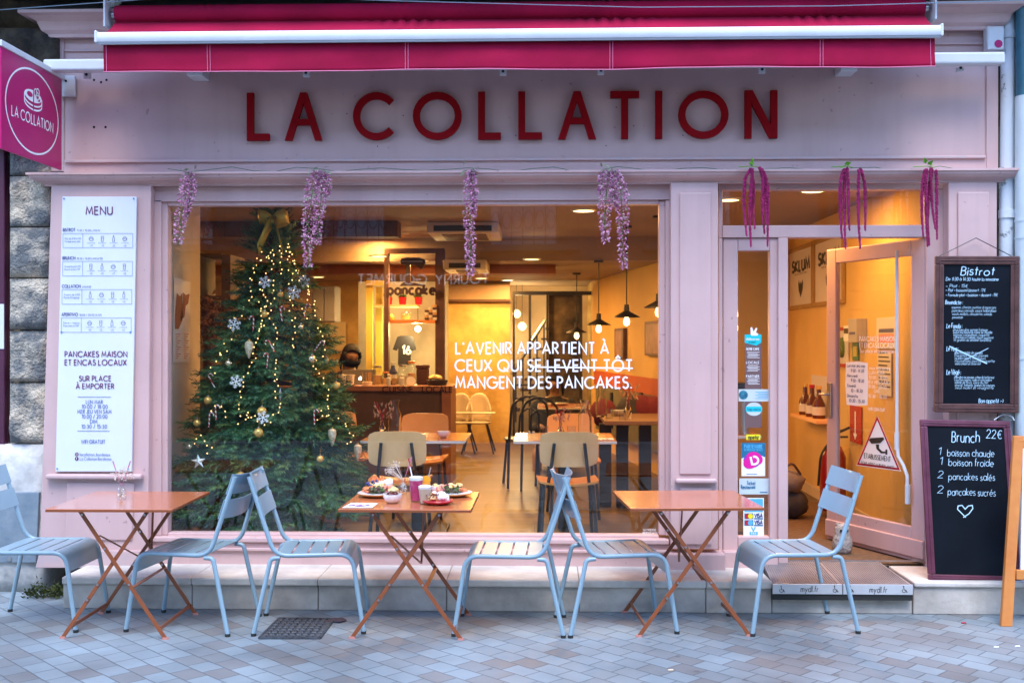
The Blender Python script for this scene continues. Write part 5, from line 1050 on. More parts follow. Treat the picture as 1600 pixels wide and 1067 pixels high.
# pendants
def pendant(px, ys_, yb_, ytop, Y, lb):
    p = P(px, ys_, Y); t = thing('pendant_lamp', lb, 'pendant lamp', p, 'black pendant lamps'); zc = ZC1 if Y < YC else ZC2
    build(M().tube([p, (p.x, p.y, zc)], .006, 6), 'cord', BLACK, t); build(M().lathe([(.05, zc-p.z-.02), (.05, zc-p.z-.001)], p, 16), 'ceiling_rose', BLACK, t)
    build(M().lathe([(.0001, .06), (.022, .06), (.026, .0), (.045, -.012), (.125, -.055), (.127, -.060), (.044, -.018), (.022, -.012)], p, 28), 'lamp_shade', BLACK, t, smooth=True)
    build(M().lathe([(.013, -.03), (.016, -.05), (.030, -.09), (.031, -.105), (.022, -.13), (.0001, -.138)], p, 16), 'bulb', BULB, t, smooth=True); lamp('POINT', p+V((0, 0, -.20)), 9, .04, par=t)
pendant(979, 486, 498, 400, 11-.9, 'black pendant lamp hanging second from the right, large in view'); pendant(935.5, 499, 510, 420, 11.2, 'black pendant lamp hanging above the word at the upper right of the lettering'); pendant(901, 512, 520, 437, 13.2, 'smallest black pendant lamp before the metal screen'); pendant(1029, 470, 478, 400, 9.3, 'black pendant lamp half hidden by the right window frame')
# ---------------------------------------------------------------- christmas tree
TX, TY = PX(425, 7.58), 7.58; Z0, Z1 = .42, P(428, 330, 7.5).z
def trad(z): return .70*max(0, (Z1-z)/(Z1-Z0))**.79+.015
NEED = mat('fir_needles', (.012, .075, .055), .55, c2=(.12, .30, .10), vs=7, lo=.38, hi=.66); NEED2 = mat('fir_needles_tips', (.09, .22, .07), .55, c2=(.24, .32, .09), vs=9)  # dark needle tone deepened to suggest shade inside the crown
tree = thing('christmas_tree', 'tall green christmas tree decorated with gold baubles and warm lights behind the window', 'christmas tree', (TX, TY, ZF))
build(M().tube([(TX, TY, ZF), (TX, TY, 1.2), (TX, TY, Z1-.05)], [.05, .035, .01], 10), 'trunk', BROWNB, tree)
mA, mB, mw = M(), M(), M()
def sprig(p, d, l):
    if p.y < 6.985 or (p+d.normalized()*l).y < 6.945: return
    d = d.normalized(); a = d.cross(V((0, 0, 1)));  a = a.normalized() if a.length > .01 else V((1, 0, 0)); b = a.cross(d)
    mm = mB if rnd() < .22 else mA; n = int(l/.0046)
    for k in range(n):
        f_ = k/n; c = p+d*l*f_; th = ru(0, 6.28); r_ = (a*math.cos(th)+b*math.sin(th)); nl = ru(.03, .05)*(1-.45*f_); e = c+(r_*.85+d*.75)*nl; q = d.cross(r_).normalized()*.0034
        mm.add([c-q, c+q, e], [(0, 1, 2)])
z = Z0
while z < Z1-.03:
    r = trad(z); nb = int(13+r*17)
    for k in range(nb):
        az = ru(0, 6.28); up = ru(-.30, .12) if z < Z1-.35 else ru(.1, .9); L_ = r*ru(.78, 1.08)
        d = V((math.cos(az), math.sin(az), up)).normalized(); L_ = min(L_, .56/max(.01, -d.y)); base = V((TX, TY, z+ru(-.03, .03)))
        if d.y > .55 and rnd() < .5: continue
        mw.tube([base, base+d*L_*.8], [.006, .002], 4, False)
        ns = max(4, int(L_/.042))
        for j in range(ns):
            f_ = .30+.70*(j+rnd())/ns; p = base+d*L_*f_; s = 1 if j % 2 else -1
            sd = d.cross(V((0, 0, 1))).normalized()*s; sprig(p, d*.8+sd*ru(.3, .8)+V((0, 0, ru(-.25, .25))), ru(.09, .16)*min(1, .5+r))
        sprig(base+d*L_*.93, d, .12)
    z += .052
build(mw, 'branch', BROWNB, tree); build(mA, 'foliage', NEED, tree); build(mB, 'foliage', NEED2, tree)
m = M(); lump(m, (TX, TY, .30), .36, .5, .3, 20); build(m, 'burlap_skirt', mat('burlap', (.30, .22, .15), .9, c2=(.40, .31, .22), vs=20, bump=.5, bs=80), tree, smooth=2)
def tp(px, py, out=.02):
    # point on the front of the crown seen at this pixel
    d = ray(px, py); best = None; t_ = 6.9
    while t_ < 7.7:
        p = CAM+d*t_
        if math.hypot(p.x-TX, p.y-TY) < trad(min(max(p.z, Z0-.2), Z1-.01))+.03: break
        t_ += .01
    p = CAM+d*(t_-out); p.y = max(p.y, 6.93); return p
GB = 'gold baubles on the christmas tree'
GOLDL = mat('pale_champagne', (.80, .66, .44), .25, .85, var=.1, coat=.3)
for px, py, r, mt2, lb in ((413.5, 491, .020, 0, 'gold bauble hanging below the upper left snowflake'), (438, 460, .019, 0, 'small gold bauble between the two upper snowflakes'), (470, 511, .017, 1, 'pale bauble beside the hanging candy cane at right'), (357, 568, .021, 1, 'pale bauble at the left edge above the snowflake'), (487, 561, .025, 1, 'champagne bauble on the right side above the gold one'), (525, 603, .026, 0, 'gold bauble at the right edge by the counter'), (510, 563, .017, 0, 'dim gold bauble near the right edge of the tree'), (325, 626, .024, 0, 'gold bauble at the far left below a candy cane'), (409, 643, .028, 0, 'large gold bauble above the little snowflake in the centre'), (404, 676, .027, 0, 'matt gold bauble under the centre one'), (308, 661, .022, 0, 'dull gold bauble on the left edge by the two candy canes'), (296, 698, .019, 1, 'pale bauble low on the left edge above the star'), (500, 717, .021, 0, 'gold bauble low on the right above the cones'), (374, 745, .028, 0, 'gold bauble just above the crossed chair backs')):
    p = tp(px, py); t = thing('bauble', lb, 'bauble', p, GB); r *= 1.15; build(M().ball(p, r, 18), 'ball', GOLDL if mt2 else GOLD, t, smooth=2)
    build(M().lathe([(.0055, r*.97), (.0055, r+.008), (.003, r+.009)], p, 10), 'cap', STEEL, t); build(M().tube([p+V((0, 0, r)), p+V((0, .03, r+.05))], .0007, 4), 'hanging_thread', GOLD, t)
CONE = mat('frosted_cone', (.62, .46, .26), .5, .3, c2=(.85, .78, .62), vs=60, bump=.5, bs=120)
for px, py, lb in ((389, 546, 'frosted golden teardrop ornament upper left of the tree'), (519, 683, 'frosted cone ornament on the right side of the tree'), (559, 707, 'frosted cone ornament at the right edge of the tree, lowest')):
    p = tp(px, py); t = thing('cone_ornament', lb, 'ornament', p, 'cone ornaments on the christmas tree'); prof = [(.0001, -.062), (.008, -.05), (.020, -.015), (.029, .022), (.026, .045), (.012, .056), (.0001, .058)]
    m = M(); m.lathe(prof, p, 18); build(m, 'body', CONE, t, smooth=True); build(M().lathe([(.006, .057), (.006, .068)], p, 10), 'cap', GOLD, t)
p = tp(438, 616); tag(build(M().lathe([(.0001, -.045), (.009, -.02), (.004, -.008), (.010, .012), (.003, .03), (.0001, .05)], p, 14), 'icicle_ornament', STEEL, smooth=True), 'thin silver drop ornament right of the tree centre', 'ornament')
for px, py, s, lb in ((414, 441, .052, 'white snowflake ornament on the upper left of the tree'), (459, 457, .060, 'brightly lit snowflake ornament on the upper right of the tree'), (475, 439, .050, 'snowflake ornament behind the lit one on the right'), (366, 507, .055, 'white snowflake ornament at the upper left edge'), (369, 596, .052, 'white snowflake ornament below the teardrop ornament'), (411, 652, .050, 'small snowflake ornament behind the large gold bauble')):
    s *= .85; p = tp(px, py, .045); f = F(p, (1, .1, .05), (0, 0, 1)); f.v = f.n.cross(f.u); m = M()
    for k in range(6):
        a = R(60*k+15); c_, s_ = math.cos(a), math.sin(a); m.ribbon(f, [(0, 0), (s*c_, s*s_)], .0055, k*.0004, .003)
        for fr, ln in ((.42, .34), (.7, .28)):
            for sg in (-1, 1): b = a+sg*R(52); m.ribbon(f, [(s*fr*c_, s*fr*s_), (s*fr*c_+s*ln*math.cos(b), s*fr*s_+s*ln*math.sin(b))], .0045, k*.0004+.0002, .003)
    tag(build(m, 'snowflake_ornament', VINYL), lb, 'ornament', 'snowflakes on the christmas tree')
CANE = mat('candy_stripes', (.75, .72, .70), .3, var=0); n_ = CANE.node_tree; wv = n_.nodes.new('ShaderNodeTexWave'); wv.inputs['Scale'].default_value = 22; wv.bands_direction = 'DIAGONAL'; tc = n_.nodes.new('ShaderNodeTexCoord'); n_.links.new(tc.outputs['Object'], wv.inputs[0]); cr = n_.nodes.new('ShaderNodeValToRGB'); cr.color_ramp.interpolation = 'CONSTANT'; cr.color_ramp.elements[1].position = .5; cr.color_ramp.elements[0].color = (.55, .02, .03, 1); cr.color_ramp.elements[1].color = (.8, .78, .76, 1); n_.links.new(wv.outputs[0], cr.inputs[0]); n_.links.new(cr.outputs[0], n_.nodes['Principled BSDF'].inputs[0])
for px, py, fl, rot, lb in ((439, 490, 1, .15, 'candy cane near the middle top of the tree'), (396, 505, -1, -.05, 'candy cane on the upper left near the snowflake'), (477, 485, 1, -.15, 'candy cane at the upper right edge of the tree'), (497, 540, 1, -.6, 'candy cane beside the right hand light strand'), (418, 563, -1, -.1, 'candy cane at the tree centre above the drop ornament'), (424, 540, -1, .5, 'tilted candy cane behind the centre strand'), (330, 595, 1, .5, 'candy cane at the far left edge, tilted'), (337, 644, 1, .05, 'upright candy cane on the lower left'), (327, 655, 1, -.05, 'second upright candy cane at the lower left edge'), (491, 651, 1, .05, 'candy cane on the right side low down')):
    p = tp(px, py, .035); q = [(0, -.05), (0, .03)]+[(fl*(.014-.014*math.cos(R(a))), .03+.016*math.sin(R(a))) for a in range(20, 181, 20)]+[(fl*.028, .022)]
    tag(build(M().tube([p+V((x*math.cos(rot)-z_*math.sin(rot), 0, x*math.sin(rot)+z_*math.cos(rot))) for x, z_ in q], .0042, 8), 'candy_cane', CANE, smooth=True), lb, 'candy cane', 'candy canes on the christmas tree')
p = tp(310, 721, .05); f = F(p, (1, 0, .1), (0, 0, 1)); f.v = f.n.cross(f.u); m = M(); b0 = [(.050*math.sin(R(36*k))*(1 if k % 2 == 0 else .42), .050*math.cos(R(36*k))*(1 if k % 2 == 0 else .42)) for k in range(10)]
m.add([f.w(0, 0, .014)]+[f.w(x, y, 0) for x, y in b0]+[f.w(0, 0, -.014)], [(0, k+1, (k+1) % 10+1) for k in range(10)]+[(11, (k+1) % 10+1, k+1) for k in range(10)]); tag(build(m, 'star_ornament', mat('silver_star', (.8, .8, .76), .3, .6, var=0)), 'silver five pointed star ornament low on the left of the tree', 'ornament')
# bow at the top
BOWM = mat('gold_ribbon', (.60, .44, .06), .35, .2, var=.15, vs=12); p = tp(427, 345, .06); t = thing('ribbon_bow', 'large gold ribbon bow tied at the top of the tree', 'bow', p)
def loop(pts, wd, nm):
    m = M(); k = len(pts); vs = []
    for i, (x, y, z_) in enumerate(pts): vs += [p+V((x, y-wd*.3, z_+wd*(.4+.1*math.sin(i)))), p+V((x, y+wd*.3, z_-wd*.6))]
    m.add(vs, [(2*i, 2*i+1, 2*i+3, 2*i+2) for i in range(k-1)]); o = build(m, nm, BOWM, t, smooth=2); sd = o.modifiers.new('solid', 'SOLIDIFY'); sd.thickness = .002
for s in (-1, 1):
    loop([(0, 0, 0), (s*.035, -.03, .022), (s*.085, -.04, .034), (s*.105, 0, .03), (s*.085, .03, .02), (s*.035, .02, .0), (0, 0, -.005)], .078, 'bow_loop')
    loop([(0, -.01, 0), (s*.03, -.03, -.04), (s*.05, -.05, -.10), (s*.085, -.085, -.20)], .075, 'bow_tail')
build(M().ball(p+V((0, -.012, .0)), .02, 12), 'knot', BOWM, t, smooth=2)
# light strands
FB = M().octa((0, 0, 0), .0040, 1.15)
fbm = build(FB, 'bulb', FAIRY); fme = fbm.data; bpy.data.objects.remove(fbm)
WIRE = mat('copper_wire', (.35, .2, .08), .4, .6, var=0)
ST = [([(446, 385), (440, 420), (428, 445), (422, 490), (432, 520), (429, 556)], 'strand down the middle'), ([(440, 385), (420, 430), (408, 480), (404, 520), (399, 560), (383, 590), (370, 606)], 'strand past the teardrop ornament'), ([(448, 384), (462, 420), (478, 445), (490, 470), (497, 500), (500, 520)], 'strand along the right edge'), ([(450, 386), (455, 430), (457, 470), (459, 510), (458, 530), (466, 552)], 'strand beside the lit snowflake'), ([(436, 388), (404, 410), (391, 440), (389, 470), (370, 500), (359, 520), (353, 545)], 'strand at the upper left edge'), ([(498, 520), (508, 535), (510, 555), (492, 570), (503, 590), (513, 610), (508, 640)], 'strand by the right hand baubles'), ([(340, 565), (352, 548), (340, 555), (333, 575), (336, 590)], 'cluster of lights at the left edge'), ([(380, 606), (378, 630), (372, 650), (392, 645), (396, 660)], 'strand over the centre left'), ([(428, 560), (433, 590), (434, 620), (433, 645), (427, 652)], 'strand above the centre right'), ([(452, 392), (470, 430), (482, 460), (476, 480), (488, 505)], 'short strand on the right shoulder'), ([(432, 390), (424, 405), (404, 395), (398, 420)], 'short strand under the bow'), ([(409, 440), (414, 470), (416, 482), (411, 512), (413, 500)], 'strand under the upper left snowflake'), ([(330, 640), (345, 625), (352, 640), (347, 660)], 'short strand low on the left'), ([(505, 640), (500, 655), (514, 650), (520, 630)], 'short strand low on the right edge'), ([(372, 660), (395, 652), (408, 668), (420, 655), (432, 668)], 'strand low across the middle'), ([(530, 655), (545, 668), (550, 690), (538, 700)], 'strand beside the lowest cone ornament'), ([(300, 690), (318, 680), (330, 700), (320, 715)], 'strand beside the silver star')]
for pts, lb in ST:
    q = []
    for i in range(len(pts)-1):
        n = max(2, int(math.dist(pts[i], pts[i+1])/7.5))
        for k in range(n): q.append(tp(pts[i][0]+(pts[i+1][0]-pts[i][0])*k/n+ru(-5, 5), pts[i][1]+(pts[i+1][1]-pts[i][1])*k/n+ru(-3, 3), ru(-.01, .04)))
    t = thing('light_strand', 'warm fairy light '+lb+' of the tree', 'string lights', q[0], 'fairy light strands on the tree')
    build(M().tube(q, .0009, 4), 'wire', WIRE, t)
    for c in q:
        o = bpy.data.objects.new('bulb', fme); col.objects.link(o); o.parent = t; o.location = c+V((ru(-.004, .004), -.006, 0))-q[0]
# ---------------------------------------------------------------- plywood chairs, cafe tables
def ply_chair(loc, rz, lb):
    t = thing('plywood_chair', lb, 'chair', loc, 'plywood cafe chairs', rz); B = dict(local=True)
    m = M(); n = 12; vs = []
    for th in (0, .012):
        for j in range(8):
            z_ = .57+.235*j/7
            hw = .195*(1-.10*abs(j/7-.5)**2*2)*(.97 if j in (0, 7) else 1)
            for i in range(n+1):
                s = -1+2*i/n; ex = abs(s)**6; vs.append((s*hw, -.20-.03*(j/7)+th+.028*(1-s*s)*-1, z_+(-.02*ex if j == 7 else .02*ex if j == 0 else 0)))
    q = n+1; w_ = 8*q; fs = []
    for j in range(7):
        for i in range(n): fs += [(j*q+i, j*q+i+1, j*q+q+i+1, j*q+q+i), (w_+j*q+i+1, w_+j*q+i, w_+j*q+q+i, w_+j*q+q+i+1)]
        fs += [(j*q, j*q+q, w_+j*q+q, w_+j*q), (j*q+n, w_+j*q+n, w_+j*q+q+n, j*q+q+n)]
    for i in range(n): fs += [(i, w_+i, w_+i+1, i+1), (7*q+i, 7*q+i+1, w_+7*q+i+1, w_+7*q+i)]
    m.add(vs, fs); build(m, 'backrest', PLY, t, smooth=True, **B)
    m = M(); vs = []
    for th in (0, -.014):
        for j in range(7):
            for i in range(n+1): s = -1+2*i/n; vs.append((s*.205*(1-.06*(j < 1)), -.20+.41*j/6, .452+.022*s*s-.012*(j == 6)+th))
    w_ = 7*q; fs = []
    for j in range(6):
        for i in range(n): fs += [(j*q+i, j*q+i+1, j*q+q+i+1, j*q+q+i), (w_+j*q+i+1, w_+j*q+i, w_+j*q+q+i, w_+j*q+q+i+1)]
        fs += [(j*q, j*q+q, w_+j*q+q, w_+j*q), (j*q+n, w_+j*q+n, w_+j*q+q+n, j*q+q+n)]
    for i in range(n): fs += [(i, w_+i, w_+i+1, i+1), (6*q+i, 6*q+i+1, w_+6*q+i+1, w_+6*q+i)]
    m.add(vs, fs); build(m, 'seat', HONEY, t, smooth=True, **B)
    for s in (-1, 1):
        build(M().tube([(s*.10, -.265, .73), (s*.115, -.245, .60), (s*.14, -.17, .43)], .0115, 8), 'back_support', BLACK, t, smooth=True, **B)
        build(M().tube([(s*.165, .15, .435), (s*.19, .21, 0)], .0125, 8), 'leg', BLACK, t, **B); build(M().tube([(s*.165, -.14, .435), (s*.19, -.22, 0)], .0125, 8), 'leg', BLACK, t, **B)
        build(M().box(s*.165-.01, s*.165+.01, -.15, .16, .42, .437), 'seat_rail', BLACK, t, **B)
    return t
def back_at(px, Y): return (PX(px, Y), Y, ZF)
ply_chair(back_at(626, 7.42), 0.02, 'plywood chair at the window table right of the tree, back to the glass'); ply_chair(back_at(886, 7.42), .04, 'plywood chair at the right window table, back to the glass'); ply_chair(back_at(658, 8.75), 3.1, 'plywood chair on the far side of the left window table'); ply_chair(back_at(895, 8.75), 3.2, 'plywood chair on the far side of the right window table'); ply_chair(back_at(548, 9.0), 3.9, 'plywood chair half hidden behind the right edge of the tree')
TOPW = mat('white_table_edge', (.75, .70, .64), .4, var=.03); TOPO = mat('orange_table_top', (.50, .16, .06), .2, var=.08, coat=.4)
def cafe_table(px0, px1, Y, dep, lb, top=.70):
    a, b = PX(px0, Y), PX(px1, Y); t = thing('cafe_table', lb, 'table', ((a+b)/2, Y+dep/2, ZF), 'cafe tables inside'); z_ = ZF+top
    build(M().box(a, b, Y, Y+dep, z_-.022, z_-.003), 'table_edge', TOPW, t, bevel=.003); build(M().box(a+.003, b-.003, Y+.003, Y+dep-.003, z_-.0029, z_), 'tabletop', TOPO, t)
    c = (a+b)/2; build(M().box(c-.045, c+.045, Y+dep/2-.03, Y+dep/2+.03, ZF+.03, z_-.023), 'pedestal', BLACK, t, bevel=.004); build(M().box(c-.22, c+.22, Y+dep/2-.2, Y+dep/2+.2, ZF+.001, ZF+.03), 'foot_plate', BLACK, t, bevel=.006); return V((c, Y+dep/2, z_+.001))
ta = cafe_table(563, 726, 7.66, .68, 'cafe table behind the glass right of the christmas tree'); tb_ = cafe_table(802, 964, 7.66, .68, 'cafe table behind the glass under the white lettering')
def on(px, py, z_): return GZ(px, py, z_)
def carafe(p, lb, h=.25):
    t = thing('carafe', lb, 'carafe', p, 'clear glass carafes'); k = h/.25
    build(M().lathe([(.0001, 0), (.042*k, 0), (.046*k, .02*k), (.046*k, .15*k), (.026*k, .19*k), (.026*k, .215*k), (.036*k, .25*k), (.0345*k, .25*k), (.0245*k, .214*k), (.0245*k, .19*k), (.044*k, .15*k), (.044*k, .02*k), (.0001, .004)], p, 24), 'glass_body', TGLASS, t, smooth=True)
def red_vase(p, lb, s=1):
    t = thing('bud_vase', lb, 'vase', p, 'bud vases on the inside tables'); x, y, z_ = p
    build(M().lathe([(.0001, 0), (.022*s, 0), (.024*s, .05*s), (.010*s, .08*s), (.010*s, .1*s), (.008*s, .1*s), (.0085*s, .08*s), (.021*s, .05*s), (.0001, .004)], p, 18), 'bottle', TGLASS, t, smooth=True)
    m, m2 = M(), M()
    for k in range(4): m.tube([(x, y, z_+.03), (x+ru(-.01, .01), y, z_+.12*s), (x+ru(-.05, .05)*s, y, z_+ru(.17, .21)*s)], [.0015, .0025, .0035], 5)
    for k in range(40): m2.leaf((x+ru(-.05, .06)*s, y+ru(-.02, .02), z_+ru(.10, .19)*s), (ru(-1, 1), 0, 1), .03*s, .012*s)
    build(m, 'red_stem', REDP, t); build(m2, 'dried_leaf', mat('dried_orange_leaf', (.45, .20, .10), .7, c2=(.6, .4, .25), vs=40) if 'dried_orange_leaf' not in bpy.data.materials else bpy.data.materials['dried_orange_leaf'], t)
ZT_ = ZF+.701
carafe(V((PX(617, 7.95), 7.95, ZT_)), 'tall glass carafe on the table right of the tree', .27); carafe(V((PX(914, 7.95), 7.95, ZT_)), 'tall glass carafe on the table under the lettering', .27); red_vase(V((PX(597, 7.85), 7.85, ZT_)), 'bud vase of orange dried leaves on the left window table', 1.25); red_vase(V((PX(876, 7.85), 7.85, ZT_)), 'bud vase with red stems on the right window table', 1.1)
bowl('bowl', 'white bowl at the right end of the left window table', V((PX(693, 7.9), 7.9, ZT_)), .05, .045, None, None); plate('side_plate', 'red rimmed plate on the left window table', V((PX(645, 7.85), 7.85, ZT_)), .09, REDP, REDP)
for px, lb in ((827, 'left salt shaker of the glass pair on the right window table'), (833.5, 'right pepper shaker of the glass pair on the right window table')):
    p = V((PX(px, 7.85), 7.85, ZT_)); t = thing('shaker', lb, 'shaker', p); build(M().lathe([(.0001, 0), (.014, 0), (.012, .035), (.0001, .036)], p, 12), 'glass_body', CLEAR, t); build(M().lathe([(.0125, .035), (.010, .05), (.0001, .055)], p, 12), 'steel_cap', STEEL, t)
p = V((PX(943, 7.8), 7.8, ZT_)); t = thing('napkin', 'white napkin with cutlery on the right window table', 'napkin', p); build(M().box(p.x-.07, p.x+.07, p.y-.06, p.y+.06, p.z, p.z+.003), 'cloth', VINYL, t)
for k in range(3): build(M().box(p.x-.04+k*.03, p.x-.032+k*.03, p.y-.07, p.y+.07, p.z+.0032, p.z+.006), 'cutlery', STEEL, t)
for px in (850, 893): p = V((PX(px, 8.1), 8.1, ZT_)); glass_cup('water_glass', 'upturned low tumbler %s the red stem vase' % ('left of' if px == 850 else 'right of'), p, .03, .033, .07, None)
# long side table with cushions and bottles on the right
Yl = 9.4; p0, p1 = PX(930, Yl+.9), 1.16; t = thing('long_table', 'long wooden table beside the right wall set with glasses', 'table', (.9, Yl+.5, ZF)); zt_ = ZF+.74
build(M().box(p0+.02, p1, Yl-.35, Yl+1.2, zt_-.035, zt_), 'tabletop', BROWNB if False else mat('walnut_top', (.22, .12, .07), .4, c2=(.30, .17, .10), vs=5), t, bevel=.004)
for px in (944, 970, 1005): build(M().box(PX(px, Yl)-.05, PX(px, Yl)+.05, Yl-.2, Yl-.1, ZF, zt_-.036), 'leg', BLACK, t)
FABR = mat('dark_red_fabric', (.16, .02, .03), .9, var=.2, bump=.2); FABG = mat('charcoal_fabric', (.05, .045, .05), .9, var=.2)
bs = thing('wall_bench', 'low green grey bench back along the right wall behind the long table', 'bench', (1.2, 10.3, ZF)); build(M().pf(fo, 940, 612, 1046, 690, .01, .08), 'bench_back', mat('olive_panel', (.14, .13, .09), .7, var=.1), bs)
for px in (965, 990, 1013): build(M().pf(fo, px, 613, px+3, 668, .081, .10), 'strap', BLACK, bs)
for px, py, mt2, lb in ((985, 640, FABG, 'charcoal cushion leaning behind the long table'), (1003, 638, FABR, 'dark red cushion leaning left on the wall bench'), (1020, 640, FABR, 'dark red cushion at the right end of the wall bench'), (943, 645, FABR, 'maroon bag on the bench by the carafe')):
    p = P(px, py, 10.15); m = M(); lump(m, p, .13, 1.0, .12, 18); tag(build(m, 'cushion', mt2, smooth=2), lb, 'cushion', 'cushions on the wall bench')
carafe(V((PX(940, 9.5), 9.5, zt_)), 'glass carafe at the left end of the long side table', .27); red_vase(V((PX(981, 9.3), 9.3, zt_)), 'bud vase with dried grass on the long side table', 1.5)
for px, py, lb in ((952, 9.3, 'first tumbler along the long side table'), (960, 9.6, 'second tumbler along the long side table beside the bowl'), (973, 9.15, 'tumbler just left of the long table vase')): glass_cup('water_glass', lb, V((PX(px, py), py, zt_)), .03, .036, .09, None)
bowl('bowl', 'white bowl on the long side table', V((PX(966, 9.7), 9.7, zt_)), .07, .05, None, None)
# dark bentwood chairs and a table further in
def bent_chair(p, rz, lb):
    t = thing('bentwood_chair', lb, 'chair', p, 'dark bentwood chairs', rz); K = dict(local=True, smooth=True)
    build(M().tube(bend([(-.2, -.2, 0), (-.19, -.2, .45), (-.17, -.25, .82), (0, -.27, .90), (.17, -.25, .82), (.19, -.2, .45), (.2, -.2, 0)], .12), .013, 8), 'back_hoop', BLACK, t, **K); build(M().tube(bend([(-.10, -.2, .45), (-.09, -.25, .72), (0, -.262, .78), (.09, -.25, .72), (.10, -.2, .45)], .08), .010, 8), 'inner_hoop', BLACK, t, **K)
    build(M().lathe([(.0001, .445), (.20, .445), (.21, .455), (.20, .465), (.0001, .463)], (0, 0, 0), 24), 'seat', BLACK, t, **K)
    for s in (-1, 1): build(M().tube([(s*.15, .14, .45), (s*.18, .19, 0)], .013, 8), 'leg', BLACK, t, **K)
bent_chair((PX(820, 10.6), 10.6, ZF), .2, 'dark bentwood chair left of the back table'); bent_chair((PX(856, 10.3), 10.3, ZF), -.3, 'dark bentwood chair in front of the back table, nearest the glass')
tc_ = cafe_table(840, 925, 10.9, .7, 'cafe table further back with glasses and a plate', .74)
for i, (px, y) in enumerate(((862, 11.1), (884, 11.2), (905, 11.0))): glass_cup('water_glass', ('glass at the left of the back table', 'glass in the middle of the back table', 'glass at the right of the back table')[i], V((PX(px, y), y, tc_.z)), .03, .036, .11, None)
plate('side_plate', 'white plate on the back table', V((PX(872, 11.3), 11.3, tc_.z)), .11, PORC, PORC)
# white high chairs by the stone wall
WSH = mat('white_shell', (.80, .72, .60), .4, var=.03)
for px, lb in ((747, 'white high chair with round shell back by the stone wall'), (718, 'white high chair half hidden behind the counter end')):
    p = V((PX(px, 13.6), 13.6, ZF)); t = thing('high_chair', lb, 'high chair', p, 'white high chairs'); zc = P(px, 660, 13.6).z
    m = M(); vs = []; k = 12
    for j in range(7):
        for i in range(k+1):
            a = R(-10+200*i/k); vs.append(p+V((.16*math.cos(a), .10+.14*math.sin(a), zc-ZF+.36*j/6*(1-.55*abs(math.cos(a))**3))))
    m.add(vs, [(j*(k+1)+i, j*(k+1)+i+1, (j+1)*(k+1)+i+1, (j+1)*(k+1)+i) for j in range(6) for i in range(k)]); o = build(m, 'shell_back', WSH, t, smooth=2); sd = o.modifiers.new('solid', 'SOLIDIFY'); sd.thickness = .012
    build(M().lathe([(.0001, -.02), (.15, -.02), (.165, 0), (.0001, .0)], p+V((0, .1, zc-ZF)), 20), 'seat', WSH, t); build(M().box(p.x-.18, p.x+.22, p.y-.22, p.y-.02, zc+.12, zc+.135), 'tray', WSH, t, bevel=.004)
    for sx in (-1, 1):
        for sy in (-1, 1): build(M().tube([p+V((sx*.1, .1+sy*.09, zc-ZF-.02)), p+V((sx*.2, .1+sy*.2, 0))], .012, 6), 'leg', BLACK, t)
# ---------------------------------------------------------------- counter and kitchen pass
YK = 10.5
COUNT = mat('counter_front', (.10, .06, .055), .6, c2=(.15, .09, .08), vs=4); CTOP = mat('counter_top_wood', (.30, .13, .08), .4, c2=(.38, .18, .11), vs=4)
ct = thing('bar_counter', 'dark fronted bar counter with reddish wooden edge carrying jars and a laptop', 'counter', P(612, 690, YK)); zc = P(612, 603, YK).z
x0, x1 = PX(395, YK), PX(706, YK)
build(M().box(x0, x1, YK, YK+.65, zc-.05, zc), 'worktop', CTOP, ct, bevel=.004); build(M().box(x0+.02, x1-.10, YK+.04, YK+.6, ZF, zc-.051), 'front_panel', COUNT, ct); build(M().box(x1-.098, x1-.01, YK+.01, YK+.62, ZF, zc-.051), 'end_panel', CTOP, ct)
m = M(); fk = FY(YK-.001)
txt(m, fk, 'CUISINE', 598, 612.5, 8.5, .2, wp=47, n0=.001); txt(m, fk, 'LOCALE', 660, 612.5, 8.5, .2, wp=46, n0=.001); build(m, 'edge_lettering', mat('wine_vinyl', (.03, .002, .010), .5, var=0), ct)
WINE = bpy.data.materials['wine_vinyl']
Yp = 11.0
kp = thing('kitchen_hatch', 'brown timber framed kitchen hatch with shelves and a mixer sign behind the counter', 'kitchen hatch', P(640, 603, Yp))
build(pbm([(600, 388, 607, 603)], Yp, .10), 'post', BROWNB, kp); build(pbm([(680, 388, 694, 690)], Yp, .12), 'post', BROWNB, kp); build(pbm([(607.2, 388, 679.8, 396)], Yp, .1), 'lintel', BROWNB, kp)
KIT = mat('kitchen_wall', (.45, .42, .36), .7, var=.08); KY = mat('yellow_door_frame', (.60, .48, .10), .5, var=.08)
build(pbm([(560, 440, 700, 690)], 12.6, .05), 'kitchen_wall', KIT, kp)
build(pbm([(572, 440, 582, 603)], 11.6, .05), 'side_jamb', KY, kp); build(pbm([(587, 448, 597, 603)], 11.9, .05), 'side_jamb', KY, kp); build(pbm([(572, 438, 606, 446)], 11.55, .04), 'side_head', KY, kp)
build(pbm([(583, 476, 652, 479.5)], 11.7, .25), 'shelf', CREAM, kp); build(pbm([(604, 500, 682, 504.5)], Yp+.14, .3), 'shelf', WOODO, kp)
sg = thing('mixer_sign', 'dark red cut out sign of a stand mixer over the word pancake', 'sign', P(648, 465, Yp-.05)); fk = FY(Yp-.06)
def poly_px(m, pts, Y, t): m.pp(pts, Y, t)
m = M(); m.pp([(627, 404), (633, 402.5), (655, 402.5), (663, 405), (665, 409), (664, 414), (661, 416), (661, 420), (657, 421), (650, 415), (641, 414), (641, 441), (660, 444.5), (666, 447), (624, 447), (630, 441), (634, 440), (634, 414), (627, 413), (625.5, 409)], Yp-.06, .02); build(m, 'mixer_silhouette', WINE, sg)
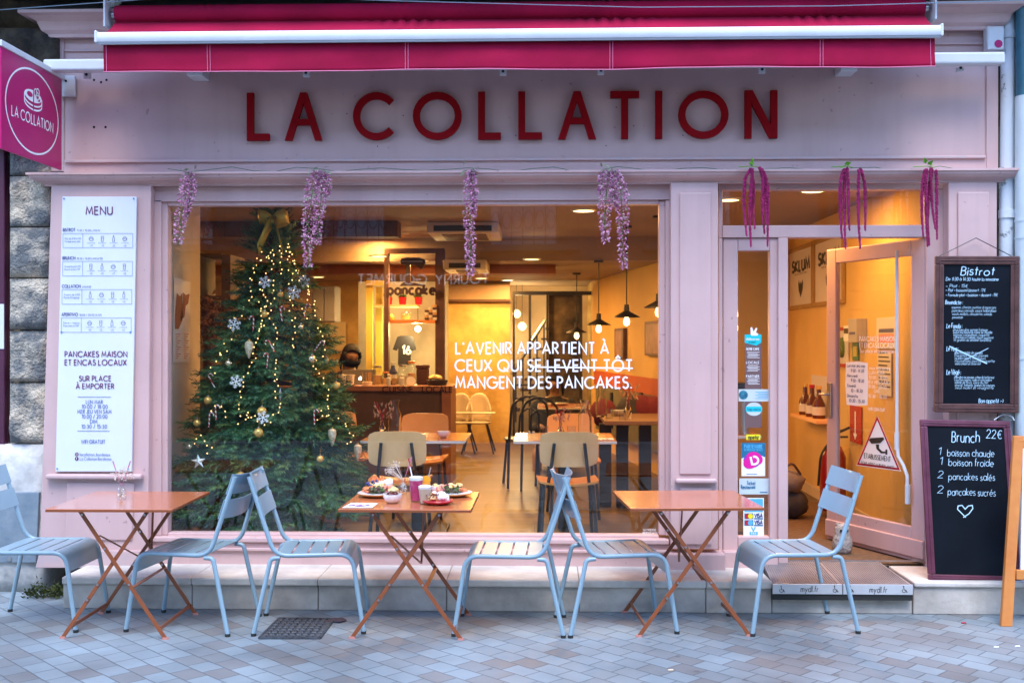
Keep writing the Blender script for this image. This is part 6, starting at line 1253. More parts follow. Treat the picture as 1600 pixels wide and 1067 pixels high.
m = M(); m.ribbon(fk, [fk.at(x, y)[:2] for x, y in ((628, 408.5), (660, 408.5))], .012, .001); build(m, 'silver_stripe', STEEL, sg)
m = M(); txt(m, fk, 'pancake', 606, 460, 15.5, .26, wp=74, n0=.001, t=.012, track=.3); build(m, 'word', WINE, sg)
# things on the shelves and counter
for px, lb in ((607, 'small red pot at the left end of the upper hatch shelf'), (629, 'red pot in the middle of the upper hatch shelf'), (654, 'red pot with plant on the upper hatch shelf')):
    p = P(px, 476, 11.8); t = thing('plant_pot', lb, 'pot', p, 'red pots on the hatch shelf'); build(M().lathe([(.035, .001), (.045, .08), (.042, .08), (.0001, .07)], p, 16), 'pot_body', REDP, t)
    m = M()
    for k in range(30): m.leaf(p+V((0, 0, .075)), (ru(-1, 1), ru(-1, 1), ru(.2, 1)), ru(.05, .09), .02)
    build(m, 'leaf', GREENL, t)
p = P(634, 500, Yp+.28); t = thing('glass_jar', 'lidded glass sweet jar on the wooden hatch shelf', 'jar', p); build(M().lathe([(.0001, .001), (.05, .001), (.053, .02), (.053, .075), (.045, .085), (.0001, .087)], p, 20), 'jar_body', CLEAR, t, smooth=True); build(M().ball(p+V((0, 0, .10)), .014, 10), 'lid_knob', CLEAR, t, smooth=2)
build(M().lathe([(.0001, .006), (.047, .006), (.049, .05), (.0001, .055)], p, 16), 'sweets', EGG, t)
p = P(612, 500, Yp+.28); tag(build(M().lathe([(.0001, .0), (.03, 0), (.035, .02), (.02, .05), (.008, .06), (.0001, .075)], p, 16), 'brass_bell', GOLD, smooth=True), 'small brass bell on the wooden hatch shelf', 'bell')
for k, px in enumerate((667, 673, 679)): p = P(px, 500, Yp-.02); t = thing('tea_tin', ('stack of striped cups on the hatch shelf, first from left', 'stack of striped cups on the hatch shelf, in the middle', 'stack of striped cups on the hatch shelf, next to the post')[k], 'cups', p); [build(M().lathe([(.020, j*.026), (.024, j*.026+.024), (.0001, j*.026+.0245)], p, 12), 'cup', (BROWNB, PANC, CREAMF)[(j+k) % 3], t) for j in range(4+k)]
# jersey
t = thing('sports_jersey', 'black sports jersey numbered 16 hanging in the kitchen hatch', 'jersey', P(632, 530, 11.9)); m = M()
m.pp([(621, 526), (626, 524.5), (639, 524.5), (645, 526.5), (650, 546), (643, 548.5), (641.5, 543), (641.5, 570), (622, 570), (622, 543), (619.5, 548), (613.5, 546)], 11.9, .03); build(m, 'fabric', mat('black_jersey', (.012, .010, .016), .8, var=.1), t)
m = M(); txt(m, FY(11.899), '16', 629, 553, 12, .2, wp=12, n0=.003); build(m, 'number', VINYL, t)
p = P(653, 514, 11.9); t = thing('globe_lamp', 'small glowing globe lamp inside the kitchen hatch', 'lamp', p); build(M().ball(p, .035, 14), 'globe', BULBG, t, smooth=2); build(M().tube([p, p+V((0, 0, .5))], .004, 5), 'cord', BLACK, t); lamp('POINT', p+V((0, -.08, -.02)), 40, .04, (1, .72, .30), t)
lid_mats = [STEEL, WOODO, BLACK]
for i, (px, h_, r_, lb) in enumerate(((590, .19, .05, 'leftmost wide glass jar on the counter'), (603, .13, .04, 'low glass jar second from the left on the counter'), (617, .13, .035, 'low glass jar in front of the labelled bottle'), (629, .20, .045, 'tall glass jar at the middle of the counter'), (643, .235, .042, 'tallest glass jar on the counter'))):
    p = V((PX(px, 10.75), 10.75, zc+.001)); t = thing('glass_jar', lb, 'jar', p, 'glass jars on the counter'); build(M().lathe([(.0001, 0), (r_, 0), (r_, h_*.8), (r_*.75, h_*.88), (r_*.75, h_*.9), (r_*.93, h_*.79), (r_*.93, .005), (.0001, .005)], p, 18), 'jar_body', CLEAR, t, smooth=True); build(M().lathe([(r_*.8, h_*.9), (r_*.8, h_), (.0001, h_+.002)], p, 16), 'lid', lid_mats[i % 3], t); build(M().lathe([(.0001, .008), (r_*.9, .008), (r_*.9, h_*.5), (.0001, h_*.52)], p, 14), 'contents', (PANC, EGG, TAN, CREAMF, PANC)[i], t)
p = V((PX(614, 10.85), 10.85, zc+.001)); t = thing('bottle', 'bottle with white label and blue cap among the counter jars', 'bottle', p); build(M().lathe([(.0001, 0), (.036, 0), (.036, .13), (.02, .17), (.02, .19), (.0001, .191)], p, 16), 'bottle_body', DBLUE, t, smooth=True); build(M().lathe([(.0365, .04), (.0365, .10)], p, 16), 'label', VINYL, t); build(M().lathe([(.022, .19), (.022, .225), (.0001, .226)], p, 12), 'cap', PALE, t)
p = V((PX(642, 10.62), 10.62, zc+.045)); tag(build(M().disc(F(p, (1, 0, 0), (0, .2, 1)), 0, 0, .045, 0, .008, 24), 'round_tag', VINYL), 'round white card propped before the tallest counter jar', 'card')
for px, lb in ((607, 'white pump bottle left of the middle counter jar'), (628, 'white pump bottle before the middle counter jar')): p = V((PX(px, 10.6), 10.6, zc+.001)); tag(build(M().lathe([(.0001, 0), (.022, 0), (.022, .07), (.008, .085), (.008, .10), (.015, .105), (.0001, .115)], p, 14), 'pump_bottle', PALE, smooth=True), lb, 'bottle', 'pump bottles on the counter')
for px, lb in ((535, 'kraft paper cup on the counter left of the laptop logo'), (548, 'kraft paper cup stack on the counter before the person')): p = V((PX(px, 10.6), 10.6, zc+.001)); tag(build(M().lathe([(.0001, 0), (.030, 0), (.038, .10), (.041, .10), (.041, .106), (.0001, .1065)], p, 18), 'paper_cup', CREAMF), lb, 'cup', 'paper cups on the counter')
p = V((PX(574, 10.6), 10.6, zc+.001)); t = thing('stirrer_holder', 'white pot of wooden stirrers on the counter', 'pot', p); build(M().lathe([(.0001, 0), (.045, 0), (.05, .035), (.047, .035), (.0001, .01)], p, 18), 'pot_body', CREAMF, t)
for k in range(14): a = p+V((ru(-.035, .035), ru(-.02, .02), .01)); build(M().bar(a, a+V((ru(-.02, .02), 0, .12)), .007, .002), 'stirrer', PANC, t)
t = thing('laptop', 'grey laptop with a glowing apple emblem open on the counter', 'laptop', P(560, 602, 10.85)); fl = F(P(560, 603, 10.82), (1, 0, 0), (0, .22, 1)); fl.v = fl.n.cross(fl.u); lm = mat('laptop_grey', (.26, .25, .25), .35, .6, var=.03)
build(M().fbox(fl, -.17, .17, .005, .168, -.006, 0), 'screen_lid', lm, t, bevel=.003); build(M().box(fl.o.x-.17, fl.o.x+.17, 10.83, 11.05, zc+.001, zc+.012), 'keyboard_base', lm, t, bevel=.002)
m = M(); s = .0145; ax, ay = .015, .075
m.add([fl.w(ax+s*x, ay+s*y, .001) for x, y in ((0, .75), (.45, .95), (.85, .75), (1.0, .35), (.78, .05), (.82, -.3), (1.02, -.45), (.7, -1.0), (.35, -1.1), (0, -1.0), (-.35, -1.1), (-.75, -.9), (-1.0, -.2), (-1.0, .4), (-.7, .85), (-.35, .9))], [tuple(range(16))]); m.leaf(fl.w(ax+.05*s, ay+1.0*s, .001), (.45, 0, .9), s*.75, s*.45, (0, 1, 0)); build(m, 'lid_emblem', mat('lit_emblem', (.9, .95, .9), .5, var=0, emit=2, ecol=(.9, 1, .85)), t)
p = V((PX(683, 10.7), 10.7, zc+.001)); t = thing('pastry_basket', 'dark basket of pastries at the right end of the counter', 'basket', p); build(M().lathe([(.0001, 0), (.09, 0), (.11, .05), (.105, .05), (.0001, .02)], p, 20), 'basket_body', BLACK, t)
m = M()
for k in range(8): lump(m, p+V((ru(-.06, .06), ru(-.05, .05), .065+ru(0, .02))), .03, .7)
build(m, 'pastry', EGG, t, smooth=2)
p = V((PX(662, 10.85), 10.85, zc+.001)); tag(build(M().box(p.x-.07, p.x+.05, p.y-.05, p.y+.06, p.z, p.z+.16).box(p.x-.075, p.x+.055, p.y-.055, p.y+.065, p.z+.1605, p.z+.20), 'card_machine', mat('dark_brown_box', (.08, .03, .02), .6, var=.2), bevel=.01), 'dark brown box on the counter beside the pastry basket', 'box')
# ---------------------------------------------------------------- person behind the counter
SKIN = mat('skin', (.30, .16, .10), .5, var=.05); HAIR = mat('dark_brown_hair', (.005, .0035, .003), .75, var=.3, vs=40); CLOTH = mat('black_jumper', (.014, .014, .017), .85, var=.15)
def person(px, Y, htop, face, lb, mask=True, name='person'):
    hp = P(px, htop, Y); c = V((hp.x, Y, hp.z-.125)); t = thing(name, lb, 'person', (c.x, Y, ZF))
    cf, sf = math.cos(face), math.sin(face)
    def W(x, y, z): return c+V((x*cf-y*sf, x*sf+y*cf, z))      # local: x right of the person, -y forwards
    cp_, sp_ = math.cos(R(20)), math.sin(R(20))
    def H(x, y, z): z += .10; return W(x, y*cp_-z*sp_, y*sp_+z*cp_-.10)   # the head, bent forward on the neck
    bm_v, bm_e, rad = [], [], []
    def hh_(x, y, z): z += .10; return (x, y*cp_-z*sp_, y*sp_+z*cp_-.10)
    def ch(pts, rs, root=None):
        prev = root
        for q, r_ in zip(pts, rs):
            bm_v.append(W(*q)); rad.append(r_)
            if prev is not None: bm_e.append((prev, len(bm_v)-1))
            prev = len(bm_v)-1
        return prev
    pel = ch([(0, .06, -.72)], [.13]); ch_ = ch([(0, .05, -.55), (0, .04, -.38), (0, .04, -.25)], [.115, .13, .125], pel); nk = ch([(0, .03, -.155), hh_(0, .012, -.085), hh_(0, .0, -.015), hh_(0, .006, .05)], [.055, .052, .084, .080], ch_)
    for s in (-1, 1):
        sh = ch([(s*.13, .04, -.235), (s*.185, .03, -.29), (s*.20, .0, -.45), (s*.17, -.22, -.50), (s*.09, -.34, -.46)], [.07, .055, .042, .034, .026], ch_)
        pm = ch([(s*.065, -.385, -.462)], [.024], sh)
        for k in range(4): ch([(s*(.085-k*.017), -.425-.004*(k in (1, 2)), -.464), (s*(.086-k*.019), -.452-.006*(k in (1, 2)), -.474), (s*(.085-k*.019), -.47-.006*(k in (1, 2)), -.49)], [.0095, .0085, .0075], pm)
        ch([(s*.035, -.385, -.468), (s*.02, -.405, -.475)], [.010, .008], pm)
        ch([(s*.09, .02, -.76), (s*.12, -.35, -.74), (s*.12, -.38, -1.08), (s*.12, -.45, -1.12)], [.085, .062, .045, .035], pel)
    me = bpy.data.meshes.new('body'); me.from_pydata([tuple(v-V(t.location)) for v in bm_v], bm_e, []); o = bpy.data.objects.new('body', me); col.objects.link(o); o.parent = t
    sk = o.modifiers.new('skin', 'SKIN'); sk.use_smooth_shade = True; sv = me.skin_vertices[0].data if me.skin_vertices else None
    if sv is None:
        me.attributes; bm = bmesh.new(); bm.from_mesh(me); bm.verts.layers.skin.verify(); bm.to_mesh(me); bm.free(); sv = me.skin_vertices[0].data
    for i, r_ in enumerate(rad): sv[i].radius = (r_, r_)
    sv[0].use_root = True; sb = o.modifiers.new('sub', 'SUBSURF'); sb.levels = 2; sb.render_levels = 2
    me.materials.append(SKIN)
    # jumper: shell over torso and arms
    m = M(); m.lathe([(.20, -.70), (.19, -.5), (.21, -.36), (.215, -.27), (.16, -.19), (.085, -.16), (.066, -.145)], (0, 0, 0), 20, 1, .82)
    m.v = [W(v.x, v.y+.04, v.z) for v in m.v]; build(m, 'jumper', CLOTH, t, smooth=2)
    for s in (-1, 1): build(M().tube([W(s*.13, .04, -.24), W(s*.195, .03, -.29), W(s*.205, 0, -.45), W(s*.172, -.215, -.50), W(s*.10, -.325, -.465)], [.098, .090, .066, .052, .042], 12), 'sleeve', CLOTH, t, smooth=2)
    # face: nose, brows, lowered eyes, ears
    m = M(); m.add([H(0, -.108, -.050), H(-.016, -.086, -.052), H(.016, -.086, -.052), H(0, -.088, .005)], [(0, 2, 3), (0, 3, 1), (0, 1, 2)]); build(m, 'nose', SKIN, t, smooth=2)
    for s in (-1, 1):
        m = M(); m.ball((0, 0, 0), .012, 12, .42); m.v = [H(s*.031+v.x, -.084+v.y*.5, -.006+v.z) for v in m.v]; build(m, 'eye', DARK, t, smooth=2)
        build(M().tube([H(s*.014, -.091, .016), H(s*.032, -.090, .021), H(s*.050, -.079, .015)], [.003, .0035, .002], 6), 'eyebrow', HAIR, t, smooth=2)
        m = M(); m.ball((0, 0, 0), .020, 10, 1.4, .4); m.v = [H(s*.086+v.x, .012+v.y, -.022+v.z) for v in m.v]; build(m, 'ear', SKIN, t, smooth=2)
    if mask:
        m = M(); n = 14; vs = []
        for j, zz in enumerate((-.024, -.050, -.082, -.108)):
            for i in range(n+1): a = R(196+148*i/n); rr_ = (.0905, .106, .098, .080)[j]; vs.append(H(rr_*math.cos(a), -.004+rr_*math.sin(a)*(1.03 if j < 3 else .95), zz))
        m.add(vs, [(j*(n+1)+i, j*(n+1)+i+1, (j+1)*(n+1)+i+1, (j+1)*(n+1)+i) for j in range(3) for i in range(n)])
        o2 = build(m, 'face_mask', mat('black_mask', (.006, .007, .010), .9, var=.1, spec=.1), t, smooth=2); sd = o2.modifiers.new('solid', 'SOLIDIFY'); sd.thickness = .003
    m = M(); k = 40; q = 12; vs = []
    for j in range(q+1):
        for i in range(k):
            a = 2*math.pi*i/k; sn = math.sin(a); lim = 92+44*sn+14*max(0, -sn)**2*math.cos(a)+5*NZ.noise(V((math.cos(a)*3, sn*3, 7))); th = R(max(36, lim))*j/q; e = 1.13-.125*(j/q)**2*max(0, -sn)-.06*(j/q)**2*(1-max(0, -sn))+.012*NZ.noise(V((a*4, j*.3, 2)))
            vs.append(H(.0885*e*math.sin(th)*math.cos(a), .006+.094*e*math.sin(th)*sn, .008+.102*e*math.cos(th)))
    m.add(vs, [(j*k+i, j*k+(i+1) % k, (j+1)*k+(i+1) % k, (j+1)*k+i) for j in range(q) for i in range(k)])
    for s in (-1, 1):
        for lk in range(4): m.tube([H(s*.080, -.045+lk*.018, .045), H(s*.094, -.030+lk*.018, -.01), H(s*(.092+.004*lk), -.008+lk*.016, -.075), H(s*.088, .01+lk*.012, -.15-.03*rnd())], [.010, .012, .009, .003], 7)
    for lk in range(6): m.tube([H(ru(-.02, .02), .095, .02), H(ru(-.03, .03), .125, -.06), H(ru(-.035, .035), .105, -.20)], [.026, .024, .006], 7)
    build(m, 'hair', HAIR, t, smooth=2)
    return t
person(547, 11.25, 535, .55, 'person with dark tied hair and black face mask looking down behind the counter laptop')
p = P(547, 600, 11.3); person(866, 12.1, 580, -.2, 'person with dark tousled hair seated at the table behind the window lettering', False)
stl = thing('bar_stool', 'black stool under the person behind the counter', 'stool', (p.x, 11.28, ZF)); build(M().lathe([(.0001, .40), (.16, .40), (.17, .42), (.16, .44), (.0001, .44)], (p.x, 11.3, ZF), 18), 'seat', BLACK, stl)
for k in range(4): a = R(45+90*k); build(M().tube([(p.x+.1*math.cos(a), 11.3+.1*math.sin(a), ZF+.41), (p.x+.18*math.cos(a), 11.3+.18*math.sin(a), ZF)], .012, 6), 'leg', BLACK, stl)
# ---------------------------------------------------------------- left bay: shelves, dried flowers, poster
sh = thing('shelf_unit', 'tall grey brown wooden shelf unit left of the christmas tree', 'shelves', (PX(330, 9.4), 9.4, ZF)); SHW = mat('grey_brown_wood', (.20, .14, .11), .6, var=.15)
for q in ((308, 393, 312, 690), (346, 398, 360, 690)): build(M().pb(*q, 9.3, .45), 'upright', SHW, sh)
for y in (396, 462, 520, 575): build(M().pb(312.2, y, 345.8, y+4, 9.3, .45), 'shelf', SHW, sh)
build(M().pb(360.2, 430, 420, 433, 9.35, .4).pb(360.2, 468, 420, 471, 9.35, .4), 'shelf', SHW, sh)
cbn = thing('wall_cupboard', 'pale grey wall cupboard behind the right side of the tree', 'cupboard', P(510, 500, 11.6)); build(M().pb(488, 447, 524, 503, 11.6, .3), 'carcass', mat('grey_cupboard', (.22, .22, .24), .5, var=.05), cbn, bevel=.005); build(M().pb(489, 448, 505.5, 502, 11.58, .019).pb(506.5, 448, 523, 502, 11.58, .019), 'door', bpy.data.materials['grey_cupboard'], cbn, bevel=.004)
pt_ = tag(build(M().pb(517, 503, 540, 548, 14.9, .01), 'wall_poster', mat('cream_poster', (.72, .62, .40), .6, c2=(.75, .40, .28), vs=3.2, lo=.55, hi=.6)), 'cream poster with peach motif on the wall behind the counter', 'poster')
p = P(327, 590, 8.6); t = thing('dried_bouquet', 'brown dried hydrangea bouquet in a glass vase left of the tree', 'bouquet', p); build(M().lathe([(.0001, 0), (.05, 0), (.06, .05), (.05, .26), (.062, .33), (.058, .33), (.046, .26), (.0001, .02)], p, 20), 'vase', mat('brown_vase', (.12, .05, .03), .25, var=.1, coat=.4), t, smooth=True)
m = M()
for k in range(26): lump(m, p+V((ru(-.15, .17), ru(-.1, .1), .40+ru(-.06, .20))), ru(.035, .055), .8, .5, 10)
for k in range(700): m.leaf(p+V((random.gauss(0, .085), random.gauss(0, .07), .45+random.gauss(0, .075))), (ru(-1, 1), ru(-1, 1), ru(-1, 1)), .03, .022)
build(m, 'dried_flower', mat('dried_hydrangea', (.16, .07, .04), .9, c2=(.34, .17, .10), vs=40), t)
sd_ = thing('side_cabinet', 'dark wooden cabinet carrying the dried bouquet', 'cabinet', (p.x, 8.6, ZF)); build(M().box(p.x-.25, p.x+.3, 8.42, 8.8, ZF, p.z-.001), 'carcass', BROWNB, sd_, bevel=.005); build(M().box(p.x-.24, p.x+.29, 8.40, 8.419, ZF+.1, p.z-.05), 'door', SHW, sd_, bevel=.004)
fp = F((-2.558, 7, 0), (0, 1, 0), (0, 0, 1)); t = thing('wall_poster', 'white poster with burgundy map shapes on the side wall left of the tree', 'poster', fp.w(.6, 1.6)); f = fp
def fpx(q): return [f.at(x, y)[:2] for x, y in q]
a = fpx([(271, 433), (297, 441), (295, 566), (269, 566)]); m = M(); m.add([f.w(*q_, .004) for q_ in a], [(0, 1, 2, 3)]); build(m, 'paper', VINYL, t)
for q in ([(275, 458), (280, 463), (284, 458), (284, 500), (278, 514), (272, 514), (273, 480)], [(285, 457), (289, 461), (295, 459), (293, 474), (289, 478), (287, 496), (280.5, 500), (285, 470)]): m = M(); m.add([f.w(*q_, .0055) for q_ in fpx(q)], [tuple(range(len(q)))]); build(m, 'map_shape', mat('burgundy_print', (.25, .008, .03), .5, var=0) if 'burgundy_print' not in bpy.data.materials else bpy.data.materials['burgundy_print'], t)
m = M()
for k in range(12):
    for x in (273, 286): A = f.at(x, 522+k*3.4); B = f.at(x+8-(k % 3)*2, 522.3+k*3.4); m.ribbon(f, [A[:2], B[:2]], .004, .0055)
build(m, 'text_line', REDP, t)
# ceiling cassettes
def cassette(px0, y0, px1, y1, zc_, dep, lb):
    d = ray(px0, y1); tt_ = (zc_-.10-CZ)/d.z; a = CAM+d*tt_; b = PX(px1, a.y); t = thing('air_conditioner', lb, 'air conditioner', a)
    build(M().box(a.x, b, a.y, a.y+dep, zc_-.10, zc_-.002), 'casing', mat('ivory_casing', (.55, .50, .42), .5, var=.03) if 'ivory_casing' not in bpy.data.materials else bpy.data.materials['ivory_casing'], t, bevel=.01); build(M().box(a.x+.06, b-.06, a.y-.003, a.y+.05, zc_-.085, zc_-.035), 'air_slot', BLACK, t); build(M().box(a.x+.12, b-.12, a.y+.12, a.y+dep-.12, zc_-.106, zc_-.0995), 'grille', BROWNB, t)
cassette(667, 344, 779, 364, ZC1, .8, 'ivory ceiling air conditioner nearest the window'); cassette(692, 410, 760, 421, ZC2, .7, 'smaller ceiling air conditioner further back over the mixer sign')
# pictures on the slanting wall
for q, lb in (((966, 513, 980, 560), 'small wooden framed picture on the yellow wall, left one'), ((1014, 502, 1040, 556), 'wooden framed picture on the yellow wall cut by the window frame')):
    t = thing('picture_frame', lb, 'picture', fo.w(fo.at(q[0], q[1])[0], 1.6)); build(M().pf(fo, *q, .004, .05), 'frame', BROWNB, t, bevel=.004); x0_, y0_, x1_, y1_ = q; build(M().pf(fo, x0_+2.2, y0_+4, x1_-2.2, y1_-4, .0501, .052), 'print', mat('faded_print', (.20, .10, .08), .6, c2=(.32, .18, .14), vs=6) if 'faded_print' not in bpy.data.materials else bpy.data.materials['faded_print'], t)
# ---------------------------------------------------------------- entrance passage
fr_ = F((RM_X1-.001, 7, 0), (0, -1, 0), (0, 0, 1)); f = fr_
FRW = mat('gilt_oak_frame', (.36, .21, .07), .45, var=.15); PAPER = mat('poster_paper', (.62, .56, .52), .5, var=.03)
def wall_frame(px0, px1, lb, word=True, ytop=None):
    ya, yb2 = (404, 484.5) if px0 < 1270 else (388, 478)
    a, b = f.at(px0, 440)[0], f.at(px1, 440)[0]; z0_, z1_ = 1.90, 2.49
    t = thing('poster_frame', lb, 'framed poster', f.w((a+b)/2, z0_), 'framed posters in the passage'); k = .035
    m = M(); m.fbox(f, a, b, z0_, z0_+k, .002, .03); m.fbox(f, a, b, z1_-k, z1_, .002, .03); m.fbox(f, a, a+k, z0_+k+.0003, z1_-k-.0003, .002, .03); m.fbox(f, b-k, b, z0_+k+.0003, z1_-k-.0003, .002, .03); build(m, 'frame', FRW, t, bevel=.003)
    build(M().fbox(f, a+k+.0003, b-k-.0003, z0_+k+.0003, z1_-k-.0003, .004, .012), 'poster', PAPER, t)
    m = M(); w_ = b-a; g = F(f.o, f.u, f.v); g.u = f.u*2; g.n = f.n; raw_txt(m, g, 'SKLUM', (a+b)/4, z0_+.36, .10, w_*.30/3.5, .26, 'c', .0125); raw_txt(m, g, 'NEW DESIGN', (a+b)/4, z0_+.325, .016, w_*.21/6.8, .2, 'c', .0125)
    c = (a+b)/2; hh = [(0, -.10), (.09, -.01), (.105, .06), (.075, .10), (.03, .05), (0, .085), (-.03, .05), (-.075, .10), (-.105, .06), (-.09, -.01)]
    m.add([f.w(c+x*w_*.95, z0_+.19+y*.85, .0125) for x, y in hh], [tuple(range(len(hh)))]); build(m, 'poster_print', BLACKP, t)
wall_frame(1196, 1233.5, 'framed black and white poster half hidden behind the door post'); wall_frame(1234.5, 1273.5, 'framed black and white poster on the passage wall, fully visible in the gap'); wall_frame(1274.5, 1322, 'framed black and white poster partly behind the door top')
sl_ = thing('sauce_shelf', 'small plywood wall shelf in the passage holding bottles', 'shelf', f.w(f.at(1280, 650)[0], 1.0)); A, B = f.at(1262, 650), f.at(1306, 650); zs = f.at(1280, 650)[1]
build(M().fbox(f, A[0], B[0], zs-.03, zs, .002, .16), 'board', PLY, sl_, bevel=.003)
SAUCE = mat('amber_sauce', (.10, .018, .006), .15, var=.1, coat=.4)
for k, (px, lb) in enumerate(((1272, 'left amber sauce bottle on the passage shelf'), (1283, 'middle amber sauce bottle on the passage shelf'), (1294, 'right amber sauce bottle mostly hidden by the door edge'))):
    a = f.at(px, 640)[0]; p = f.w(a, zs+.001, .08); t = thing('sauce_bottle', lb, 'bottle', p, 'sauce bottles on the passage shelf'); build(M().lathe([(.0001, 0), (.052, 0), (.055, .02), (.055, .12), (.022, .19), (.020, .25), (.0001, .252)], p, 18), 'bottle_body', SAUCE, t, smooth=True); build(M().lathe([(.0558, .03), (.0558, .10)], p, 18), 'label', PAPER, t); build(M().lathe([(.024, .25), (.024, .28), (.0001, .281)], p, 14), 'cap', (GOLD, REDP, GOLD)[k], t)
p = f.w(f.at(1284, 610)[0], zs+.001, .03); tag(build(M().fbox(f, f.at(1270, 610)[0], f.at(1300, 610)[0], zs+.002, zs+.36, .006, .012), 'menu_card', PAPER), 'pale leaflet card standing behind the sauce bottles', 'card')
def on_wall(name, q, mt2, lb, cat, t_=.012, extra=None):
    A, B = f.at(q[0], (q[1]+q[3])/2), f.at(q[2], (q[1]+q[3])/2); xm = (q[0]+q[2])/2; z1_, z0_ = f.at(xm, q[1])[1], f.at(xm, q[3])[1]
    t = thing(name, lb, cat, f.w(A[0], z0_)); build(M().fbox(f, A[0], B[0], z0_, z1_, .002, t_), 'panel', mt2, t, bevel=.002)
    return t, A[0], B[0], z0_, z1_
t, a, b, z0_, z1_ = on_wall('wall_notice', (1312, 511, 1327.5, 574), PAPER, 'white and red printed poster seen through the door glass on its left', 'poster'); build(M().fbox(f, a, b, z1_-.03, z1_-.001, .0122, .014).fbox(f, a, b, z0_+.001, z0_+.03, .0122, .014), 'red_band', REDP, t); m = M(); lump(m, f.w((a+b)/2, (z0_+z1_)/2, .014), .05, 1.6, .3); build(m, 'printed_picture', GREENL, t)
t, a, b, z0_, z1_ = on_wall('switch_box', (1330, 509, 1340, 533), CREAMF, 'white switch box with dark window on the passage wall', 'switch box', .06); build(M().fbox(f, a+.02, b-.02, (z0_+z1_)/2, z1_-.02, .0602, .064), 'dark_window', BLACK, t)
t, a, b, z0_, z1_ = on_wall('safety_sign', (1334, 535, 1343, 563), mat('safety_green', (.03, .20, .10), .5, var=.05), 'green safety sign below the switch box', 'sign'); build(M().fbox(f, a+.03, b-.03, z0_+.03, z1_-.03, .0122, .014), 'yellow_symbol', KY, t)
t, a, b, z0_, z1_ = on_wall('leaflet_box', (1341.5, 498, 1355, 535), mat('acrylic_grey', (.40, .38, .38), .3, var=.05), 'grey acrylic leaflet box mounted behind the door lettering', 'box', .08); build(M().fbox(f, a+.04, b-.04, z0_+.08, z1_-.12, .0802, .083), 'blue_label', DBLUE, t)
t, a, b, z0_, z1_ = on_wall('wall_notice', (1372, 496, 1402, 545), PAPER, 'white notice with coloured blocks pinned behind the door glass', 'notice'); k = (z1_-z0_)
for i, c in enumerate((DBLUE, PINKF, SALM, KY)): build(M().fbox(f, a+.06, b-.04, z1_-.07-k*.16*(i+1), z1_-.08-k*.16*i, .0122, .014), 'colour_block', c, t)
t, a, b, z0_, z1_ = on_wall('wall_notice', (1374, 551, 1395, 618), PAPER, 'long white text notice behind the opening hours on the door', 'notice'); build(M().fbox(f, a+.03, b-.03, z0_+.1, z0_+.105, .0122, .0128), 'text_line', BLACKP, t)
for i in range(9): build(M().fbox(f, a+.02, b-.02-.03*(i % 3), z0_+.06+i*.03, z0_+.07+i*.03, .0122, .0135), 'text_line', BLACKP, t)
t, a, b, z0_, z1_ = on_wall('fire_arrow_sign', (1330, 634, 1348, 692), REDP, 'red arrow sign pointing down to the fire extinguisher', 'sign'); c = (a+b)/2; k = z1_-z0_
build(M().fbox(f, c-.012, c+.012, z0_+k*.25, z0_+k*.85, .0122, .014).add([f.w(c-.05, z0_+k*.25, .014), f.w(c+.05, z0_+k*.25, .014), f.w(c, z0_+k*.08, .014)], [(0, 1, 2)]), 'white_arrow', VINYL, t)
p = f.w(f.at(1329, 800)[0], ZF+.06, .14); t = thing('fire_extinguisher', 'red fire extinguisher with black lever behind the door glass', 'fire extinguisher', p); build(M().lathe([(.0001, 0), (.095, 0), (.10, .02), (.10, .42), (.07, .50), (.03, .53), (.0001, .531)], p, 24), 'cylinder', mat('extinguisher_red', (.26, .006, .012), .3, var=.05, coat=.4), t, smooth=True); build(M().lathe([(.028, .53), (.028, .58), (.0001, .581)], p, 14), 'valve', BLACK, t); build(M().bar(p+V((-.02, 0, .59)), p+V((.12, -.05, .66)), .03, .02).bar(p+V((-.02, 0, .58)), p+V((.11, -.04, .585)), .025, .015), 'lever', BLACK, t); build(M().tube(bend([p+V((-.02, -.03, .56)), p+V((-.11, -.05, .45)), p+V((-.13, -.06, .2))], .08), .010, 8), 'hose', BLACK, t, smooth=True)
p = f.w(f.at(1243, 800)[0], ZF, .55); p = GZ(1243, 822, ZF); p = V((PX(1234, 8.6), 8.6, ZF))
t = thing('travel_bag', 'grey canvas bag stacked on a black bag inside the doorway', 'bag', p); m = M(); lump(m, p+V((.02, .05, .12)), .13, .9, .15, 18); build(m, 'black_bag', FABG, t, smooth=2); m = M(); lump(m, p+V((-.01, .05, .30)), .13, .85, .2, 18); build(m, 'grey_bag', mat('grey_canvas', (.24, .20, .18), .9, var=.2, bump=.3), t, smooth=2); build(M().tube(bend([p+V((-.08, -.02, .36)), p+V((.0, -.06, .47)), p+V((.08, -.02, .36))], .1), .010, 8), 'strap', BROWNB, t, smooth=True)
p = GZ(1316, 866, ZF); p.z = ZF; t = thing('doorstop', 'grey stone owl shaped doorstop holding the glass door open', 'doorstop', p); m = M(); k = 20; vs = []; prof = [(.0001, 0), (.045, .002), (.062, .03), (.066, .07), (.06, .11), (.048, .135), (.05, .16), (.046, .185), (.03, .2), (.0001, .205)]
for r_, z_ in prof:
    for j in range(k): a = 2*math.pi*j/k; q = r_*(1+.05*NZ.noise(V((a*3, z_*30, 2)))); vs.append(p+V((q*math.cos(a), q*math.sin(a)*.85, z_)))
m.add(vs, [(i*k+j, i*k+(j+1) % k, (i+1)*k+(j+1) % k, (i+1)*k+j) for i in range(len(prof)-1) for j in range(k)]); OWL = mat('owl_stone', (.24, .22, .22), .9, c2=(.48, .45, .43), vs=45, bump=1, bs=70); build(m, 'body', OWL, t, smooth=2)
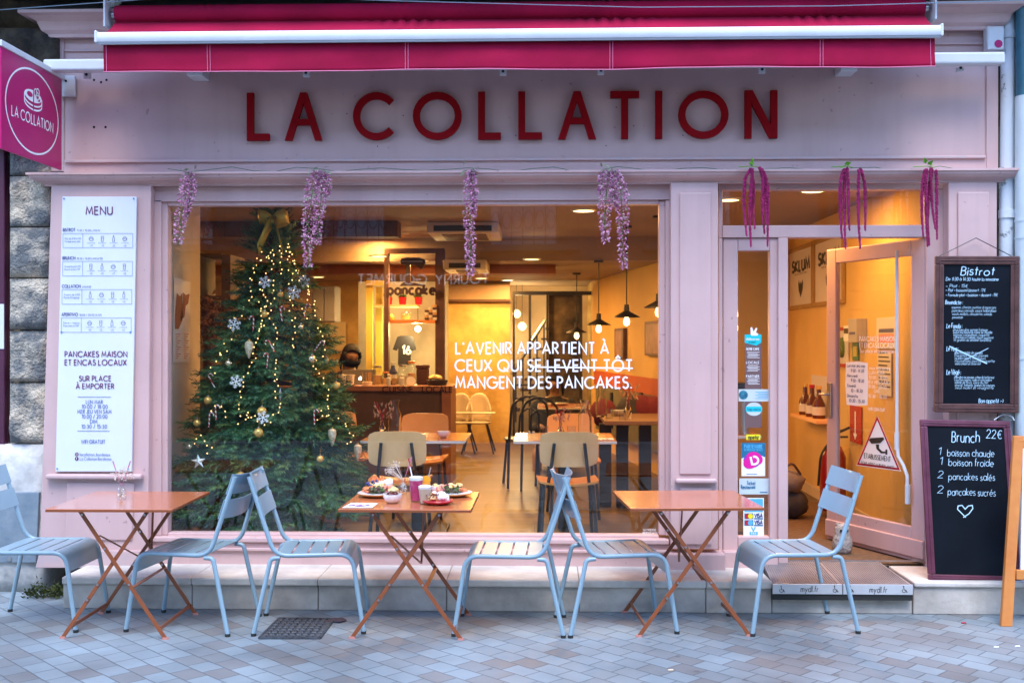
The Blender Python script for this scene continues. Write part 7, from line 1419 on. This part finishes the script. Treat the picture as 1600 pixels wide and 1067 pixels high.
for s in (-1, 1): m = M(); m.lathe([(.016, 0), (.012, .016), (.0001, .03)], p+V((s*.03, 0, .188)), 10); build(m, 'ear', OWL, t, smooth=2); build(M().ball(p+V((s*.02, -.042, .165)), .008, 10), 'eye', DARK, t, smooth=2)
t = tag(build(M().box(PX(1231, 6.95), RM_X1-.02, 6.89, 9.5, ZF+.001, ZF+.009), 'door_mat', mat('brown_coir', (.13, .075, .04), .95, var=.25, vs=30, bump=.6, bs=150)), 'brown coir mat covering the passage floor inside the door', 'door mat')
# signs on the door glass
f = DV; t = thing('warning_sign', 'white triangular camera surveillance sign with red border on the door glass', 'sign', f.w(*f.at(1372, 730)[:2]))
def fq(pts): return [f.at(x, y)[:2] for x, y in pts]
m = M(); m.add([f.w(*q, .001) for q in fq([(1371, 649), (1408, 736), (1338, 727)])], [(0, 1, 2)]); build(m, 'white_face', VINYL, t)
q = fq([(1371, 653), (1404.5, 732.5), (1341, 724.5)]); m = M(); m.ribbon(f, q+[q[0]], .014, .002); build(m, 'red_border', REDP, t)
m = M(); txt(m, f, 'ETABLISSEMENT', 1351, 715, 7.2, .15, wp=41, n0=.003); txt(m, f, 'SOUS VIDEO-SURVEILLANCE', 1346, 724.5, 4.2, .16, wp=51, n0=.003)
for q in ([(1358, 687), (1361, 684), (1381, 683), (1382, 686), (1376, 692), (1362, 693)], [(1369, 694), (1374, 694), (1374, 700), (1379, 705), (1384, 705), (1384, 702), (1387, 702), (1387, 710), (1384, 710), (1384, 708), (1377, 708), (1370, 701)]): m.add([f.w(*z_, .003) for z_ in fq(q)], [tuple(range(len(q)))])
build(m, 'black_print', BLACKP, t)
t = thing('handwritten_note', 'handwritten white paper note taped to the door glass', 'note', f.w(*f.at(1338, 630)[:2])); m = M(); m.add([f.w(*q, .0015) for q in fq([(1322, 566), (1340, 564.5), (1356, 567), (1356.5, 600), (1356, 633), (1338, 634), (1323, 632), (1321, 600)])], [tuple(range(8))]); build(m, 'paper', VINYL, t)
m = M()
for i, (s, px) in enumerate((('Lun mar jeu ven', 1324), ('9:30 - 14:30', 1330), ('Mercredi', 1324), ('9:30 - 18:30', 1330), ('Samedi', 1324), ('10 - 18:30', 1330), ('Dimanche', 1324), ('10:30 - 15:30', 1327))): txt(m, f, s, px, 573+i*7.8, 4.5, .16, wp=(28, 20, 16, 20, 13, 18, 17, 24)[i], n0=.003, slant=.15, jit=.06)
build(m, 'ink_writing', DBLUE, t)
# stickers on the side light
f = FY(YG-.002); CY = mat('cyan_sticker', (.01, .55, .62), .4, var=0); YEL = mat('yellow_sticker', (.85, .75, .02), .4, var=0); TEALP = mat('teal_print', (.02, .16, .30), .4, var=0); MAGP = mat('magenta_print', (.75, .01, .32), .4, var=0); VIO = mat('violet_print', (.22, .05, .45), .4, var=0); SKYB = mat('sky_print', (.10, .45, .75), .4, var=0)
SG = 'stickers on the side light glass'
def stk(nm, pts, mt2, lb, n=.0012): t = thing(nm, lb, 'sticker', f.w(*f.at(*pts[0])[:2]), SG); m = M(); m.add([f.w(*q, n) for q in fq(pts)], [tuple(range(len(pts)))]); build(m, 'backing', mt2, t); return t
def rc(a, b, c, d): return [(a, b), (c, b), (c, d), (a, d)]
def addp(t, nm, pts, mt2, n=.002): m = M(); m.add([f.w(*q, n) for q in fq(pts)], [tuple(range(len(pts)))]); build(m, nm, mt2, t)
def addt(t, s, px, py, hp, wp, mt2, n=.0026, wd=.18): m = M(); txt(m, f, s, px, py, hp, wd, wp=wp, n0=n); build(m, 'printed_word', mt2, t)
t = stk('delivery_sticker', [(1163.5, 522.5), (1189.5, 522.5), (1189.5, 535), (1182, 540), (1163.5, 535.5)], CY, 'turquoise tag sticker with a white hare head shape near the top'); addp(t, 'white_emblem', [(1173, 523), (1172.5, 512), (1175, 511), (1177.5, 518), (1181, 512), (1183.5, 513), (1181, 519.5), (1185, 521.5), (1183.5, 524.5), (1174, 524.5)], VINYL); addt(t, 'deliveroo', 1166, 531.5, 4, 20, VINYL); addt(t, 'ici aussi', 1170, 535.5, 2.4, 10, BLACKP)
t = stk('text_panel', rc(1164, 536.5, 1190, 668), mat('mauve_vinyl', (.16, .09, .09), .6, var=.04), 'long mauve text panel standing behind the upper stickers', .0002); 
for y in (545, 566, 587.5): addt(t, ('NOTRE CARTE', 'LOCALE', 'PARTNER')[(545, 566, 587.5).index(y)], 1166, y+2, 3.4, 20, VINYL, .0006)
for k in range(15): yy = 550+k*2.1+(k//5)*10; addp(t, 'text_line', rc(1167+(k % 3), yy, 1187-(k % 2)*3, yy+.7), VINYL, .0006)
t = stk('hygiene_sticker', rc(1154, 608, 1203, 627), PALE, 'pale horizontal sticker with a dark round picture at its left end'); m = M(); a, b, d = f.at(1161.5, 617); m.disc(f, a, b, 7*d/FPX, .002); build(m, 'round_picture', mat('dark_sea_print', (.02, .08, .16), .4, c2=(.05, .3, .4), vs=30), t)
for k in range(5): addp(t, 'text_line', rc(1180+(k % 2)*4, 612+k*2.5, 1200, 613+k*2.5), SKYB)
t = stk('rating_sticker', [(1178+13*math.cos(R(a)), 639+10.5*math.sin(R(a))) for a in range(0, 360, 15)], PALE, 'round pale sticker with a turquoise band across it'); addp(t, 'band', rc(1165.5, 635, 1190.5, 643), CY); addt(t, 'top resto', 1168, 641, 4, 20, TEALP)
t = stk('meal_voucher_sticker', rc(1166, 678.5, 1188, 687), YEL, 'small yellow rectangular voucher sticker'); addt(t, 'apetiz', 1169, 685.5, 6, 16, BLACKP)
t = stk('partner_sticker', rc(1158.5, 691.5, 1195.5, 743.5), VINYL, 'tall partner sticker with a magenta swirl around a white letter'); addp(t, 'teal_head', [(1158.5, 691.5), (1195.5, 691.5), (1195.5, 714), (1180, 708), (1158.5, 716)], TEALP, .0016); addt(t, 'PARTENAIRE', 1163, 700, 5.5, 28, SKYB); addt(t, 'BORDEAUX DEALS', 1163, 704, 3, 28, SKYB)
EL = lambda cx, cy, rx, ry, rot=0: [(cx+rx*math.cos(R(a))*math.cos(rot)-ry*math.sin(R(a))*math.sin(rot), cy+rx*math.cos(R(a))*math.sin(rot)+ry*math.sin(R(a))*math.cos(rot)) for a in range(0, 360, 12)]
addp(t, 'swirl', EL(1175, 719, 13.5, 11.5), VIO, .0022); addp(t, 'swirl', EL(1179, 716, 13, 10, .4), SKYB if False else MAGP, .0028); addp(t, 'swirl', EL(1173, 722, 12, 9.5, -.4), MAGP, .0033)
m = M(); a, b, d = f.at(1176.5, 719); s = d/FPX; m.ribbon(f, [(a+x*s, b+y*s) for x, y in [(-4, 5.5), (-1.5, -6), (2, -6)]+arc(2, 0, 6, 6, -90, 110, 12)], 3.2*s, .004); build(m, 'white_letter', VINYL, t); addp(t, 'text_line', rc(1166, 740, 1183, 741), BLUEP)
t = stk('ticket_sticker', rc(1155, 747, 1201, 772), PALE, 'pale horizontal restaurant ticket sticker with teal words'); addt(t, 'Ticket', 1167, 757, 5.5, 13, TEALP); addt(t, 'Restaurant', 1158, 763, 5.5, 22, TEALP); addp(t, 'text_line', rc(1187, 768, 1199, 769.5), TEALP)
t = stk('card_payment_sticker', rc(1161.5, 777.5, 1193.5, 836.5), VINYL, 'tall blue and white card payment sticker at the bottom'); addp(t, 'blue_head', rc(1163, 779, 1192, 799.5), SKYB)
for k, c1 in enumerate((REDP, TEALP)):
    y = 806+k*10.5; addp(t, 'dark_tile', rc(1163, y-4.5, 1177, y+4.5), TEALP); addp(t, 'red_disc', EL(1167.5, y, 4, 4), REDP, .0026); addp(t, 'yellow_disc', EL(1172.5, y, 4, 4), (YEL, SKYB)[k], .0031); addp(t, 'blue_strip', rc(1178, y+3, 1192, y+5), TEALP); addt(t, 'VISA', 1179, y+2, 6, 12, DBLUE, .0026, .24)
addt(t, 'V', 1174, 829, 6, 6, SKYB, .0026, .3); addp(t, 'blue_strip', rc(1171, 830.5, 1184, 835.5), SKYB); addt(t, 'PAY', 1174, 834.5, 3.2, 7, VINYL, .0026)
# ice bucket and basket behind the side light
p = P(1154, 622, 7.6); p.z = 1.02; tb2 = cafe_table(1108, 1190, 7.45, .5, 'side table behind the side light glass with orange rim', .76); p = V((PX(1157, 7.6), 7.6, tb2.z)); t = thing('steel_urn', 'tall steel urn behind the left edge of the side light', 'urn', p); build(M().lathe([(.0001, 0), (.07, 0), (.07, .30), (.075, .31), (.05, .34), (.0001, .345)], p, 22), 'urn_body', STEEL, t, smooth=True); build(M().lathe([(.076, .315), (.06, .35), (.0001, .36)], p, 20), 'lid', BLACK, t)
# ---------------------------------------------------------------- the other side of the street, seen mirrored in the glass
YO = -7.5
ob = thing('opposite_building', 'pale stone town house across the street, seen mirrored in the shop glass', 'building', (0, YO, 0)); OST = mat('opposite_stone', (.17, .145, .12), .85, c2=(.26, .22, .19), vs=1.6, bump=.3, bs=12); DKW = mat('dark_shopfront', (.035, .03, .03), .5, var=.2); SHUT = mat('white_shutter', (.72, .74, .78), .6, var=.03)
def bo(nm, mt2, *q, **k): return build(M().box(*q), nm, mt2, ob, **k)
bo('wall', OST, -14, 14, YO-1, YO, 3.3, 9.5); bo('stone_band', OST, -13, 13, YO-.95, YO+.16, 3.1, 3.29, bevel=.03); bo('roof', LEAD, -14, 14, YO-1.1, YO+.3, 9.51, 9.7)
for x in (-12.2, -8.6, -5.0, -.4, 3.4, 7.2, 11): bo('pier', OST, x-.45, x+.45, YO-1, YO, -.1, 3.09)
for x0_, x1_ in ((-11.75, -9.05), (-8.15, -5.45), (-4.55, -.85), (.05, 2.95), (3.85, 6.75), (7.65, 10.55)): bo('shop_window', DKW, x0_+.001, x1_-.001, YO-.5, YO-.2, -.1, 3.09)
bo('sign_board', DKW, -4.4, -.86, YO-.198, YO+.02, 2.55, 3.08); m = M(); fob = F((0, YO+.021, 0), (-1, 0, 0), (0, 0, 1)); raw_txt(m, fob, 'TOURNY  GOURMET', 2.35, 2.72, .19, 2.55/twidth('TOURNY  GOURMET'), .15, 'c', .006, .01); build(m, 'shop_lettering', mat('letter_added_glow', (.9, .9, .9), .5, var=0, emit=.35, ecol=(.95, .95, 1)), ob)  # faint glow added to the letters so their reflection shows
for i in range(7):
    x = -10.6+i*3.4
    w_ = bo('window', SHUT, x-.65, x+.65, YO+.001, YO+.03, 3.5, 6.0); build(M().box(x-.5, x-.04, YO+.031, YO+.035, 3.7, 5.9).box(x+.04, x+.5, YO+.031, YO+.035, 3.7, 5.9), 'pane', mat('dark_pane', (.62, .64, .70), .3, var=0) if 'dark_pane' not in bpy.data.materials else bpy.data.materials['dark_pane'], w_)
    bl = bo('balcony', OST, x-1.1, x+1.1, YO+.005, YO+.55, 3.32, 3.44, bevel=.02); m = M(); yb2 = YO+.5
    for zz in (3.55, 4.30): m.tube([(x-1.05, yb2, zz), (x+1.05, yb2, zz)], .018, 6)
    for k in range(11):
        xx = x-1.05+.21*k; m.tube([(xx, yb2, 3.44), (xx, yb2, 4.3)], .011, 5)
        if k < 10: q = [(xx+.105+a, yb2, 3.92+b) for a, b in arc(0, 0, .08, .16, 0, 360, 12)]; m.tube(q, .008, 4, False)
    build(m, 'railing', BLACK, bl)
